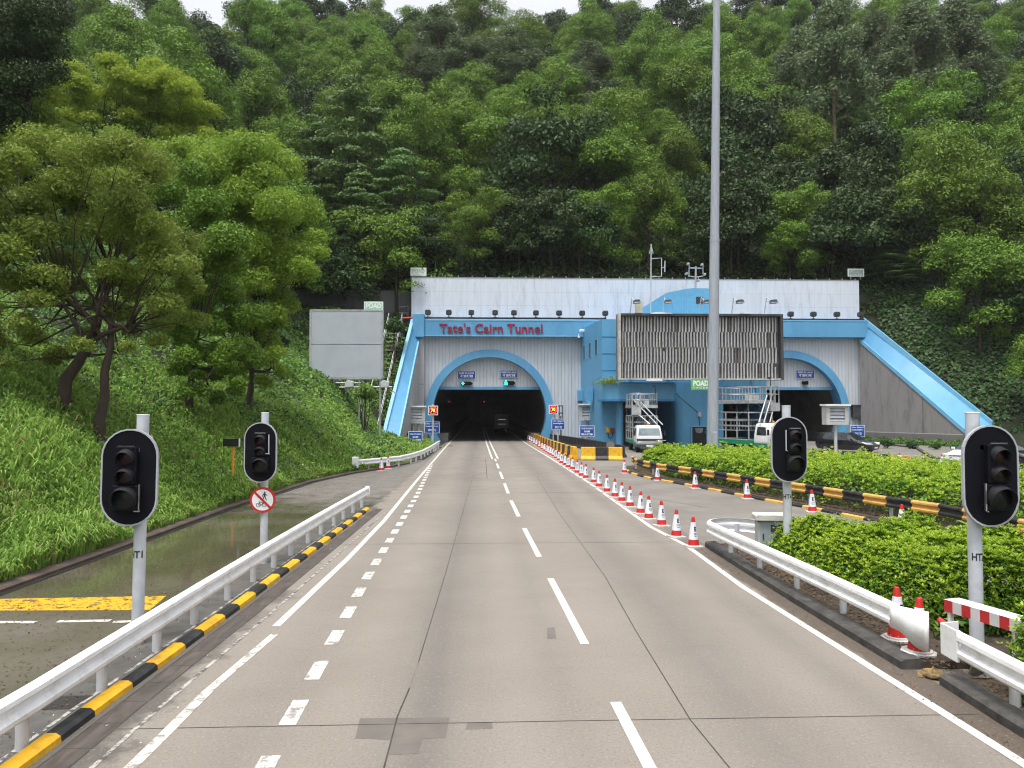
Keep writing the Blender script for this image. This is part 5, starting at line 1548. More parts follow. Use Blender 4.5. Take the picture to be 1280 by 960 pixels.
# ------------------------------------------------------------------ traffic cones
def cone_proto(octo):
    t = thing('traffic_cone', '', 'cone')
    b = MB()
    if octo:
        b.lathe([(0, 0), (.235, 0), (.235, .025), (.19, .03), (.185, .05), (.14, .055), (.14, .08), (0, .085)], n=8)
        for i in range(len(b.sm)): b.sm[i] = False
    else:
        b.box((0, 0, .02), (.40, .40, .04)); b.lathe([(.16, .04), (.15, .06), (.0, .061)], n=20)
    b.build('base', CONEBASE, t, world=False)
    rr = lambda z: .142 + (.034 - .142) * (z - .05) / .70
    b = MB(); b.lathe([(rr(.05), .05), (rr(.19), .19), (rr(.19) - .004, .191), (rr(.615) - .004, .615), (rr(.615), .617), (rr(.74), .74), (rr(.74) - .008, .75), (.012, .75), (.012, .70)], n=24); b.build('body', CONERED, t, world=False)
    b = MB(); b.lathe([(rr(.20), .193), (rr(.20) + .004, .20), (rr(.61) + .004, .61), (rr(.61), .616)], n=24); sl_ = b.build('sleeve', CONEWHITE, t, world=False)
    b = MB()
    def wrap(x, z):
        r_ = rr(z) + .0065; a = x / r_
        return (r_ * math.sin(a), -r_ * math.cos(a), z)
    vs, fs = text_sliced('E', .05, 6)
    b.add([wrap(v[0] * .060 + .004, .455 + v[1] * .115) for v in vs], fs)
    b.build('emblem', INK, sl_, world=False)
    b = MB()
    for z, w in ((.355, .10), (.325, .12), (.285, .09)):
        k = 8
        for i in range(k):
            if (i * 7 + int(z * 1000)) % 5 == 0: continue
            xa, xb = -w / 2 + w * i / k, -w / 2 + w * (i + .78) / k
            b.add([wrap(xa, z - .008), wrap(xb, z - .008), wrap(xb, z + .008), wrap(xa, z + .008)], [(0, 1, 2, 3)])
    b.build('small_print', INK, sl_, world=False)['kind'] = 'stuff'
    return t
cone = cone_proto(False)
cone8 = cone_proto(True)
def place(proto, x, y, z, label, group, rz=None, first=[0], tilt=0):
    if not proto.get('used'):
        o = proto; o['used'] = 1
    else:
        o = copy_tree(proto)
    if 'used' in o.keys() and o is not proto: del o['used']
    o.location = (x, y, z)
    o.rotation_euler = (tilt, rnd.gauss(0, .012), rnd.gauss(0, .35) if rz is None else rz)
    tag(o, label, 'cone', group)
    return o
zc = [(867, 685), (845.5, 673)] + [(640 + x / 5.3333, 480 + y / 5.3333) for x, y in ((998, 955), (912, 910), (857, 875), (787, 830), (733, 795), (686, 765), (634, 732), (581, 698), (546, 670), (492, 640), (464, 625), (434, 605), (403, 580), (375, 568), (355, 553), (330, 540), (311, 522), (292, 508), (275, 495), (260, 485), (246, 477), (232, 468), (218, 458), (203, 448), (182, 434), (163, 421), (148, 410), (133, 400), (120, 392), (108, 385))]
for i, (px_, py_) in enumerate(zc):
    p = G(px_, py_ - 1.2)
    place(cone, p.x, p.y, 0, 'white sleeved red cone in the edge line row, %s from its near end' % ('nearest' if i == 0 else ORD[i]) if i else 'white sleeved red cone nearest the looped guardrail nose, first of the edge line row', 'cones along the edge line', .25 if i < 12 else None)
c2 = [(780.6, 592), (821.9, 601), (869, 611), (934, 624), (1015.7, 640.5), (1127, 664), (1274.5, 697)]
for i, (px_, py_) in enumerate(c2):
    p = G(px_, py_)
    place(cone, p.x, p.y, 0, 'red and white cone along the striped median kerb, %s from the tunnel end' % ('first' if i == 0 else ORD[i]), 'cones beside the median kerb')
for i, (px_, py_, w) in enumerate(((477, 589, 'left one of two'), (485.8, 586, 'right one of two'))):
    p = G(px_, py_)
    place(cone, p.x, p.y - (.1 if i == 0 else .25), 0, 'red and white cone before the curving guardrail, ' + w, 'cones by the curving guardrail')
p = G(762, 574.5); place(cone, p.x, p.y - .35, 0, 'single cone with a dark disc on top standing before the striped barriers', 'cones by the barriers')
for i, (px_, py_) in enumerate(((1125, 581), (1153, 582.5), (1177.6, 583.5))):
    p = G(px_, py_)
    place(cone, p.x, p.y, 0, 'small red cone beyond the median hedge, %s from the black car' % ORD[i], 'cones on the far side road')
place(cone8, G(1120, 803, .1).x + .10, G(1120, 803, .1).y + .12, .11, 'cone on a pale octagonal base just behind the end of the looped guardrail', 'cones at the guardrail end', .3)
place(cone8, 5.97, 10.22, .11, 'cone on a pale octagonal base tucked behind the flared guardrail end', 'cones at the guardrail end', -.2)
p = Vector((6.10, 9.62, .47)); o = place(cone8, p.x, p.y, p.z - .3, 'cone lying against the back of the flat guardrail end plate', 'cones at the guardrail end', 0)
o.rotation_euler = (R(58), 0, R(200)); o.location = (6.28, 9.30, .26)
# disc on the barrier cone
p = G(762, 574.5); b = MB(); n = 24; c = Vector((p.x, p.y - .37, .98))
b.prism([(c.x + .29 * math.cos(2 * math.pi * k / n), c.z + .29 * math.sin(2 * math.pi * k / n)) for k in range(n)], c.y + .02, c.y + .05)
b.cyl((c.x, c.y + .035, .70), (c.x, c.y + .035, .75), .012, 6)
o = b.build('warning_disc', mat('grey_disc', (.16, .16, .17), .5), origin=(c.x, c.y, .69)); tag(o, 'dark grey round disc mounted on the cone before the striped barriers', 'disc')

# ------------------------------------------------------------------ striped barrier blocks
def barrier_proto(m, L=1.15):
    b = MB(); h = .88
    b.prism([(-.30, 0), (-.30, .12), (-.17, .30), (-.14, h), (.14, h), (.17, .30), (.30, .12), (.30, 0)], -L / 2, L / 2)
    return b, m
def barrier_line(path, first, group, wtext, frm, wh=.88, mats=(YELLOW, BLACKPAINT), L=1.15):
    P = resample([(*p, 0) for p in path], L)
    for i, (a, b_) in enumerate(zip(P[:-1], P[1:])):
        d = b_ - a
        m = mats[(i + first) % 2]
        key = 'bar' + m.name + str(wh)
        if key not in bpy.data.meshes:
            q = MB(); s = wh / .88
            q.prism([(-.30, 0), (-.30, .12), (-.17, .30), (-.14, wh), (.14, wh), (.17, .30), (.30, .12), (.30, 0)], -L / 2 + .012, L / 2 - .012)
            o = q.build('barrier_block', m, bevel=.025); o.data.name = key
        else:
            o = bpy.data.objects.new('barrier_block', bpy.data.meshes[key]); col.objects.link(o)
        o.location = (a + b_) / 2
        o.rotation_euler = (0, 0, math.atan2(-d.x, d.y))
        o.scale = (1, d.length / L, 1)
        tag(o, '%s barrier block in the %s, %s from the %s' % ('yellow' if m in (YELLOW, OCHRE) else 'black', wtext, ORD[i], frm), 'barrier', group)
bn = [tuple(G(715, 573.5)[:2])]
bx0 = bn[0]
barrier_line([(5.75, 79.5), (5.95, 66), (6.2, 56), (6.5, 51.8)], 0, 'yellow and black barrier blocks beside the cone row', 'line along the cone row', 'bore')
barrier_line([(6.9, 51.4), (9.55, 51.1)], 0, 'yellow and black barrier blocks across the lane mouth', 'short row across the lane mouth', 'left', L=1.0)
barrier_line([(10.2, 54), (9.6, 62), (8.4, 72), (7.4, 79)], 1, 'black barrier blocks behind the striped ones', 'all black line', 'near end', mats=(BLACKPAINT, BLACKPAINT))
barrier_line([(22.8, 57.2), (24.6, 53.5), (26.6, 50.2), (27.4, 47.6)], 1, 'dark barrier blocks beyond the median hedge', 'low row beyond the median hedge', 'far end', wh=.46, mats=(BLACKPAINT, OCHRE))

# ------------------------------------------------------------------ roadside cabinet
c = Vector((6.72, 17.3, .1))
cb = thing('control_cabinet', 'grey roadside control cabinet with a pale sloping lid inside the looped guardrail nose', 'cabinet', c, rz=R(-10))
b = MB(); b.box((0, 0, .40), (.62, .42, .80)); b.build('case', mat('cabinet_blue_grey', (.34, .38, .43), .45, var=.06, dirt=(.22, .24, .26), dirt_amt=.5), cb, world=False, bevel=.015)
b = MB(); b.prism([(-.42, .80), (-.42, .90), (-.38, .93), (.30, .93), (.40, .88), (.40, .80)], -.29, .27); b.build('lid', mat('cabinet_lid', (.58, .57, .53), .5, dirt=(.4, .39, .36), dirt_amt=.5, dirt_scale=4), cb, world=False, bevel=.01)
b = MB(); b.box((-.33, -.0, .40), (.06, .38, .72)); b.build('side_panel', CABGREY, cb, world=False)
b = MB(); b.bb((-.08, -.222, .54), (.16, -.212, .70)); b.build('meter_window', mat('meter_dark', (.07, .075, .085), .2), cb, world=False)
b = MB(); b.bb((.0, -.222, .735), (.09, -.212, .795)); pl_ = b.build('number_plate', SIGNWHITE, cb, world=False)
b = MB(); text_on(b, 'A', (.045, -.2265, .765), .035, .04); b.build('lettering', INK, pl_, world=False)
b = MB(); b.bb((-.26, -.225, .36), (-.23, -.212, .50)); b.build('handle', STEELDARK, cb, world=False)
b = MB(); b.prism([(-.33, 0), (.33, 0), (.33, .02), (-.33, .02)], -.23, .23); b.build('base', CONCRETE, cb, world=False)

# small dark lamp box in the median hedge
b = MB(); p = A(934, 577, 36); b.box(p, (.42, .3, .28)); b.cyl((p.x, p.y, .1), (p.x, p.y, p.z), .04, 6)
o = b.build('ground_lamp', STEELDARK, origin=(p.x, p.y, .1)); tag(o, 'small dark lamp box poking out of the median hedge', 'lamp')

# crumpled cloth on the ground
b = MB(); n1, n2 = 40, 30
p = G(1166, 846); vs = []
for i in range(n1 + 1):
    for j in range(n2 + 1):
        u, v = i / n1 - .5, j / n2 - .5
        env = max(0, 1 - (2 * u) ** 2) * max(0, 1 - (2 * v) ** 2)
        fold = abs(math.sin(u * 9 + v * 5 + .8 * math.sin(v * 8))) ; f2 = abs(math.sin(v * 11 - u * 4 + 1))
        z = env ** .35 * (.025 + .065 * (1 - fold) ** 2 + .04 * (1 - f2) ** 2 + .012 * math.sin(u * 31 + v * 23))
        vs.append((p.x + u * .36 * (1 - .5 * (2 * v) ** 2) + .04 * math.sin(v * 9), p.y + v * .30 * (1 - .4 * (2 * u) ** 2) + .04 * math.sin(u * 11), max(0.004, z)))
fs = [(i * (n2 + 1) + j, (i + 1) * (n2 + 1) + j, (i + 1) * (n2 + 1) + j + 1, i * (n2 + 1) + j + 1) for i in range(n1) for j in range(n2)]
b.add(vs, fs, 0, True); o = b.build('crumpled_cloth', SACK, origin=(p.x, p.y, 0)); tag(o, 'crumpled tan cloth lying on the ground between the two guardrail ends', 'cloth')

# ------------------------------------------------------------------ vehicles
def wheel(parent, c, r, w, rim=CHROME):
    b = MB(); b.lathe([(r * .62, -w / 2), (r * .93, -w / 2), (r, -w * .35), (r, w * .35), (r * .93, w / 2), (r * .62, w / 2)], n=22)
    b.v = [(c[0] + z, c[1] + x, c[2] + y) for x, y, z in b.v]
    wo = b.build('wheel', RUBBER, parent, world=False)
    b = MB(); b.lathe([(0.001, -w * .38), (r * .3, -w * .42), (r * .62, -w * .3), (r * .62, w * .3), (r * .3, w * .42), (.001, w * .38)], n=14)
    b.v = [(c[0] + z, c[1] + x, c[2] + y) for x, y, z in b.v]
    b.build('rim', rim, wo, world=False)
def car(label, loc, rz, paint, L=4.5, W=1.72, H=1.55, kind='mpv'):
    """front of the car towards local -y"""
    t = thing('car', label, 'car', loc, rz=rz)
    hw = W / 2
    if kind == 'mpv':
        st_ = [(-L / 2, .42, .62, .62, .80), (-L / 2 + .12, .24, .72, .72, .92), (-L / 2 + .9, .20, .90, .92, .98), (-L / 2 + 1.15, .20, .95, 1.0, .99), (-L / 2 + 1.95, .19, .96, H - .04, 1.0), (-L / 2 + 2.6, .19, .97, H, 1.0), (L / 2 - .75, .20, 1.0, H - .05, 1.0), (L / 2 - .18, .24, 1.0, 1.08, .97), (L / 2, .42, .8, .82, .88)]
    else:
        st_ = [(-L / 2, .42, .58, .58, .80), (-L / 2 + .12, .22, .66, .66, .92), (-L / 2 + 1.0, .19, .84, .86, .98), (-L / 2 + 1.25, .19, .90, .94, .99), (-L / 2 + 2.0, .18, .92, H - .03, 1.0), (-L / 2 + 2.5, .18, .93, H, 1.0), (L / 2 - 1.5, .19, .96, H - .06, 1.0), (L / 2 - .75, .2, .98, 1.02, .98), (L / 2 - .12, .24, .94, .96, .95), (L / 2, .42, .7, .72, .88)]
    rings = []
    for y, zb, zs, zr, k in st_:
        w_ = hw * k
        cab = zr - zs
        wr = w_ * (1 - .28 * min(1, cab / .55)) if cab > .08 else w_ * .9
        rings.append([(w_ * .86, y, zb), (w_ * .985, y, zb + (zs - zb) * .28), (w_, y, zb + (zs - zb) * .66), (w_ * .955, y, zs), (wr, y, zr - .035 * (cab > .08)), (wr * .55, y, zr), ])
    bd, gl = MB(), MB()
    full = []
    for r_ in rings:
        full.append(r_ + [(-x, y, z) for x, y, z in reversed(r_)])
    m = 12
    for i in range(len(full) - 1):
        for k in range(m):
            j = (k + 1) % m
            fv = [full[i][k], full[i][j], full[i + 1][j], full[i + 1][k]]
            glass = False
            cab0, cab1 = st_[i][3] - st_[i][2], st_[i + 1][3] - st_[i + 1][2]
            if k in (3, 7) and cab0 > .2 and cab1 > .2: glass = True
            if k in (4, 5, 6) and ((cab0 < .1 < cab1 - .2) or (cab1 < .15 < cab0 - .2)): glass = True
            (gl if glass else bd).add(fv, [(0, 1, 2, 3)], 0, not glass)
    bd.add(full[0], [tuple(range(m))]); bd.add(full[-1], [tuple(range(m))])
    bd.build('body', paint, t, world=False, weld=True)
    gl.build('window', GLASS, t, world=False, weld=True)
    yw0, yw1 = -L / 2 + .85, L / 2 - .85
    for sx in (-1, 1):
        for y in (yw0, yw1):
            wheel(t, (sx * (hw - .1), y, .31), .31, .2)
        b = MB(); z = st_[1][2]
        b.prism([(sx * hw * .50, z - .14), (sx * hw * .52, z - .0), (sx * hw * .90, z + .10), (sx * hw * .93, z - .05)], -L / 2 + .02, -L / 2 + .42); b.build('headlight', LAMP, t, world=False, bevel=.02)
        b = MB(); b.box((sx * (hw + .09), -L / 2 + 1.5, 1.02), (.2, .12, .14)); b.build('wing_mirror', paint, t, world=False, bevel=.03)
    b = MB(); b.bb((-.26, -L / 2 - .035, .36), (.26, -L / 2 - .015, .48)); b.build('number_plate', SIGNWHITE, t, world=False)
    b = MB(); b.bb((-hw * .45, -L / 2 - .01, .60), (hw * .45, -L / 2 + .1, .68)); b.build('grille', CHROME, t, world=False)
    return t
p = G(1069, 566.5)
car('black people carrier with pale headlights driving out of the bore on the far right', (p.x + .35, p.y + 2.0, 0), R(38), CARBLACK, 4.6, 1.75, 1.6)
p = G(1188, 583)
car('white car mostly hidden behind the large signal at the right', (p.x + 2.3, p.y + 1.2, 0), R(-62), CARWHITE, 4.3, 1.7, 1.35, 'sedan')
p = G(1282, 588)
car('black car at the right edge of the photo beyond the white car', (p.x + .9, p.y + 3.4, 0), R(24), CARBLACK, 4.7, 1.78, 1.55)
# small lorry going into the dark bore
p = A(627.5, 540, 112)
lt = thing('box_lorry', 'grey box lorry seen from behind, deep inside the dark named bore', 'lorry', (p.x, 112, 0))
b = MB(); b.bb((-1.0, 0, .75), (1.0, 4.2, 2.75)); b.build('cargo_box', mat('dim_grey_box', (.45, .45, .46), .5), lt, world=False, bevel=.04)
b = MB(); b.bb((-.95, 0, .5), (.95, 5.8, .74)); b.build('chassis', STEELDARK, lt, world=False)
b = MB(); b.bb((-.95, 4.3, .6), (.95, 5.9, 2.2)); b.build('cab', CARWHITE, lt, world=False, bevel=.1)
b = MB(); b.bb((-.6, -.03, 1.25), (.6, -.005, 1.33)); b.bb((-.6, -.03, 1.9), (.6, -.005, 2.0)); b.build('door_bar', CHROME, lt, world=False)
for sx in (-1, 1):
    for y in (1.0, 5.0): wheel(lt, (sx * .82, y, .4), .4, .24, STEELDARK)

def works_truck(label, loc, rz, mirror=1):
    """cab-over works lorry with a folded access platform; front towards local -y"""
    t = thing('works_truck', label, 'truck', loc, rz=rz, group='works lorries with access platforms')
    W = 2.1
    # cab: lofted so that the windscreen leans back and the corners are round
    def ring(y, z, w, d, r_):
        pts = []
        for cx, cy_, a0 in ((w / 2 - r_, d / 2 - r_, 0), (-w / 2 + r_, d / 2 - r_, 90), (-w / 2 + r_, -d / 2 + r_, 180), (w / 2 - r_, -d / 2 + r_, 270)):
            for k in range(4):
                a = R(a0 + 30 * k)
                pts.append((cx + r_ * math.cos(a), y + cy_ + r_ * math.sin(a), z))
        return pts
    lv = [(.85, .50, W, 1.7, .1), (.85, .95, W, 1.7, .14), (.85, 1.28, W, 1.68, .14), (.93, 1.95, W * .90, 1.46, .16), (.95, 2.12, W * .86, 1.38, .2), (.96, 2.17, W * .74, 1.15, .2)]
    b = MB(); rg = [ring(y, z, w, d, r_) for y, z, w, d, r_ in lv]
    for i in range(len(rg) - 1):
        for k in range(16):
            j = (k + 1) % 16
            b.add([rg[i][k], rg[i][j], rg[i + 1][j], rg[i + 1][k]], [(0, 1, 2, 3)], 0, True)
    b.add(rg[-1], [tuple(range(16))]); b.add(rg[0], [tuple(reversed(range(16)))])
    cab_ = b.build('cab', CARWHITE, t, world=False, weld=True)
    def slope_y(z): return .85 - .84 + (z - 1.28) / (1.95 - 1.28) * .19
    b = MB(); zl, zh_ = 1.36, 1.93
    b.add([(-.88, slope_y(zl) - .012, zl), (.88, slope_y(zl) - .012, zl), (.80, slope_y(zh_) - .012, zh_), (-.80, slope_y(zh_) - .012, zh_)], [(0, 1, 2, 3)])
    b.build('windscreen', mat('windscreen_glass', (.20, .26, .28), .08, var=.3, scale=2, spec=.8), cab_, world=False)
    for sx in (-1, 1):
        b = MB(); x0_ = sx * (W / 2 + .008)
        b.add([(x0_, .35, 1.34), (x0_, 1.35, 1.34), (sx * (W * .45 + .012), 1.35, 1.9), (sx * (W * .45 + .012), .52, 1.9)], [(0, 1, 2, 3)])
        b.build('side_window', GLASS, cab_, world=False)
        b = MB(); b.box((sx * (W / 2 + .16), -.02, 1.55), (.12, .10, .38)); b.cyl((sx * (W / 2 - .02), .1, 1.72), (sx * (W / 2 + .16), -.02, 1.72), .02, 6); b.build('wing_mirror', DARK, t, world=False)
        b = MB(); b.box((sx * .80, -.02, .82), (.30, .06, .2)); b.build('headlight', LAMP, t, world=False, bevel=.02)
        for y in (.75, 4.4):
            wheel(t, (sx * .85, y, .42), .42, .26, STEELDARK)
    b = MB(); b.bb((-W * .48, -.03, .93), (W * .48, .2, 1.10)); b.build('grille', STEELDARK, t, world=False)
    b = MB(); b.bb((-W / 2, -.16, .42), (W / 2, .1, .68)); b.build('bumper', STEELDARK, t, world=False, bevel=.04)
    b = MB(); b.bb((-.28, -.175, .48), (.28, -.162, .62)); b.build('number_plate', SIGNWHITE, t, world=False)
    b = MB(); b.lathe([(.09, 0), (.09, .12), (.05, .17), (0, .18)], (0, .9, 2.17), 12); b.build('beacon', mat('amber_beacon', (.45, .16, .02), .3), t, world=False)
    b = MB(); b.tube([(.55, -.2, .72), (.5, -.24, .95), (.75, -.26, 1.0), (.98, -.22, .95), (1.25, -.15, .98)], .03, 6); b.build('bull_bar', CHROME, t, world=False)
    b = MB(); b.bb((-W / 2, 1.75, .62), (W / 2, 6.2, .92)); b.build('side_board', GREEN, t, world=False)
    b = MB(); b.bb((-W / 2 + .02, .25, .45), (-W / 2 - .015, 1.6, .78)); b.bb((W / 2 - .02, .25, .45), (W / 2 + .015, 1.6, .78)); b.build('skirt', GREEN, t, world=False)
    b = MB(); b.bb((-.45, 1.6, .4), (.45, 6.1, .62)); b.build('chassis', STEELDARK, t, world=False)
    m_ = mirror
    b = MB()
    def fr(x0, x1, y0, y1, z0, z1, nx_=2, ny_=2, r_=.035):
        for x in np.linspace(x0, x1, nx_):
            for y in np.linspace(y0, y1, ny_):
                b.tube([(x, y, z0), (x, y, z1)], r_, 6)
        for z in (z0, (z0 + z1) / 2, z1):
            b.tube([(x0, y0, z), (x1, y0, z), (x1, y1, z), (x0, y1, z), (x0, y0, z)], r_, 6)
    fr(-1.0, 1.0, 2.2, 6.0, .95, 2.9, 3, 4, .05)
    fr(-1.0, 1.0, 3.2, 6.0, 1.6, 2.3, 3, 4, .03)
    b.build('lower_scaffold', ALU, t, world=False)
    b = MB(); b.bb((-1.05, 2.1, 3.55), (1.05, 6.1, 3.78)); b.bb((-1.05, 3.0, 2.3), (1.05, 6.1, 2.42)); b.build('platform_deck', ALU, t, world=False)
    b = MB(); fr(-1.0, 1.0, 2.2, 6.0, 3.78, 4.75, 3, 5, .03); b.build('platform_railing', ALU, t, world=False)
    for x in (-.95, .95):
        for y in (2.3, 6.0):
            MB().tube([(x, y, .95), (x, y, 3.6)], .06, 6).build('lift_column', STEELDARK, t, world=False)
    MB().tube([(.9, 2.3, 1.9), (-.1, 2.3, 3.55)], .045, 6).build('brace', STEELDARK, t, world=False)
    MB().tube([(-.9, 4, 2.4), (.9, 4, 3.55)], .045, 6).build('brace', STEELDARK, t, world=False)
    sx = -1 * m_
    b = MB()
    for off in (0, .42):
        b.tube([(sx * (.95 - off), 2.1, 4.2), (sx * (.95 - off) - sx * 1.75, .9, 2.2)], .05, 6)
    b.tube([(sx * .9, 1.9, 3.3), (-sx * .2, 1.0, 2.25)], .05, 6)
    b.build('boom', ALU, t, world=False)
    b = MB()
    x0_, x1_ = sx * .45, sx * 1.1
    for x in (x0_, (x0_ + x1_) / 2, x1_):
        b.tube([(x, 1.6, 3.6), (x, 1.6, 4.75)], .035, 6); b.tube([(x, 2.1, 3.6), (x, 2.1, 4.75)], .035, 6)
    for z in (4.2, 4.75): b.tube([(x0_, 1.6, z), (x1_, 1.6, z), (x1_, 2.1, z), (x0_, 2.1, z), (x0_, 1.6, z)], .035, 6)
    b.bb((min(x0_, x1_) - .05, 1.55, 3.0), (max(x0_, x1_) + .05, 2.1, 3.6)); b.build('access_basket', ALU, t, world=False)
    b = MB(); b.box((.25, 3.0, 3.98), (.4, .3, .4)); b.box((-.35, 3.0, 3.98), (.4, .3, .4)); b.build('tool_box', CABGREY, t, world=False)
    b = MB(); b.tube([(.9 , 2.2, 4.7), (.9, 2.2, 5.25), (.8, 2.2, 5.35)], .03, 6); b.box((.78, 2.2, 5.38), (.2, .14, .12)); b.build('work_lamp', DARK, t, world=False)
    return t
p = A(812, 560, 60)
works_truck('white and green works lorry with access platform parked under the blue planter', (p.x, 60, 0), R(-3))
p = A(968, 560, 57)
t2 = works_truck('white and green works lorry with access platform in the dark bay behind the mast', (p.x + .45, 56.5, 0), R(19), -1)
t2.scale = (1.13, 1.13, 1.1)
# ------------------------------------------------------------------ vegetation
def unit(v):
    return v / np.maximum(1e-9, np.linalg.norm(v, axis=-1, keepdims=True))

def leaf_mesh(name, P, N, L, W, mats, mi=None, jit=.6, rng=RNG, droop=0.0, fold=.18):
    """one lozenge per leaf: P centres, N facing directions, L and W sizes"""
    n = len(P)
    L = np.broadcast_to(L, n); W = np.broadcast_to(W, n)
    nn = unit(N + jit * rng.normal(size=(n, 3)))
    t = unit(np.cross(nn, rng.normal(size=(n, 3))))
    if droop:
        t = unit(t + np.array([0, 0, -droop]))
        t = unit(t - nn * (t * nn).sum(1, keepdims=True))
    b = np.cross(nn, t)
    l, w = (L / 2)[:, None], (W / 2)[:, None]
    f = nn * (W * fold)[:, None]
    V = np.stack([P - t * l, P + b * w + f, P + t * l, P - b * w + f], 1).reshape(-1, 3)
    return quads(name, V, mats, mi)

def quads(name, V, mats, mi=None):
    n = len(V) // 4
    me = bpy.data.meshes.new(name)
    me.vertices.add(4 * n); me.loops.add(4 * n); me.polygons.add(n)
    me.vertices.foreach_set('co', np.asarray(V, np.float32).ravel())
    me.loops.foreach_set('vertex_index', np.arange(4 * n, dtype=np.int32))
    me.polygons.foreach_set('loop_start', np.arange(0, 4 * n, 4, dtype=np.int32))
    for m in (mats if isinstance(mats, (list, tuple)) else [mats]):
        me.materials.append(m)
    if mi is not None:
        me.polygons.foreach_set('material_index', np.asarray(mi, np.int32))
    me.update(calc_edges=True)
    return me

def link(name, me, parent=None):
    o = bpy.data.objects.new(name, me); col.objects.link(o)
    if parent is not None: o.parent = parent
    return o

LEAF_PUFF = leafmat('acacia_leaf', (0.068, 0.136, 0.013), (0.179, 0.299, 0.031), 0.2)
LEAF_DARK = leafmat('dark_leaf', (0.023, 0.050, 0.013), (0.056, 0.098, 0.024), 0.15)
LEAF_EUC = leafmat('eucalypt_leaf', (0.088, 0.130, 0.057), (0.165, 0.218, 0.102), 0.2, hue=.02)
LEAF_LAYER = leafmat('layered_leaf', (0.064, 0.130, 0.031), (0.153, 0.241, 0.069), 0.2)
LEAF_LIME = leafmat('lime_leaf', (0.196, 0.284, 0.024), (0.378, 0.481, 0.055), .45, hue=.01, valv=.1)
LEAF_BROWN = leafmat('olive_brown_leaf', (0.124, 0.176, 0.034), (0.284, 0.383, 0.060), .35, hue=.01, valv=.1)
LEAF_OLIVE = leafmat('olive_green_leaf', (0.146, 0.242, 0.029), (0.300, 0.436, 0.056), .4, hue=.01, valv=.1)
LEAF_HEDGE = leafmat('hedge_leaf', (0.075, 0.162, 0.015), (0.149, 0.285, 0.026), .3, hue=.01, valv=.1, rough=.4)
LEAF_YOUNG = leafmat('young_hedge_leaf', (0.204, 0.345, 0.022), (0.432, 0.552, 0.050), .4, hue=.01, valv=.1, rough=.4)
LEAF_IVY = leafmat('ivy_leaf', (0.034, 0.084, 0.024), (0.084, 0.162, 0.046), .3, hue=.01, valv=.1)
GRASSM = leafmat('grass_blade', (0.151, 0.276, 0.046), (0.329, 0.486, 0.104), .4, hue=.01, valv=.1)
WEEDM = leafmat('weed_leaf', (0.120, 0.234, 0.041), (0.255, 0.401, 0.086), .4, hue=.01, valv=.1)
DRYGRASS = leafmat('dry_grass', (.20, .19, .07), (.36, .32, .14), .3, hue=.01, valv=.1)
LITTER = leafmat('dead_leaf', (.07, .045, .025), (.19, .13, .065), .1, hue=.01, valv=.1)
CASUAR = leafmat('casuarina_needle', (.040, .050, .030), (.070, .078, .048), .2, hue=.01, valv=.1)

def puff_cloud(C, Rr, n, flat, rng, low=-.45, thick=.3):
    """leaf positions and outward directions on the shells of the puffs"""
    k = len(C)
    cnt = np.maximum(20, (n * (Rr / Rr.mean()) ** 2)).astype(int)
    i = np.repeat(np.arange(k), cnt)
    d = unit(rng.normal(size=(len(i), 3)))
    d[:, 2] = np.where(d[:, 2] < low, -d[:, 2] * .6, d[:, 2])
    rad = Rr[i] * (1 - thick * rng.random(len(i)) ** 1.5 + .10 * rng.normal(size=len(i)))
    P = C[i] + d * rad[:, None] * np.array([1, 1, flat])
    return P, unit(d + np.array([0, 0, .35]))

def limb_mesh(name, base_r, H, fork, C, rng, m, main=6, sub=22, lean=(0, 0), crook=.25, sides=7):
    """tapered trunk, main limbs to the heart of the crown, finer branches to its puffs"""
    b = MB()
    top = Vector((lean[0], lean[1], fork))
    pts = [Vector((0, 0, -.6))]
    for i in range(1, 6):
        t = i / 5
        pts.append(Vector((lean[0] * t ** 1.4 + rng.normal() * crook * .14 * fork * .3, lean[1] * t ** 1.4 + rng.normal() * crook * .14 * fork * .3, fork * t)))
    rs = [base_r * 1.25] + [base_r * (1 - .5 * i / 5) for i in range(1, 6)]
    b.tube(pts, rs, sides)
    order = rng.permutation(len(C))
    mains = []
    for q_ in order[:main]:
        c = Vector(C[q_])
        s = pts[-1 if rng.random() < .6 else -2]
        e = s.lerp(c, .72)
        mid = s.lerp(e, .5) + Vector(rng.normal(size=3)) * crook + Vector((0, 0, -.12 * (e - s).length))
        pl = [s, s.lerp(mid, .55) + Vector(rng.normal(size=3)) * crook * .3, mid, e]
        b.tube(pl, [base_r * .42, base_r * .32, base_r * .22, base_r * .09], 6)
        mains.append(pl)
    for q_ in order[main:main + sub]:
        c = Vector(C[q_])
        pl = min(mains, key=lambda L_: (L_[2] - c).length)
        s = pl[2] if rng.random() < .85 else pl[1]
        mid = s.lerp(c, .5) + Vector(rng.normal(size=3)) * crook * .7
        b.tube([s, mid, s.lerp(c, .92)], [base_r * .16, base_r * .10, base_r * .04], 5, caps=False)
    o = b.build(name, m, fixn=False)
    me = o.data
    bpy.data.objects.remove(o)
    return me

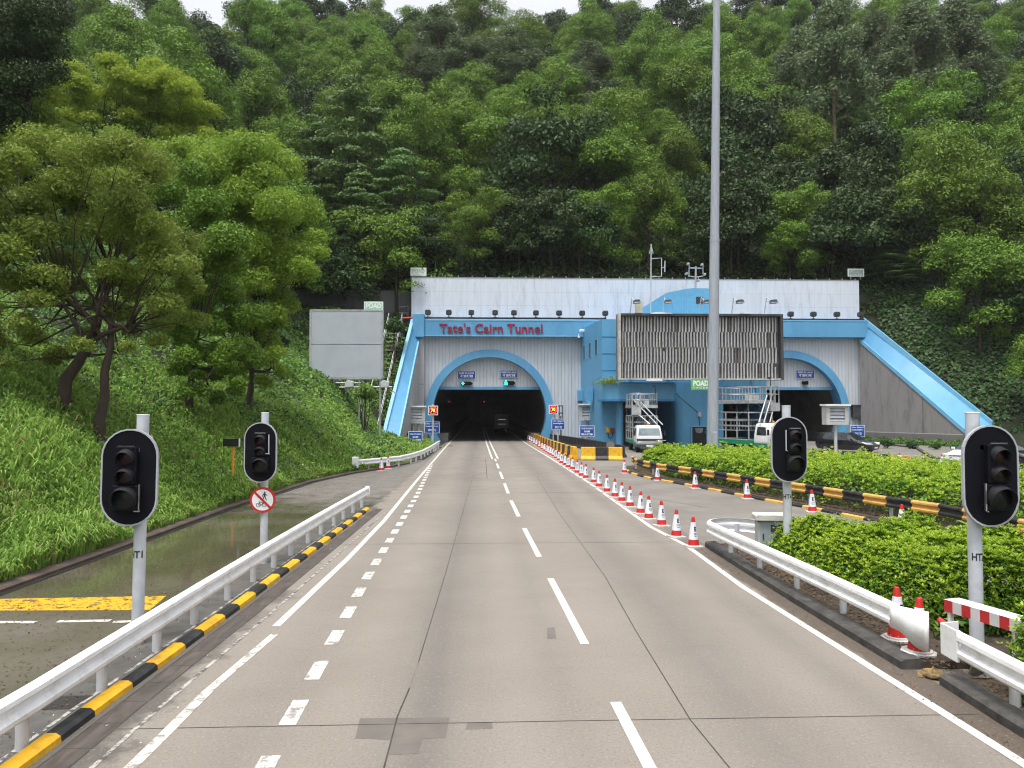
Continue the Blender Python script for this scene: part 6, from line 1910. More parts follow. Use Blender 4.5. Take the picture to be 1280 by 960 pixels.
def proto_tree(kind, seed, dens=1.0):
    rng = np.random.default_rng(seed)
    bark = BARK
    if kind == 'puff':
        H, Rc = rng.uniform(11.5, 15.5), rng.uniform(4.2, 5.4)
        # several domes at uneven heights, each heaped with puffs, down to the skirts of the crown
        C = []
        for q_ in range(rng.integers(5, 8)):
            a = rng.uniform(0, 6.28); r_ = Rc * rng.uniform(.15, .68)
            top = H * rng.uniform(.62, 1.0) * (1 - .25 * r_ / Rc)
            rd = Rc * rng.uniform(.36, .6)
            for _ in range(rng.integers(9, 14)):
                dd_ = unit(rng.normal(size=3)); dd_[2] = abs(dd_[2]) * 1.3 - .5
                C.append((r_ * math.cos(a) + dd_[0] * rd, r_ * math.sin(a) + dd_[1] * rd, max(H * .16, top - rd + dd_[2] * rd * rng.uniform(.9, 1.5))))
        for _ in range(12):
            a = rng.uniform(0, 6.28); r_ = Rc * rng.uniform(.4, .95)
            C.append((r_ * math.cos(a), r_ * math.sin(a), H * rng.uniform(.14, .40)))
        C = np.array(C); k = len(C)
        Rr = rng.uniform(.8, 1.75, k)
        P, N = puff_cloud(C, Rr, 230 * dens, .78, rng, thick=.25)
        me = leaf_mesh('crown', P, N, rng.uniform(.22, .42, len(P)), rng.uniform(.09, .15, len(P)), LEAF_PUFF, jit=.45, rng=rng)
        tr = limb_mesh('trunk', .19, H, H * .38, C, rng, bark)
    elif kind == 'dark':
        H, Rc = rng.uniform(10.5, 13), rng.uniform(4.3, 5.3)
        k = 40
        d = unit(rng.normal(size=(k, 3))); d[:, 2] = np.abs(d[:, 2]) * 1.2 - .45
        C = d * (rng.uniform(.3, 1.0, k) ** .6)[:, None] * np.array([Rc, Rc, H * .5]) + np.array([0, 0, H * .48]) + rng.normal(size=(k, 3)) * .5
        Rr = rng.uniform(1.0, 2.0, k)
        P, N = puff_cloud(C, Rr, 210 * dens, .8, rng, thick=.5)
        me = leaf_mesh('crown', P, N, rng.uniform(.3, .55, len(P)), rng.uniform(.16, .28, len(P)), LEAF_DARK, jit=.7, rng=rng)
        tr = limb_mesh('trunk', .2, H, H * .35, C, rng, bark)
    elif kind == 'euc':
        H = rng.uniform(19, 23); Rc = rng.uniform(4.0, 5.0)
        k = 84
        z = rng.uniform(.30, 1.0, k) ** .85
        env = np.interp(z, [.25, .45, .7, .9, 1.0], [.5, 1.0, .78, .42, .1])
        a = rng.uniform(0, 2 * np.pi, k); r_ = env * Rc * rng.uniform(.35, 1.0, k) ** .6
        C = np.stack([r_ * np.cos(a), r_ * np.sin(a), z * H], 1)
        Rr = rng.uniform(.9, 1.6, k)
        P, N = puff_cloud(C, Rr, 210 * dens, 1.0, rng, low=-.9, thick=.8)
        me = leaf_mesh('crown', P, N, rng.uniform(.36, .62, len(P)), rng.uniform(.12, .19, len(P)), LEAF_EUC, jit=.8, rng=rng, droop=.8)
        b = MB(); b.tube([(0, 0, -.6), (.1, 0, H * .3), (.05, .1, H * .65), (0, 0, H * .95)], [.26, .2, .13, .04], 8)
        for q_ in rng.permutation(k)[:30]:
            c = Vector(C[q_]); s = Vector((.05, .05, max(.22 * H, c.z - (c.xy.length) * .9)))
            b.tube([s, s.lerp(c, .5) + Vector((0, 0, -.2)), s.lerp(c, .9)], [.08, .05, .02], 5, caps=False)
        o = b.build('trunk', BARKPALE, fixn=False); tr = o.data; bpy.data.objects.remove(o)
    elif kind == 'layer':
        H = rng.uniform(13, 16); Rc = rng.uniform(4.6, 5.6)
        C, Rr = [], []
        for z in np.linspace(.28, 1.0, 9):
            rr = Rc * np.interp(z, [.25, .5, .8, 1.0], [.85, 1.0, .7, .15])
            for _ in range(int(3 + 5 * rr / Rc)):
                a = rng.uniform(0, 6.28); r_ = rr * rng.uniform(.25, 1.0) ** .6
                C.append((r_ * math.cos(a), r_ * math.sin(a), z * H - .10 * r_ + rng.normal() * .3)); Rr.append(rng.uniform(1.0, 1.75))
        C, Rr = np.array(C), np.array(Rr)
        P, N = puff_cloud(C, Rr, 210 * dens, .34, rng, low=-.2)
        me = leaf_mesh('crown', P, N + np.array([0, 0, .5]), rng.uniform(.25, .48, len(P)), rng.uniform(.13, .24, len(P)), LEAF_LAYER, jit=.5, rng=rng)
        tr = limb_mesh('trunk', .22, H, H * .55, C, rng, bark, main=9, sub=30)
    elif kind == 'casuarina':
        H = 12.0; k = 60
        z = rng.uniform(.2, 1.0, k); a = rng.uniform(0, 6.28, k); r_ = np.interp(z, [.2, .45, 1], [2.2, 3.0, .4]) * rng.uniform(.2, 1, k)
        C = np.stack([r_ * np.cos(a), r_ * np.sin(a), z * H], 1); Rr = rng.uniform(.7, 1.2, k)
        P, N = puff_cloud(C, Rr, 170 * dens, 1.3, rng, low=-.9, thick=.9)
        me = leaf_mesh('crown', P, N, rng.uniform(.4, .7, len(P)), rng.uniform(.04, .08, len(P)), CASUAR, jit=.9, rng=rng, droop=.4)
        tr = limb_mesh('trunk', .16, H, H * .6, C, rng, bark)
    return me, tr, H

LIB = {}
for kind, seeds in (('puff', (1, 2, 3, 4, 5, 6)), ('dark', (11, 12, 13)), ('euc', (21, 22, 23)), ('layer', (31, 32)), ('casuarina', (41,))):
    LIB[kind] = [proto_tree(kind, s) for s in seeds]
TREE_LABEL = {
    'puff': ('bright green tree with a billowing cauliflower crown in the dense forest on the hill', 'billowing green trees on the hillside'),
    'dark': ('dark green broad crowned tree in the dense forest on the hill', 'dark green trees on the hillside'),
    'euc': ('tall narrow grey green eucalyptus rising above the forest canopy', 'tall grey green eucalyptus trees'),
    'layer': ('pale green tree with foliage in flat tiers at the foot of the hill', 'tiered pale green trees'),
    'casuarina': ('thin grey feathery tree standing among green crowns above the white wall', None)}
def put_tree(kind, x, y, s=1.0, rz=None, label=None, group=None, var=None, zoff=-.3, sz=1.0):
    me, tr, H = LIB[kind][rnd.randrange(len(LIB[kind])) if var is None else var]
    lab, grp = TREE_LABEL[kind]
    t = thing('tree', label or lab, 'tree', (x, y, th(x, y) + zoff), group or (None if label else grp), rnd.uniform(0, 6.28) if rz is None else rz)
    t.scale = (s, s, s * sz)
    link('trunk', tr, t); link('crown', me, t)
    return t

taken = []
def special(kind, px, py_top, Y, s, label=None, sz=1.0, var=None, sink=True):
    """a tree whose top stands at the given place in the photograph, Y metres ahead"""
    top = A(px, py_top, Y)
    H = LIB[kind][0 if var is None else var][2]
    sz = min(2.0, max(.55, (top.z - th(top.x, Y)) / (H * s)))
    t = put_tree(kind, top.x, Y, s, label=label, var=0 if var is None else var, sz=sz)
    taken.append((top.x, Y, 3.0 * s))
    return t
# eucalypts and other trees that stand out
special('euc', 548, 12, 150, 1.5, var=0); special('euc', 527, 62, 138, 1.35, var=1); special('euc', 640, 40, 140, 1.45, var=2); special('euc', 735, 55, 138, 1.35, var=0); special('euc', 718, 85, 128, 1.2, var=1)
special('euc', 568, 118, 120, .85, var=2)
special('euc', 1042, 10, 112, 1.45, 'tall eucalyptus with a bare pale trunk on the right of the mast', var=1); special('euc', 1000, 40, 124, 1.2, var=2); special('euc', 1140, 10, 118, 1.4, var=0); special('euc', 1190, 5, 122, 1.4, var=1); special('euc', 1095, 20, 128, 1.3, var=2)
special('euc', 600, 50, 150, 1.3, var=2); special('euc', 1215, 40, 126, 1.2, var=2)
special('casuarina', 742, 120, 112, .95)
special('layer', 440, 105, 92, 1.15, 'tall pale green tree with tiered foliage behind the blank grey billboard', var=0)
special('layer', 500, 190, 90, .95, var=1); special('layer', 395, 150, 96, 1.05, var=1); special('layer', 455, 215, 87.5, .85, var=0); special('layer', 1090, 255, 88, .75, var=1); special('layer', 1110, 330, 84, .6, var=0)
special('layer', 480, 300, 86.5, .5, var=0); special('layer', 415, 290, 86, .55, var=1)

def in_view(x, y, z, m=5):
    d = Vector((x, y, z)) - C0
    f = d.dot(CF)
    if f < 5: return False
    u = d.dot(CR) / f; v = d.dot(CU) / f
    return abs(u) < .675 + m / f + .03 and -.3 < v < .56 + .04
cand = []
y = 86.5
row = 0
while y < 219:
    sp = 8.9 + (y - 86) * .026
    x = -150 + (row % 2) * sp / 2
    while x < 165:
        xj, yj = x + rnd.uniform(-.32, .32) * sp, y + rnd.uniform(-.3, .3) * sp
        z = th(xj, yj)
        if in_view(xj, yj, z + 8) and z > 10:
            cand.append((xj, yj))
        x += sp
    y += sp * .86
    row += 1
# nearer slopes on both sides
for (xa, xb, ya, yb_, sp) in ((-62, -21, 46, 84, 6.6), (52, 92, 46, 84, 7.2)):
    y = ya
    while y < yb_:
        x = xa
        while x < xb:
            xj, yj = x + rnd.uniform(-.3, .3) * sp, y + rnd.uniform(-.3, .3) * sp
            if in_view(xj, yj, th(xj, yj) + 6) and (xj < -15 - (84 - yj) * .10 or xj > 50) and not (yj < 72 and xj < 0 and -60 < 600 + 950 * xj / yj < 330):
                cand.append((xj, yj))
            x += sp
        y += sp
ntree = 0
cand += [(x_ + rnd.uniform(-1, 1), 84.6 + rnd.uniform(0, 2.5)) for x_ in np.arange(-12, 48, 5.2)]
for xj, yj in cand:
    if any((xj - a) ** 2 + (yj - b_) ** 2 < (r_ * .85) ** 2 for a, b_, r_ in taken):
        continue
    n_ = math.sin(xj * .09 + 1.3) * math.sin(yj * .07 + xj * .03) + rnd.gauss(0, .35)
    kind = 'puff' if n_ > -.55 else 'dark'
    if yj > 178 and rnd.random() < .45: kind = 'dark'
    s = rnd.choice((rnd.uniform(.75, 1.05), rnd.uniform(1.0, 1.25), rnd.uniform(1.2, 1.5)))
    if yj < 90 and XL < xj < XR: s *= .72
    if yj < 100 and rnd.random() < .45: kind = 'dark'  # more dark-leaved trees near the wall, canopy shade put into leaf colour
    put_tree(kind, xj, yj, s, sz=rnd.uniform(.9, 1.15))
    ntree += 1
print('forest trees', ntree)

# ---- the large trees on the bank at the left
def big_tree(label, base, C, Rr, n, flat, lm, leaf, trunks, bark=BARK, low=-.5, thick=.5, droop=0.0, jit=.7, seed=5, sub=60, base_r=.22, main=8):
    """base on the ground; puffs given relative to it; trunks: list of (dx, dy, fork height, lean x, lean y, radius)"""
    rng = np.random.default_rng(seed)
    t = thing('tree', label, 'tree', base)
    for j, (dx, dy, fork, lx, ly, br) in enumerate(trunks):
        sel = np.array([i for i in range(len(C)) if i % len(trunks) == j])
        zg = th(base[0] + dx, base[1] + dy) - base[2]
        me = limb_mesh('trunk', br, 0, fork - zg, C[sel] - np.array([dx, dy, zg]), rng, bark, main=main, sub=sub, lean=(lx, ly), crook=.28, sides=10)
        o = link('trunk', me, t); o.location = (dx, dy, zg)
    P, N = puff_cloud(C, Rr, n, flat, rng, low=low, thick=thick)
    o = link('crown', leaf_mesh('crown', P, N, rng.uniform(leaf[0], leaf[1], len(P)), rng.uniform(leaf[2], leaf[3], len(P)), lm, jit=jit, rng=rng, droop=droop), t)
    return t
def puffs_from_photo(items, Y, base, depth, rng, per=1):
    """items: (px, py, radius in photo pixels); spread in depth around Y"""
    C, Rr = [], []
    for px, py, r_ in items:
        for q_ in range(per):
            y = Y + rng.uniform(-depth, depth)
            p = A(px + rng.normal() * r_ * .35, py + rng.normal() * r_ * .25, y)
            C.append((p.x - base[0], y - base[1], p.z - base[2])); Rr.append(r_ * y / FPX * rng.uniform(.75, 1.05))
    return np.array(C), np.array(Rr)
rg_ = np.random.default_rng(3)
def ground_pt(px, Y):
    p = A(px, 500, Y); return (p.x, Y, th(p.x, Y))
# olive brown spreading tree with two dark trunks
b0 = ground_pt(72, 25)
it = [(20, 215, 34), (60, 190, 36), (100, 185, 36), (140, 195, 36), (170, 215, 36), (30, 255, 38), (75, 235, 38), (120, 235, 38), (165, 250, 36), (205, 270, 32), (215, 300, 28), (15, 300, 36), (60, 290, 36), (110, 285, 36), (150, 300, 36), (190, 315, 32), (-20, 250, 40), (-30, 320, 40), (-50, 200, 40), (225, 330, 24), (240, 355, 20), (20, 345, 30), (60, 330, 30), (180, 350, 26), (150, 345, 26), (215, 370, 22), (-60, 380, 30), (-20, 385, 24), (30, 400, 18), (150, 400, 20), (130, 385, 20), (200, 395, 20), (235, 400, 18), (75, 440, 16), (60, 450, 14), (30, 425, 20), (105, 425, 18), (165, 425, 18), (205, 430, 16), (-10, 420, 24), (0, 455, 16), (180, 375, 24), (90, 360, 24), (45, 365, 24)]
C, Rr = puffs_from_photo(it, 25.5, b0, 2.6, rg_, 2)
big_tree('large spreading olive brown tree with two dark leaning trunks on the bank', b0, C, Rr, 1350, .62, LEAF_BROWN, (.09, .19, .030, .06), [(0, 0, 3.0, 1.1, .2, .25), (ground_pt(126, 25)[0] - b0[0], 0, 3.0, .25, .2, .19)], seed=6, thick=.75, low=-.8, jit=.9, sub=46, main=6)
# lower bright sprays of the same kind hanging in front of it
# lime green umbrella tree with bare dark limbs
Y = 62; b0 = ground_pt(140, Y)
it = [(60, 115, 20), (80, 95, 22), (105, 100, 24), (130, 78, 20), (150, 92, 24), (95, 130, 22), (125, 118, 22), (155, 125, 22), (70, 145, 20), (175, 105, 24), (190, 90, 22), (205, 110, 26), (230, 115, 24), (250, 140, 22), (235, 150, 22), (200, 140, 22), (180, 155, 18), (215, 165, 18), (250, 165, 16), (60, 160, 14), (165, 145, 18), (110, 150, 14)]
C, Rr = puffs_from_photo(it, Y, b0, 2.6, rg_, 2)
big_tree('lime green umbrella crowned tree with bare forked limbs high on the bank', b0, C, Rr, 1000, .70, LEAF_LIME, (.20, .36, .06, .11), [(-1.0, 0, A(120, 195, Y).z - b0[2], -.3, 0, .2), (.8, .4, A(145, 200, Y).z - b0[2], .1, 0, .19)], seed=8, thick=.7, low=-.5, sub=34, main=7)
# rounded feathery green trees
for k, (Y, cx_, it, lm, lab) in enumerate((
    (40, 310, [(255, 195, 30), (290, 190, 30), (320, 200, 28), (345, 215, 28), (270, 225, 32), (310, 235, 32), (350, 250, 30), (370, 270, 26), (390, 295, 20), (290, 265, 32), (330, 280, 32), (365, 305, 26), (395, 318, 15), (300, 310, 30), (345, 335, 28), (375, 340, 18), (355, 370, 20), (320, 355, 24), (335, 395, 18), (285, 345, 26), (365, 385, 14), (265, 260, 30), (250, 230, 28), (330, 425, 18), (352, 408, 15), (310, 400, 20), (300, 340, 26), (330, 448, 17), (308, 460, 16), (346, 438, 14), (298, 476, 12), (328, 480, 11), (350, 462, 10)], LEAF_OLIVE, 'rounded feathery green tree on the bank left of the blank billboard'),
    (34, 235, [(205, 235, 26), (235, 215, 26), (250, 260, 28), (225, 290, 28), (265, 300, 28), (250, 330, 28), (285, 330, 24), (240, 370, 26), (275, 370, 24), (255, 405, 22), (230, 420, 20), (285, 405, 20), (215, 395, 20), (262, 438, 18), (285, 455, 16), (240, 445, 16), (305, 430, 20), (318, 455, 15), (265, 468, 13), (242, 470, 12), (298, 472, 12), (305, 395, 20), (225, 455, 14), (250, 488, 12), (275, 494, 11), (232, 490, 11), (298, 487, 11), (285, 440, 18)], LEAF_PUFF, 'dense mid green tree between the olive brown tree and the rounded feathery one'),
    (52, 60, [(20, 160, 30), (55, 150, 24), (85, 175, 24), (120, 190, 22), (155, 185, 22), (185, 190, 22), (215, 195, 22), (5, 190, 28), (240, 185, 20), (180, 215, 22), (150, 210, 22)], LEAF_OLIVE, 'broad olive green tree under the lime green umbrella crown'),
    (48, 15, [(10, 20, 34), (40, 25, 30), (60, 55, 26), (20, 60, 34), (40, 90, 26), (5, 105, 28), (-30, 40, 40), (-30, 90, 40), (65, 85, 16), (60, 20, 24), (30, -20, 34), (0, -30, 36), (25, 125, 20), (-10, 140, 26)], LEAF_DARK, 'tall dark drooping tree in the upper left corner'))):
    b0 = ground_pt(cx_, Y)
    C, Rr = puffs_from_photo(it, Y, b0, 2.4, rg_, 2 if k != 3 else 3)
    s = Y / 40
    big_tree(lab, b0, C, Rr, 1200, .8, lm, (.14 * s, .27 * s, .045 * s, .085 * s), [(0, 0, max(2.5, (C[:, 2].min() + 1.2)), .3, 0, .2)], seed=20 + k, thick=.6, low=-.8, jit=.75, sub=30, droop=.6 if k == 3 else 0)

# shrubs at the edge of the bank
def shrub(label, px, py, Y, r_px, n=2600, lm=LEAF_IVY, leaf=(.18, .34, .10, .2), group=None, zs=.8):
    p = A(px, py, Y); rr = r_px * Y / FPX
    zg = th(p.x, Y)
    t = thing('shrub', label, 'shrub', (p.x, Y, zg), group)
    rng = np.random.default_rng(int(px * 7 + py))
    k = 14
    d = unit(rng.normal(size=(k, 3))); d[:, 2] = np.abs(d[:, 2])
    C = d * rng.uniform(.2, .75, k)[:, None] * rr * np.array([1, 1, zs]) + np.array([0, 0, max(rr * .3, p.z - zg - rr * .4)])
    P, N = puff_cloud(C, rng.uniform(.32, .5, k) * rr, n / k, .85, rng, low=-.8, thick=.6)
    link('foliage', leaf_mesh('foliage', P, N, rng.uniform(leaf[0], leaf[1], len(P)), rng.uniform(leaf[2], leaf[3], len(P)), lm, jit=.7, rng=rng), t)
    b = MB()
    for q_ in range(6):
        c = Vector(C[q_]); b.tube([(0, 0, -.3), c * .5 + Vector((rng.normal() * .1, 0, 0)), c], [.05, .035, .015], 5, caps=False)
    me = b.build('stem', BARK, fixn=False); me.parent = t
    return t
shrub('broad leaved pale green shrub below the rounded feathery tree', 305, 395, 46, 34, lm=LEAF_LAYER)
shrub('dark bushy shrub on the bank left of the blank grey billboard', 345, 420, 52, 24)
shrub('bushy green shrub beside the right edge of the blank grey billboard', 492, 405, 76, 16, 1800)
shrub('low leafy bush under the blank grey billboard', 455, 487, 57, 18, 1800, lm=WEEDM)
shrub('leafy bush climbing over the foot of the left wing wall', 488, 550, 67, 11, 900, lm=WEEDM, leaf=(.12, .22, .07, .13))
for i, (px, py, Y, r_) in enumerate(((1108, 552, 66, 9), (1140, 553, 65, 10), (1170, 555, 64, 10), (1196, 556, 63, 9))):
    shrub('low weedy bush at the foot of the stained wing wall, %s from the bore' % ORD[i], px, py, Y, r_, 700, lm=LEAF_IVY, leaf=(.14, .25, .07, .12), group='weedy bushes under the right wing wall', zs=.5)

# ---- grass and weeds on the bank
def blades(n, ya, yb_, dmax, rng, lscale=1.0):
    u = rng.random(n)
    y = ya * (yb_ / ya) ** u
    d = dmax * rng.random(n) ** 1.25 - .12
    x = toe(y) - .42 - d
    z = np.maximum(terrain(x, y), .05)
    return x, y, z, d
rng = np.random.default_rng(77)
n = 95000
x, y, z, d = blades(n, 8.5, 46, 9.0, rng)
clump = .55 + .45 * np.sin(x * 1.5 + 1.7 * np.sin(y * .9)) * np.sin(y * 1.3 + x * .7) + .5 * (np.sin(x * .7 + y * .45) > .55)
Lg = rng.uniform(.24, .80, n) * (.38 + .9 * clump) * np.interp(d, [0, .5, 4], [.75, 1, .85]) * np.interp(y, [8, 25, 45], [1, .9, .8])
wg = rng.uniform(.010, .020, n) * np.interp(y, [8, 16, 30, 46], [1, 1.3, 2.2, 3.2])
base = np.stack([x, y, z - .03], 1)
az = rng.uniform(0, 2 * np.pi, n)
ld = np.stack([np.cos(az) + .35, np.sin(az) - .25, np.zeros(n)], 1)         # leaning down the slope towards the road
ld = unit(ld)
sd_ = np.stack([-ld[:, 1], ld[:, 0], np.zeros(n)], 1)
bend = rng.uniform(.15, .65, n)
upv = np.array([0, 0, 1.0])
m1 = base + (upv * .55 + ld * (bend * .22)[:, None]) * Lg[:, None]
m2 = base + (upv * (.88 - bend * .25)[:, None] + ld * (bend * .62)[:, None]) * Lg[:, None]
tp = base + (upv * (1.0 - bend * .75)[:, None] + ld * (bend * 1.05)[:, None]) * Lg[:, None]
w = (sd_ * wg[:, None])
V = np.concatenate([np.stack([base - w * .7, base + w * .7, m1 + w, m1 - w], 1), np.stack([m1 - w, m1 + w, m2 + w * .7, m2 - w * .7], 1), np.stack([m2 - w * .7, m2 + w * .7, tp + w * .06, tp - w * .06], 1)], 0).reshape(-1, 3)
dry = (rng.random(n) < .05 + .16 * (np.sin(x * .9 + 1.1 * np.sin(y * .6)) * np.sin(y * .8) > .55)).astype(int)
o = link('grass', quads('grass', V, [GRASSM, DRYGRASS], np.tile(dry, 3))); tag(o, 'long bright green grass covering the bank along the wet slip road', 'grass', kind='stuff')

n = 120000
u = rng.random(n)
y = 9 * (66 / 9) ** u
d = 24 * rng.random(n) ** .9 + .5
x = toe(y) - .4 - d - np.interp(y, [40, 50, 66], [0, 0, 1])
z = terrain(x, y)
ok = z > 0
x, y, z = x[ok], y[ok], z[ok]
lump = .35 * (np.sin(x * 1.1 + np.sin(y * .8)) * np.sin(y * .9 + 1)) + .25
P = np.stack([x, y, z + np.clip(rng.random(len(x)) * (.25 + lump), .02, 1)], 1)
N_ = np.tile(np.array([.35, -.35, .8]), (len(x), 1))
s_ = np.interp(y, [9, 20, 40, 66], [.07, .12, .2, .3])
me = leaf_mesh('weeds', P, N_, s_ * rng.uniform(.8, 1.5, len(x)), s_ * rng.uniform(.35, .7, len(x)), [WEEDM, LEAF_IVY, GRASSM], mi=(np.sin(x * .6 + 2 * np.sin(y * .35)) + rng.normal(size=len(x)) * .6 > .35).astype(int) + 2 * (rng.random(len(x)) > .93), jit=.75, rng=rng)
o = link('undergrowth', me); tag(o, 'low green weeds and creepers covering the bank under the trees at the left', 'undergrowth', kind='stuff')
n = 42000
x = rng.uniform(-34, XL - .6, n); y = rng.uniform(54, 84, n)
z = terrain(x, y); ok = z > .3
x, y, z = x[ok], y[ok], z[ok]
P = np.stack([x, y, z + rng.random(len(x)) * .6], 1)
me = leaf_mesh('weeds', P, np.tile(np.array([.3, -.5, .7]), (len(x), 1)), rng.uniform(.25, .5, len(x)), rng.uniform(.08, .22, len(x)), [WEEDM, LEAF_IVY, GRASSM], mi=(np.sin(x * .5 + 2 * np.sin(y * .3)) + rng.normal(size=len(x)) * .6 > .5).astype(int) + (rng.random(len(x)) > .8), jit=.75, rng=rng)
o = link('undergrowth', me); tag(o, 'weeds on the steep slope behind the blank grey billboard', 'undergrowth', kind='stuff')
# grass mound beside the curving guardrail
n = 16000
y = rng.uniform(41, 76, n); d = rng.uniform(.3, 6.5, n)
x = toe(y) - d
z = np.maximum(terrain(x, y), 0)
P = np.stack([x, y, z + rng.random(n) * np.interp(d, [0, 1, 5], [.15, .4, .5])], 1)
me = leaf_mesh('weeds', P, np.tile(np.array([.2, -.4, .7]), (n, 1)), rng.uniform(.2, .45, n), rng.uniform(.04, .12, n), GRASSM, jit=.8, rng=rng, droop=-.5)
o = link('grass', me); tag(o, 'grass on the low mound behind the white guardrail curving into the bore', 'grass', kind='stuff')
n = 9000
u = rng.random(n); off = rng.random(n) ** 1.3 * 1.7
x = WRI0.x + (WRI1.x - WRI0.x) * u * 1.15 - .15 - off; y = WRI0.y + (WRI1.y - WRI0.y) * u * 1.15
P = np.stack([x, y, rng.random(n) * (.25 + .5 * np.exp(-off)) * (.5 + .5 * np.sin(y * 1.7) ** 2)], 1)
me = leaf_mesh('weeds', P, np.tile(np.array([-.3, -.5, .7]), (n, 1)), rng.uniform(.15, .35, n), rng.uniform(.05, .12, n), [WEEDM, LEAF_IVY], mi=(rng.random(n) > .5).astype(int), jit=.8, rng=rng)
o = link('grass', me); tag(o, 'weedy grass strip along the foot of the stained wing wall on the right', 'grass', kind='stuff')
# creepers on the slope at the right and hill floor
n = 60000
x = rng.uniform(XR - 1, 84, n); y = rng.uniform(44, 84, n)
z = terrain(x, y); ok = (z > .2) & (x > XR + 2.0 + np.clip((PY - y) * .55, 0, 8))
x, y, z = x[ok], y[ok], z[ok]
P = np.stack([x, y, z + rng.random(len(x)) * .5 + .25 * np.sin(x * .9) * np.sin(y * .8)], 1)
me = leaf_mesh('creeper', P, np.tile(np.array([-.3, -.55, .7]), (len(x), 1)), rng.uniform(.3, .55, len(x)), rng.uniform(.2, .38, len(x)), LEAF_IVY, jit=.5, rng=rng)
o = link('creeper', me); tag(o, 'dark green creeper covering the slope above the right wing wall', 'creeper', kind='stuff')
n = 70000
x = rng.uniform(-75, 110, n); y = 81.5 + 40 * rng.random(n) ** 1.5
z = terrain(x, y); ok = (z > 2)
x, y, z = x[ok], y[ok], z[ok]
P = np.stack([x, y, z + rng.random(len(x)) * 1.1], 1)
me = leaf_mesh('understorey', P, np.tile(np.array([0, -.6, .6]), (len(x), 1)), rng.uniform(.35, .7, len(x)), rng.uniform(.15, .3, len(x)), [LEAF_DARK, LEAF_IVY], mi=(rng.random(len(x)) > .9).astype(int), jit=.8, rng=rng)  # mostly dark leaves: shade under the canopy is put into their colour
o = link('undergrowth', me); tag(o, 'dark forest undergrowth on the hill behind the white wall', 'undergrowth', kind='stuff')

n = 60000
x = rng.uniform(-130, 150, n); y = rng.uniform(96, 216, n)
z = terrain(x, y)
ok = np.abs(x / y) < .72
x, y, z = x[ok], y[ok], z[ok]
P = np.stack([x, y, z + rng.random(len(x)) * 2.2 * (.5 + .5 * np.sin(x * .7) * np.sin(y * .6))], 1)
me = leaf_mesh('understorey', P, np.tile(np.array([0, -.6, .6]), (len(x), 1)), rng.uniform(.6, 1.2, len(x)), rng.uniform(.3, .6, len(x)), [LEAF_DARK, LEAF_IVY], mi=(rng.random(len(x)) > .8).astype(int), jit=.8, rng=rng)
o = link('undergrowth', me); tag(o, 'dark bushes of the forest floor between the trees on the hill', 'undergrowth', kind='stuff')

# ---- clipped hedges
def inside(poly, x, y):
    c = np.zeros(len(x), bool); n_ = len(poly)
    for i in range(n_):
        (x0, y0), (x1, y1) = poly[i], poly[(i + 1) % n_]
        cr = ((y0 > y) != (y1 > y)) & (x < (x1 - x0) * (y - y0) / (y1 - y0 + 1e-12) + x0)
        c ^= cr
    return c
def edge_dist(poly, x, y):
    best = np.full(len(x), 1e9); nx_ = np.zeros(len(x)); ny_ = np.zeros(len(x))
    for i in range(len(poly)):
        (x0, y0), (x1, y1) = poly[i], poly[(i + 1) % len(poly)]
        ex, ey = x1 - x0, y1 - y0
        t = np.clip(((x - x0) * ex + (y - y0) * ey) / (ex * ex + ey * ey), 0, 1)
        dx, dy = x - (x0 + t * ex), y - (y0 + t * ey)
        d_ = np.hypot(dx, dy); m = d_ < best
        best = np.where(m, d_, best); nx_ = np.where(m, -dx / (d_ + 1e-6), nx_); ny_ = np.where(m, -dy / (d_ + 1e-6), ny_)
    return best, nx_, ny_
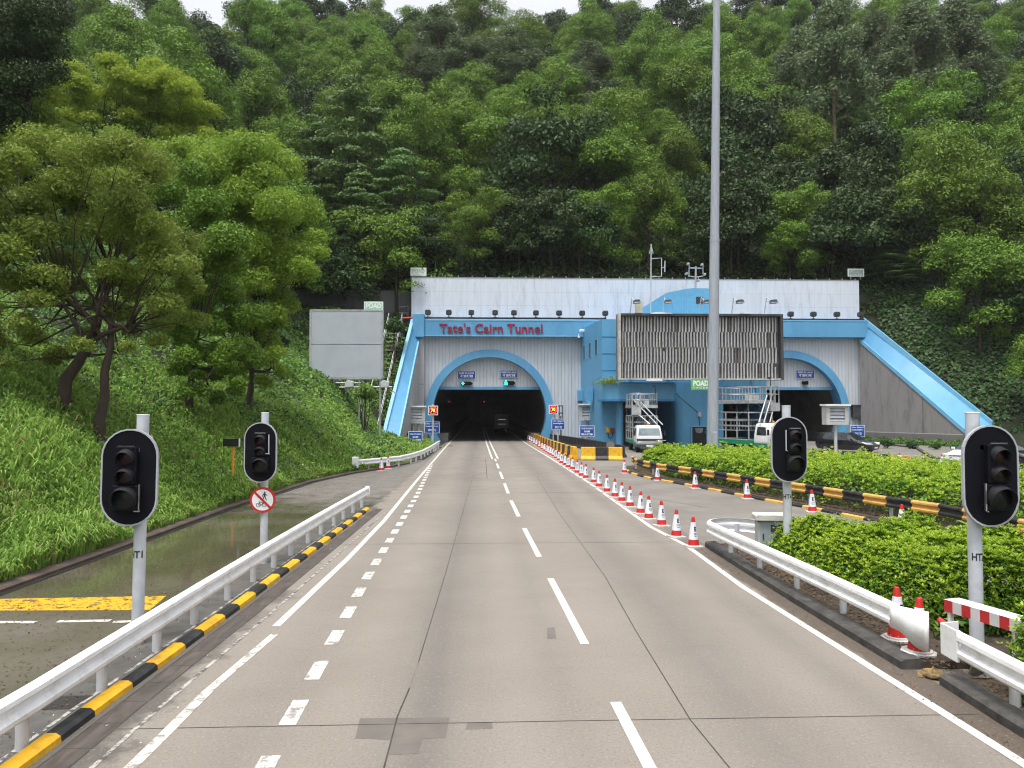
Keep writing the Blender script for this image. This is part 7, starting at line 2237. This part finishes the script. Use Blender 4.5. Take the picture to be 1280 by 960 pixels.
def hedge(label, poly, h, n, leaf, z0, rng, young=.6, lump=.12, round_=.55, hfun=None, rosette=6):
    xs_, ys_ = [p[0] for p in poly], [p[1] for p in poly]
    k = int(n * 2.6)
    x = rng.uniform(min(xs_), max(xs_), k); y = rng.uniform(min(ys_), max(ys_), k)
    if max(ys_) - min(ys_) > 20:                      # more and smaller leaves on the near end
        y = min(ys_) + (max(ys_) - min(ys_)) * rng.random(k) ** 1.35
    m = inside(poly, x, y); x, y = x[m], y[m]
    ed, nx_, ny_ = edge_dist(poly, x, y)
    wob = lump * (np.sin(x * 3.1 + 1.3 * np.sin(y * 2.3)) + np.sin(y * 3.7 + x * 1.1)) + lump * .7 * np.sin(x * 7.3 + y * 5.1)
    hh = (h if hfun is None else hfun(x, y)) + wob
    prof = hh * np.clip(ed / round_ + .12, 0, 1) ** .5
    side = rng.random(len(x)) < np.clip(1.0 - ed / round_, 0, 1) * .8
    z = np.where(side, prof * rng.random(len(x)) ** .7, prof * (1 - .22 * rng.random(len(x)) ** 1.8))
    wn_ = np.clip(1 - ed / round_, 0, 1)
    N = np.stack([nx_ * wn_ * 1.2, ny_ * wn_ * 1.2, .45 + (1 - wn_) * .6], 1)
    P = np.stack([x, y, z0 + z], 1)
    if len(P) > n: P, N = P[:n], N[:n]
    sc = np.interp(P[:, 1], [8, 20, 46], [.9, 1.15, 1.9]) if max(ys_) - min(ys_) > 20 else 1.0
    L = leaf * rng.uniform(.7, 1.3, len(P)) * sc; W = L * rng.uniform(.42, .62, len(P))
    # tufts of young leaves, each a small rosette
    kr = int(len(P) * young / rosette)
    pick = rng.choice(len(P), kr, replace=False)
    topn = rng.random(kr) < np.clip((P[pick, 2] - z0) / (h * .75), 0, 1)
    pick = pick[topn]
    a = np.tile(np.arange(rosette) / rosette * 2 * np.pi, len(pick)) + np.repeat(rng.uniform(0, 6.28, len(pick)), rosette)
    pc = np.repeat(pick, rosette)
    scp = (sc[pc] if isinstance(sc, np.ndarray) else np.ones(len(pc)))
    lr = leaf * .95 * scp * rng.uniform(.7, 1.2, len(pc))
    rad = np.stack([np.cos(a), np.sin(a), np.zeros(len(a))], 1)
    tl = unit(rad * .75 + unit(N[pc]) * rng.uniform(.35, 1.0, len(pc))[:, None])
    side_ = unit(np.cross(tl, np.tile(np.array([0, 0, 1.0]), (len(a), 1)) + .2 * rng.normal(size=(len(a), 3))))
    c0 = P[pc] + unit(N[pc]) * (leaf * scp * np.repeat(.3 + 2.0 * rng.random(len(pick)) ** 2.5, rosette))[:, None]
    wv = side_ * (lr * .24)[:, None]
    V2 = np.stack([c0, c0 + tl * (lr * .55)[:, None] + wv, c0 + tl * lr[:, None], c0 + tl * (lr * .55)[:, None] - wv], 1).reshape(-1, 3)
    me1 = leaf_mesh('foliage', P, N, L, W, [LEAF_HEDGE, LEAF_YOUNG], jit=.75, rng=rng)
    n1 = len(me1.vertices)
    V1 = np.empty(n1 * 3, np.float32); me1.vertices.foreach_get('co', V1)
    bpy.data.meshes.remove(me1)
    V = np.concatenate([V1.reshape(-1, 3), V2], 0)
    mi = np.concatenate([np.where(rng.random(n1 // 4) < .03, 2, (rng.random(n1 // 4) < .12).astype(int)), np.ones(len(V2) // 4, int)])
    c = Vector((sum(xs_) / len(xs_), sum(ys_) / len(ys_), z0))
    t = thing('hedge', label, 'hedge', c)
    o = link('foliage', quads('foliage', V - np.array(c), [LEAF_HEDGE, LEAF_YOUNG, DRYGRASS], mi), t)
    b = MB()
    for q_ in range(min(90, int(len(P) / 700))):
        i = rng.integers(len(P)); p = Vector((P[i, 0], P[i, 1], z0)) - c
        b.tube([p, p + Vector((rng.normal() * .08, rng.normal() * .08, (P[i, 2] - z0) * .5)), p + Vector((rng.normal() * .15, rng.normal() * .15, (P[i, 2] - z0) * .9))], [.018, .013, .006], 5, caps=False)
    s_o = b.build('stems', BARK, t, world=False, fixn=False)
    s_o['kind'] = 'stuff'
    return t
rng = np.random.default_rng(101)
hp = [(6.35, 11.35), (6.28, 12.5), (6.25, 14.8), (6.35, 16.6), (7.0, 17.3), (7.9, 16.9), (9.0, 15.4), (10.1, 13.6), (10.6, 12.0), (10.8, 10.2), (8.9, 10.1), (7.9, 10.7), (7.1, 11.05)]
hedge('clipped yellow green hedge behind the looped white guardrail on the right', hp, .92, 100000, .068, .09, rng, lump=.11, hfun=lambda x, y: .96 - .022 * np.clip(y - 11, 0, 9) + .015 * (x - 6))
hp = [(6.8, 9.35), (6.42, 9.0), (6.12, 8.7), (6.02, 8.1), (6.0, 7.0), (6.0, 5.6), (8.6, 5.2), (10.6, 6.5), (10.7, 9.2), (8.5, 9.35)]
hedge('leafy yellow green bush in the near right corner behind the red and white barrier', hp, .95, 52000, .062, .08, rng, lump=.10, round_=.32)
mp_ = [(p[0] + .85, p[1]) for p in MEDIAN] + [(18.6, 8.5), (20.0, 20), (21.2, 32.6), (20.0, 37.5), (15.6, 44.9), (11, 46.4), (9.2, 44.0)]
mp_ = [(9.3, 42.0)] + mp_[2:]
hedge('long clipped green hedge filling the median behind the black and yellow guardrail', mp_, 1.0, 130000, .095, .1, rng, lump=.10, round_=.7, young=.6, hfun=lambda x, y: np.interp(y, [10, 25, 36, 46], [1.12, 1.0, .82, .86]))
# a taller weed sticking out of the near hedge and trailing grass on the planter
def weed(label, px, py, Y, h, zbase, n=26, s=.16, lm=WEEDM):
    p = A(px, py, Y); t = thing('weed', label, 'plant', (p.x, Y, zbase))
    H = p.z - zbase
    b = MB(); st_ = []
    for k in range(3):
        e = Vector((rnd.gauss(0, .12), rnd.gauss(0, .1), H * rnd.uniform(.75, 1)))
        b.tube([(0, 0, 0), e * .5 + Vector((.03, 0, 0)), e], [.012, .009, .004], 5, caps=False); st_.append(e)
    o = b.build('stem', WEEDM, t, world=False, fixn=False)
    r2 = np.random.default_rng(int(px))
    P = np.array([list(st_[i % 3] * f + Vector((r2.normal() * s * .5, r2.normal() * s * .5, 0))) for i, f in enumerate(np.linspace(.45, 1.0, n))])
    link('foliage', leaf_mesh('foliage', P, np.tile(np.array([0, -.3, .9]), (n, 1)), r2.uniform(.7, 1.3, n) * s, r2.uniform(.25, .4, n) * s, lm, jit=.5, rng=r2), t)
weed('tall pointed leaved weed rising from the near hedge beside the right-hand signal', 1193, 646, 13.6, 1, .2, 30, .19)
weed('leafy weed at the left end of the near hedge', 1032, 648, 16.2, 1, .2, 30, .17)
weed('weed standing up from the median hedge near the white post', 1050, 566, 36, 1, .5, 40, .3)
weed('green weed by the end of the looped guardrail', 1168, 770, 10.9, .6, .1, 22, .15)
p = A(762, 478, 67.9)
t = thing('trailing_plant', 'yellow green grass tuft trailing over the rounded end of the blue planter', 'plant', p)
r2 = np.random.default_rng(9); n = 420
P = np.stack([r2.normal(size=n) * .55, r2.uniform(-.25, .6, n), np.abs(r2.normal(size=n)) * .22 - .35 * (r2.random(n) < .35) * r2.random(n)], 1)
link('foliage', leaf_mesh('foliage', P, np.tile(np.array([0, -.6, .5]), (n, 1)), r2.uniform(.25, .5, n), r2.uniform(.03, .07, n), LEAF_LIME, jit=.8, rng=r2, droop=.3), t)
# dead leaves and scraps along the kerbs
rng = np.random.default_rng(55)
def scatter(name, label, xs_, ys_, zs_, m, lo, hi):
    n = len(xs_)
    me = leaf_mesh(name, np.stack([xs_, ys_, zs_], 1), np.tile(np.array([0, 0, 1.0]), (n, 1)), rng.uniform(lo, hi, n), rng.uniform(lo, hi, n) * .6, m, jit=.25, rng=rng)
    o = link(name, me); tag(o, label, 'litter', kind='stuff')
n = 1500
y = rng.uniform(5, 19, n); x = 5.86 + np.abs(rng.normal(size=n)) * .35
scatter('fallen_leaves', 'dead leaves on the soil under the right-hand guardrails', x, y, np.full(n, .125), LITTER, .03, .08)
n = 500
y = rng.uniform(6, 22, n); x = 5.45 - np.abs(rng.normal(size=n)) * .18
scatter('fallen_leaves', 'scraps and leaves in the dirt between the edge line and the dark kerb', x, y, np.full(n, .012), LITTER, .015, .04)
n = 3800
y = 7 * (40 / 7) ** rng.random(n); x = -4.7 - rng.random(n) * 3.9
scatter('fallen_leaves', 'small pale leaves scattered on the wet slip road', x, y, np.full(n, .014), LITTER, .02, .06)
n = 160
y = rng.uniform(6, 30, n); x = np.where(rng.random(n) < .5, rng.uniform(-4.2, -3.2, n), rng.uniform(-5.2, -4.5, n))
scatter('litter', 'tiny pale scraps along the black and yellow kerb', x, y, np.full(n, .014), mat('pale_scrap', (.6, .58, .54), .7), .012, .035)
n = 2500
y = rng.uniform(18, 42, n)
x = np.interp(y, [18, 19.3, 21.2, 26.6, 30.4, 42], [12.75, 12.6, 12.4, 11.2, 10.2, 8.1]) + .35 + np.abs(rng.normal(size=n)) * .4
scatter('fallen_leaves', 'dead leaves and weeds under the black and yellow guardrail', x, y, np.full(n, .13), LITTER, .04, .12)

# ------------------------------------------------------------------ thin haze volume added in place of windscreen glare
b = MB()
b.bb((-450, -450, -1.2), (450, 450, 190))
m = bpy.data.materials.new('glare_haze')
m.use_nodes = True
t = m.node_tree
t.nodes.remove(t.nodes['Principled BSDF'])
pv = t.nodes.new('ShaderNodeVolumePrincipled')
pv.inputs['Color'].default_value = (.93, .95, 1.0, 1)
pv.inputs['Density'].default_value = 0.00014
t.links.new(pv.outputs[0], t.nodes['Material Output'].inputs['Volume'])
hz = b.build('haze', m)
tag(hz, kind='stuff')
hz['label'] = 'thin haze added between the viewer and the forested hill in place of windscreen glare'
hz['category'] = 'haze'
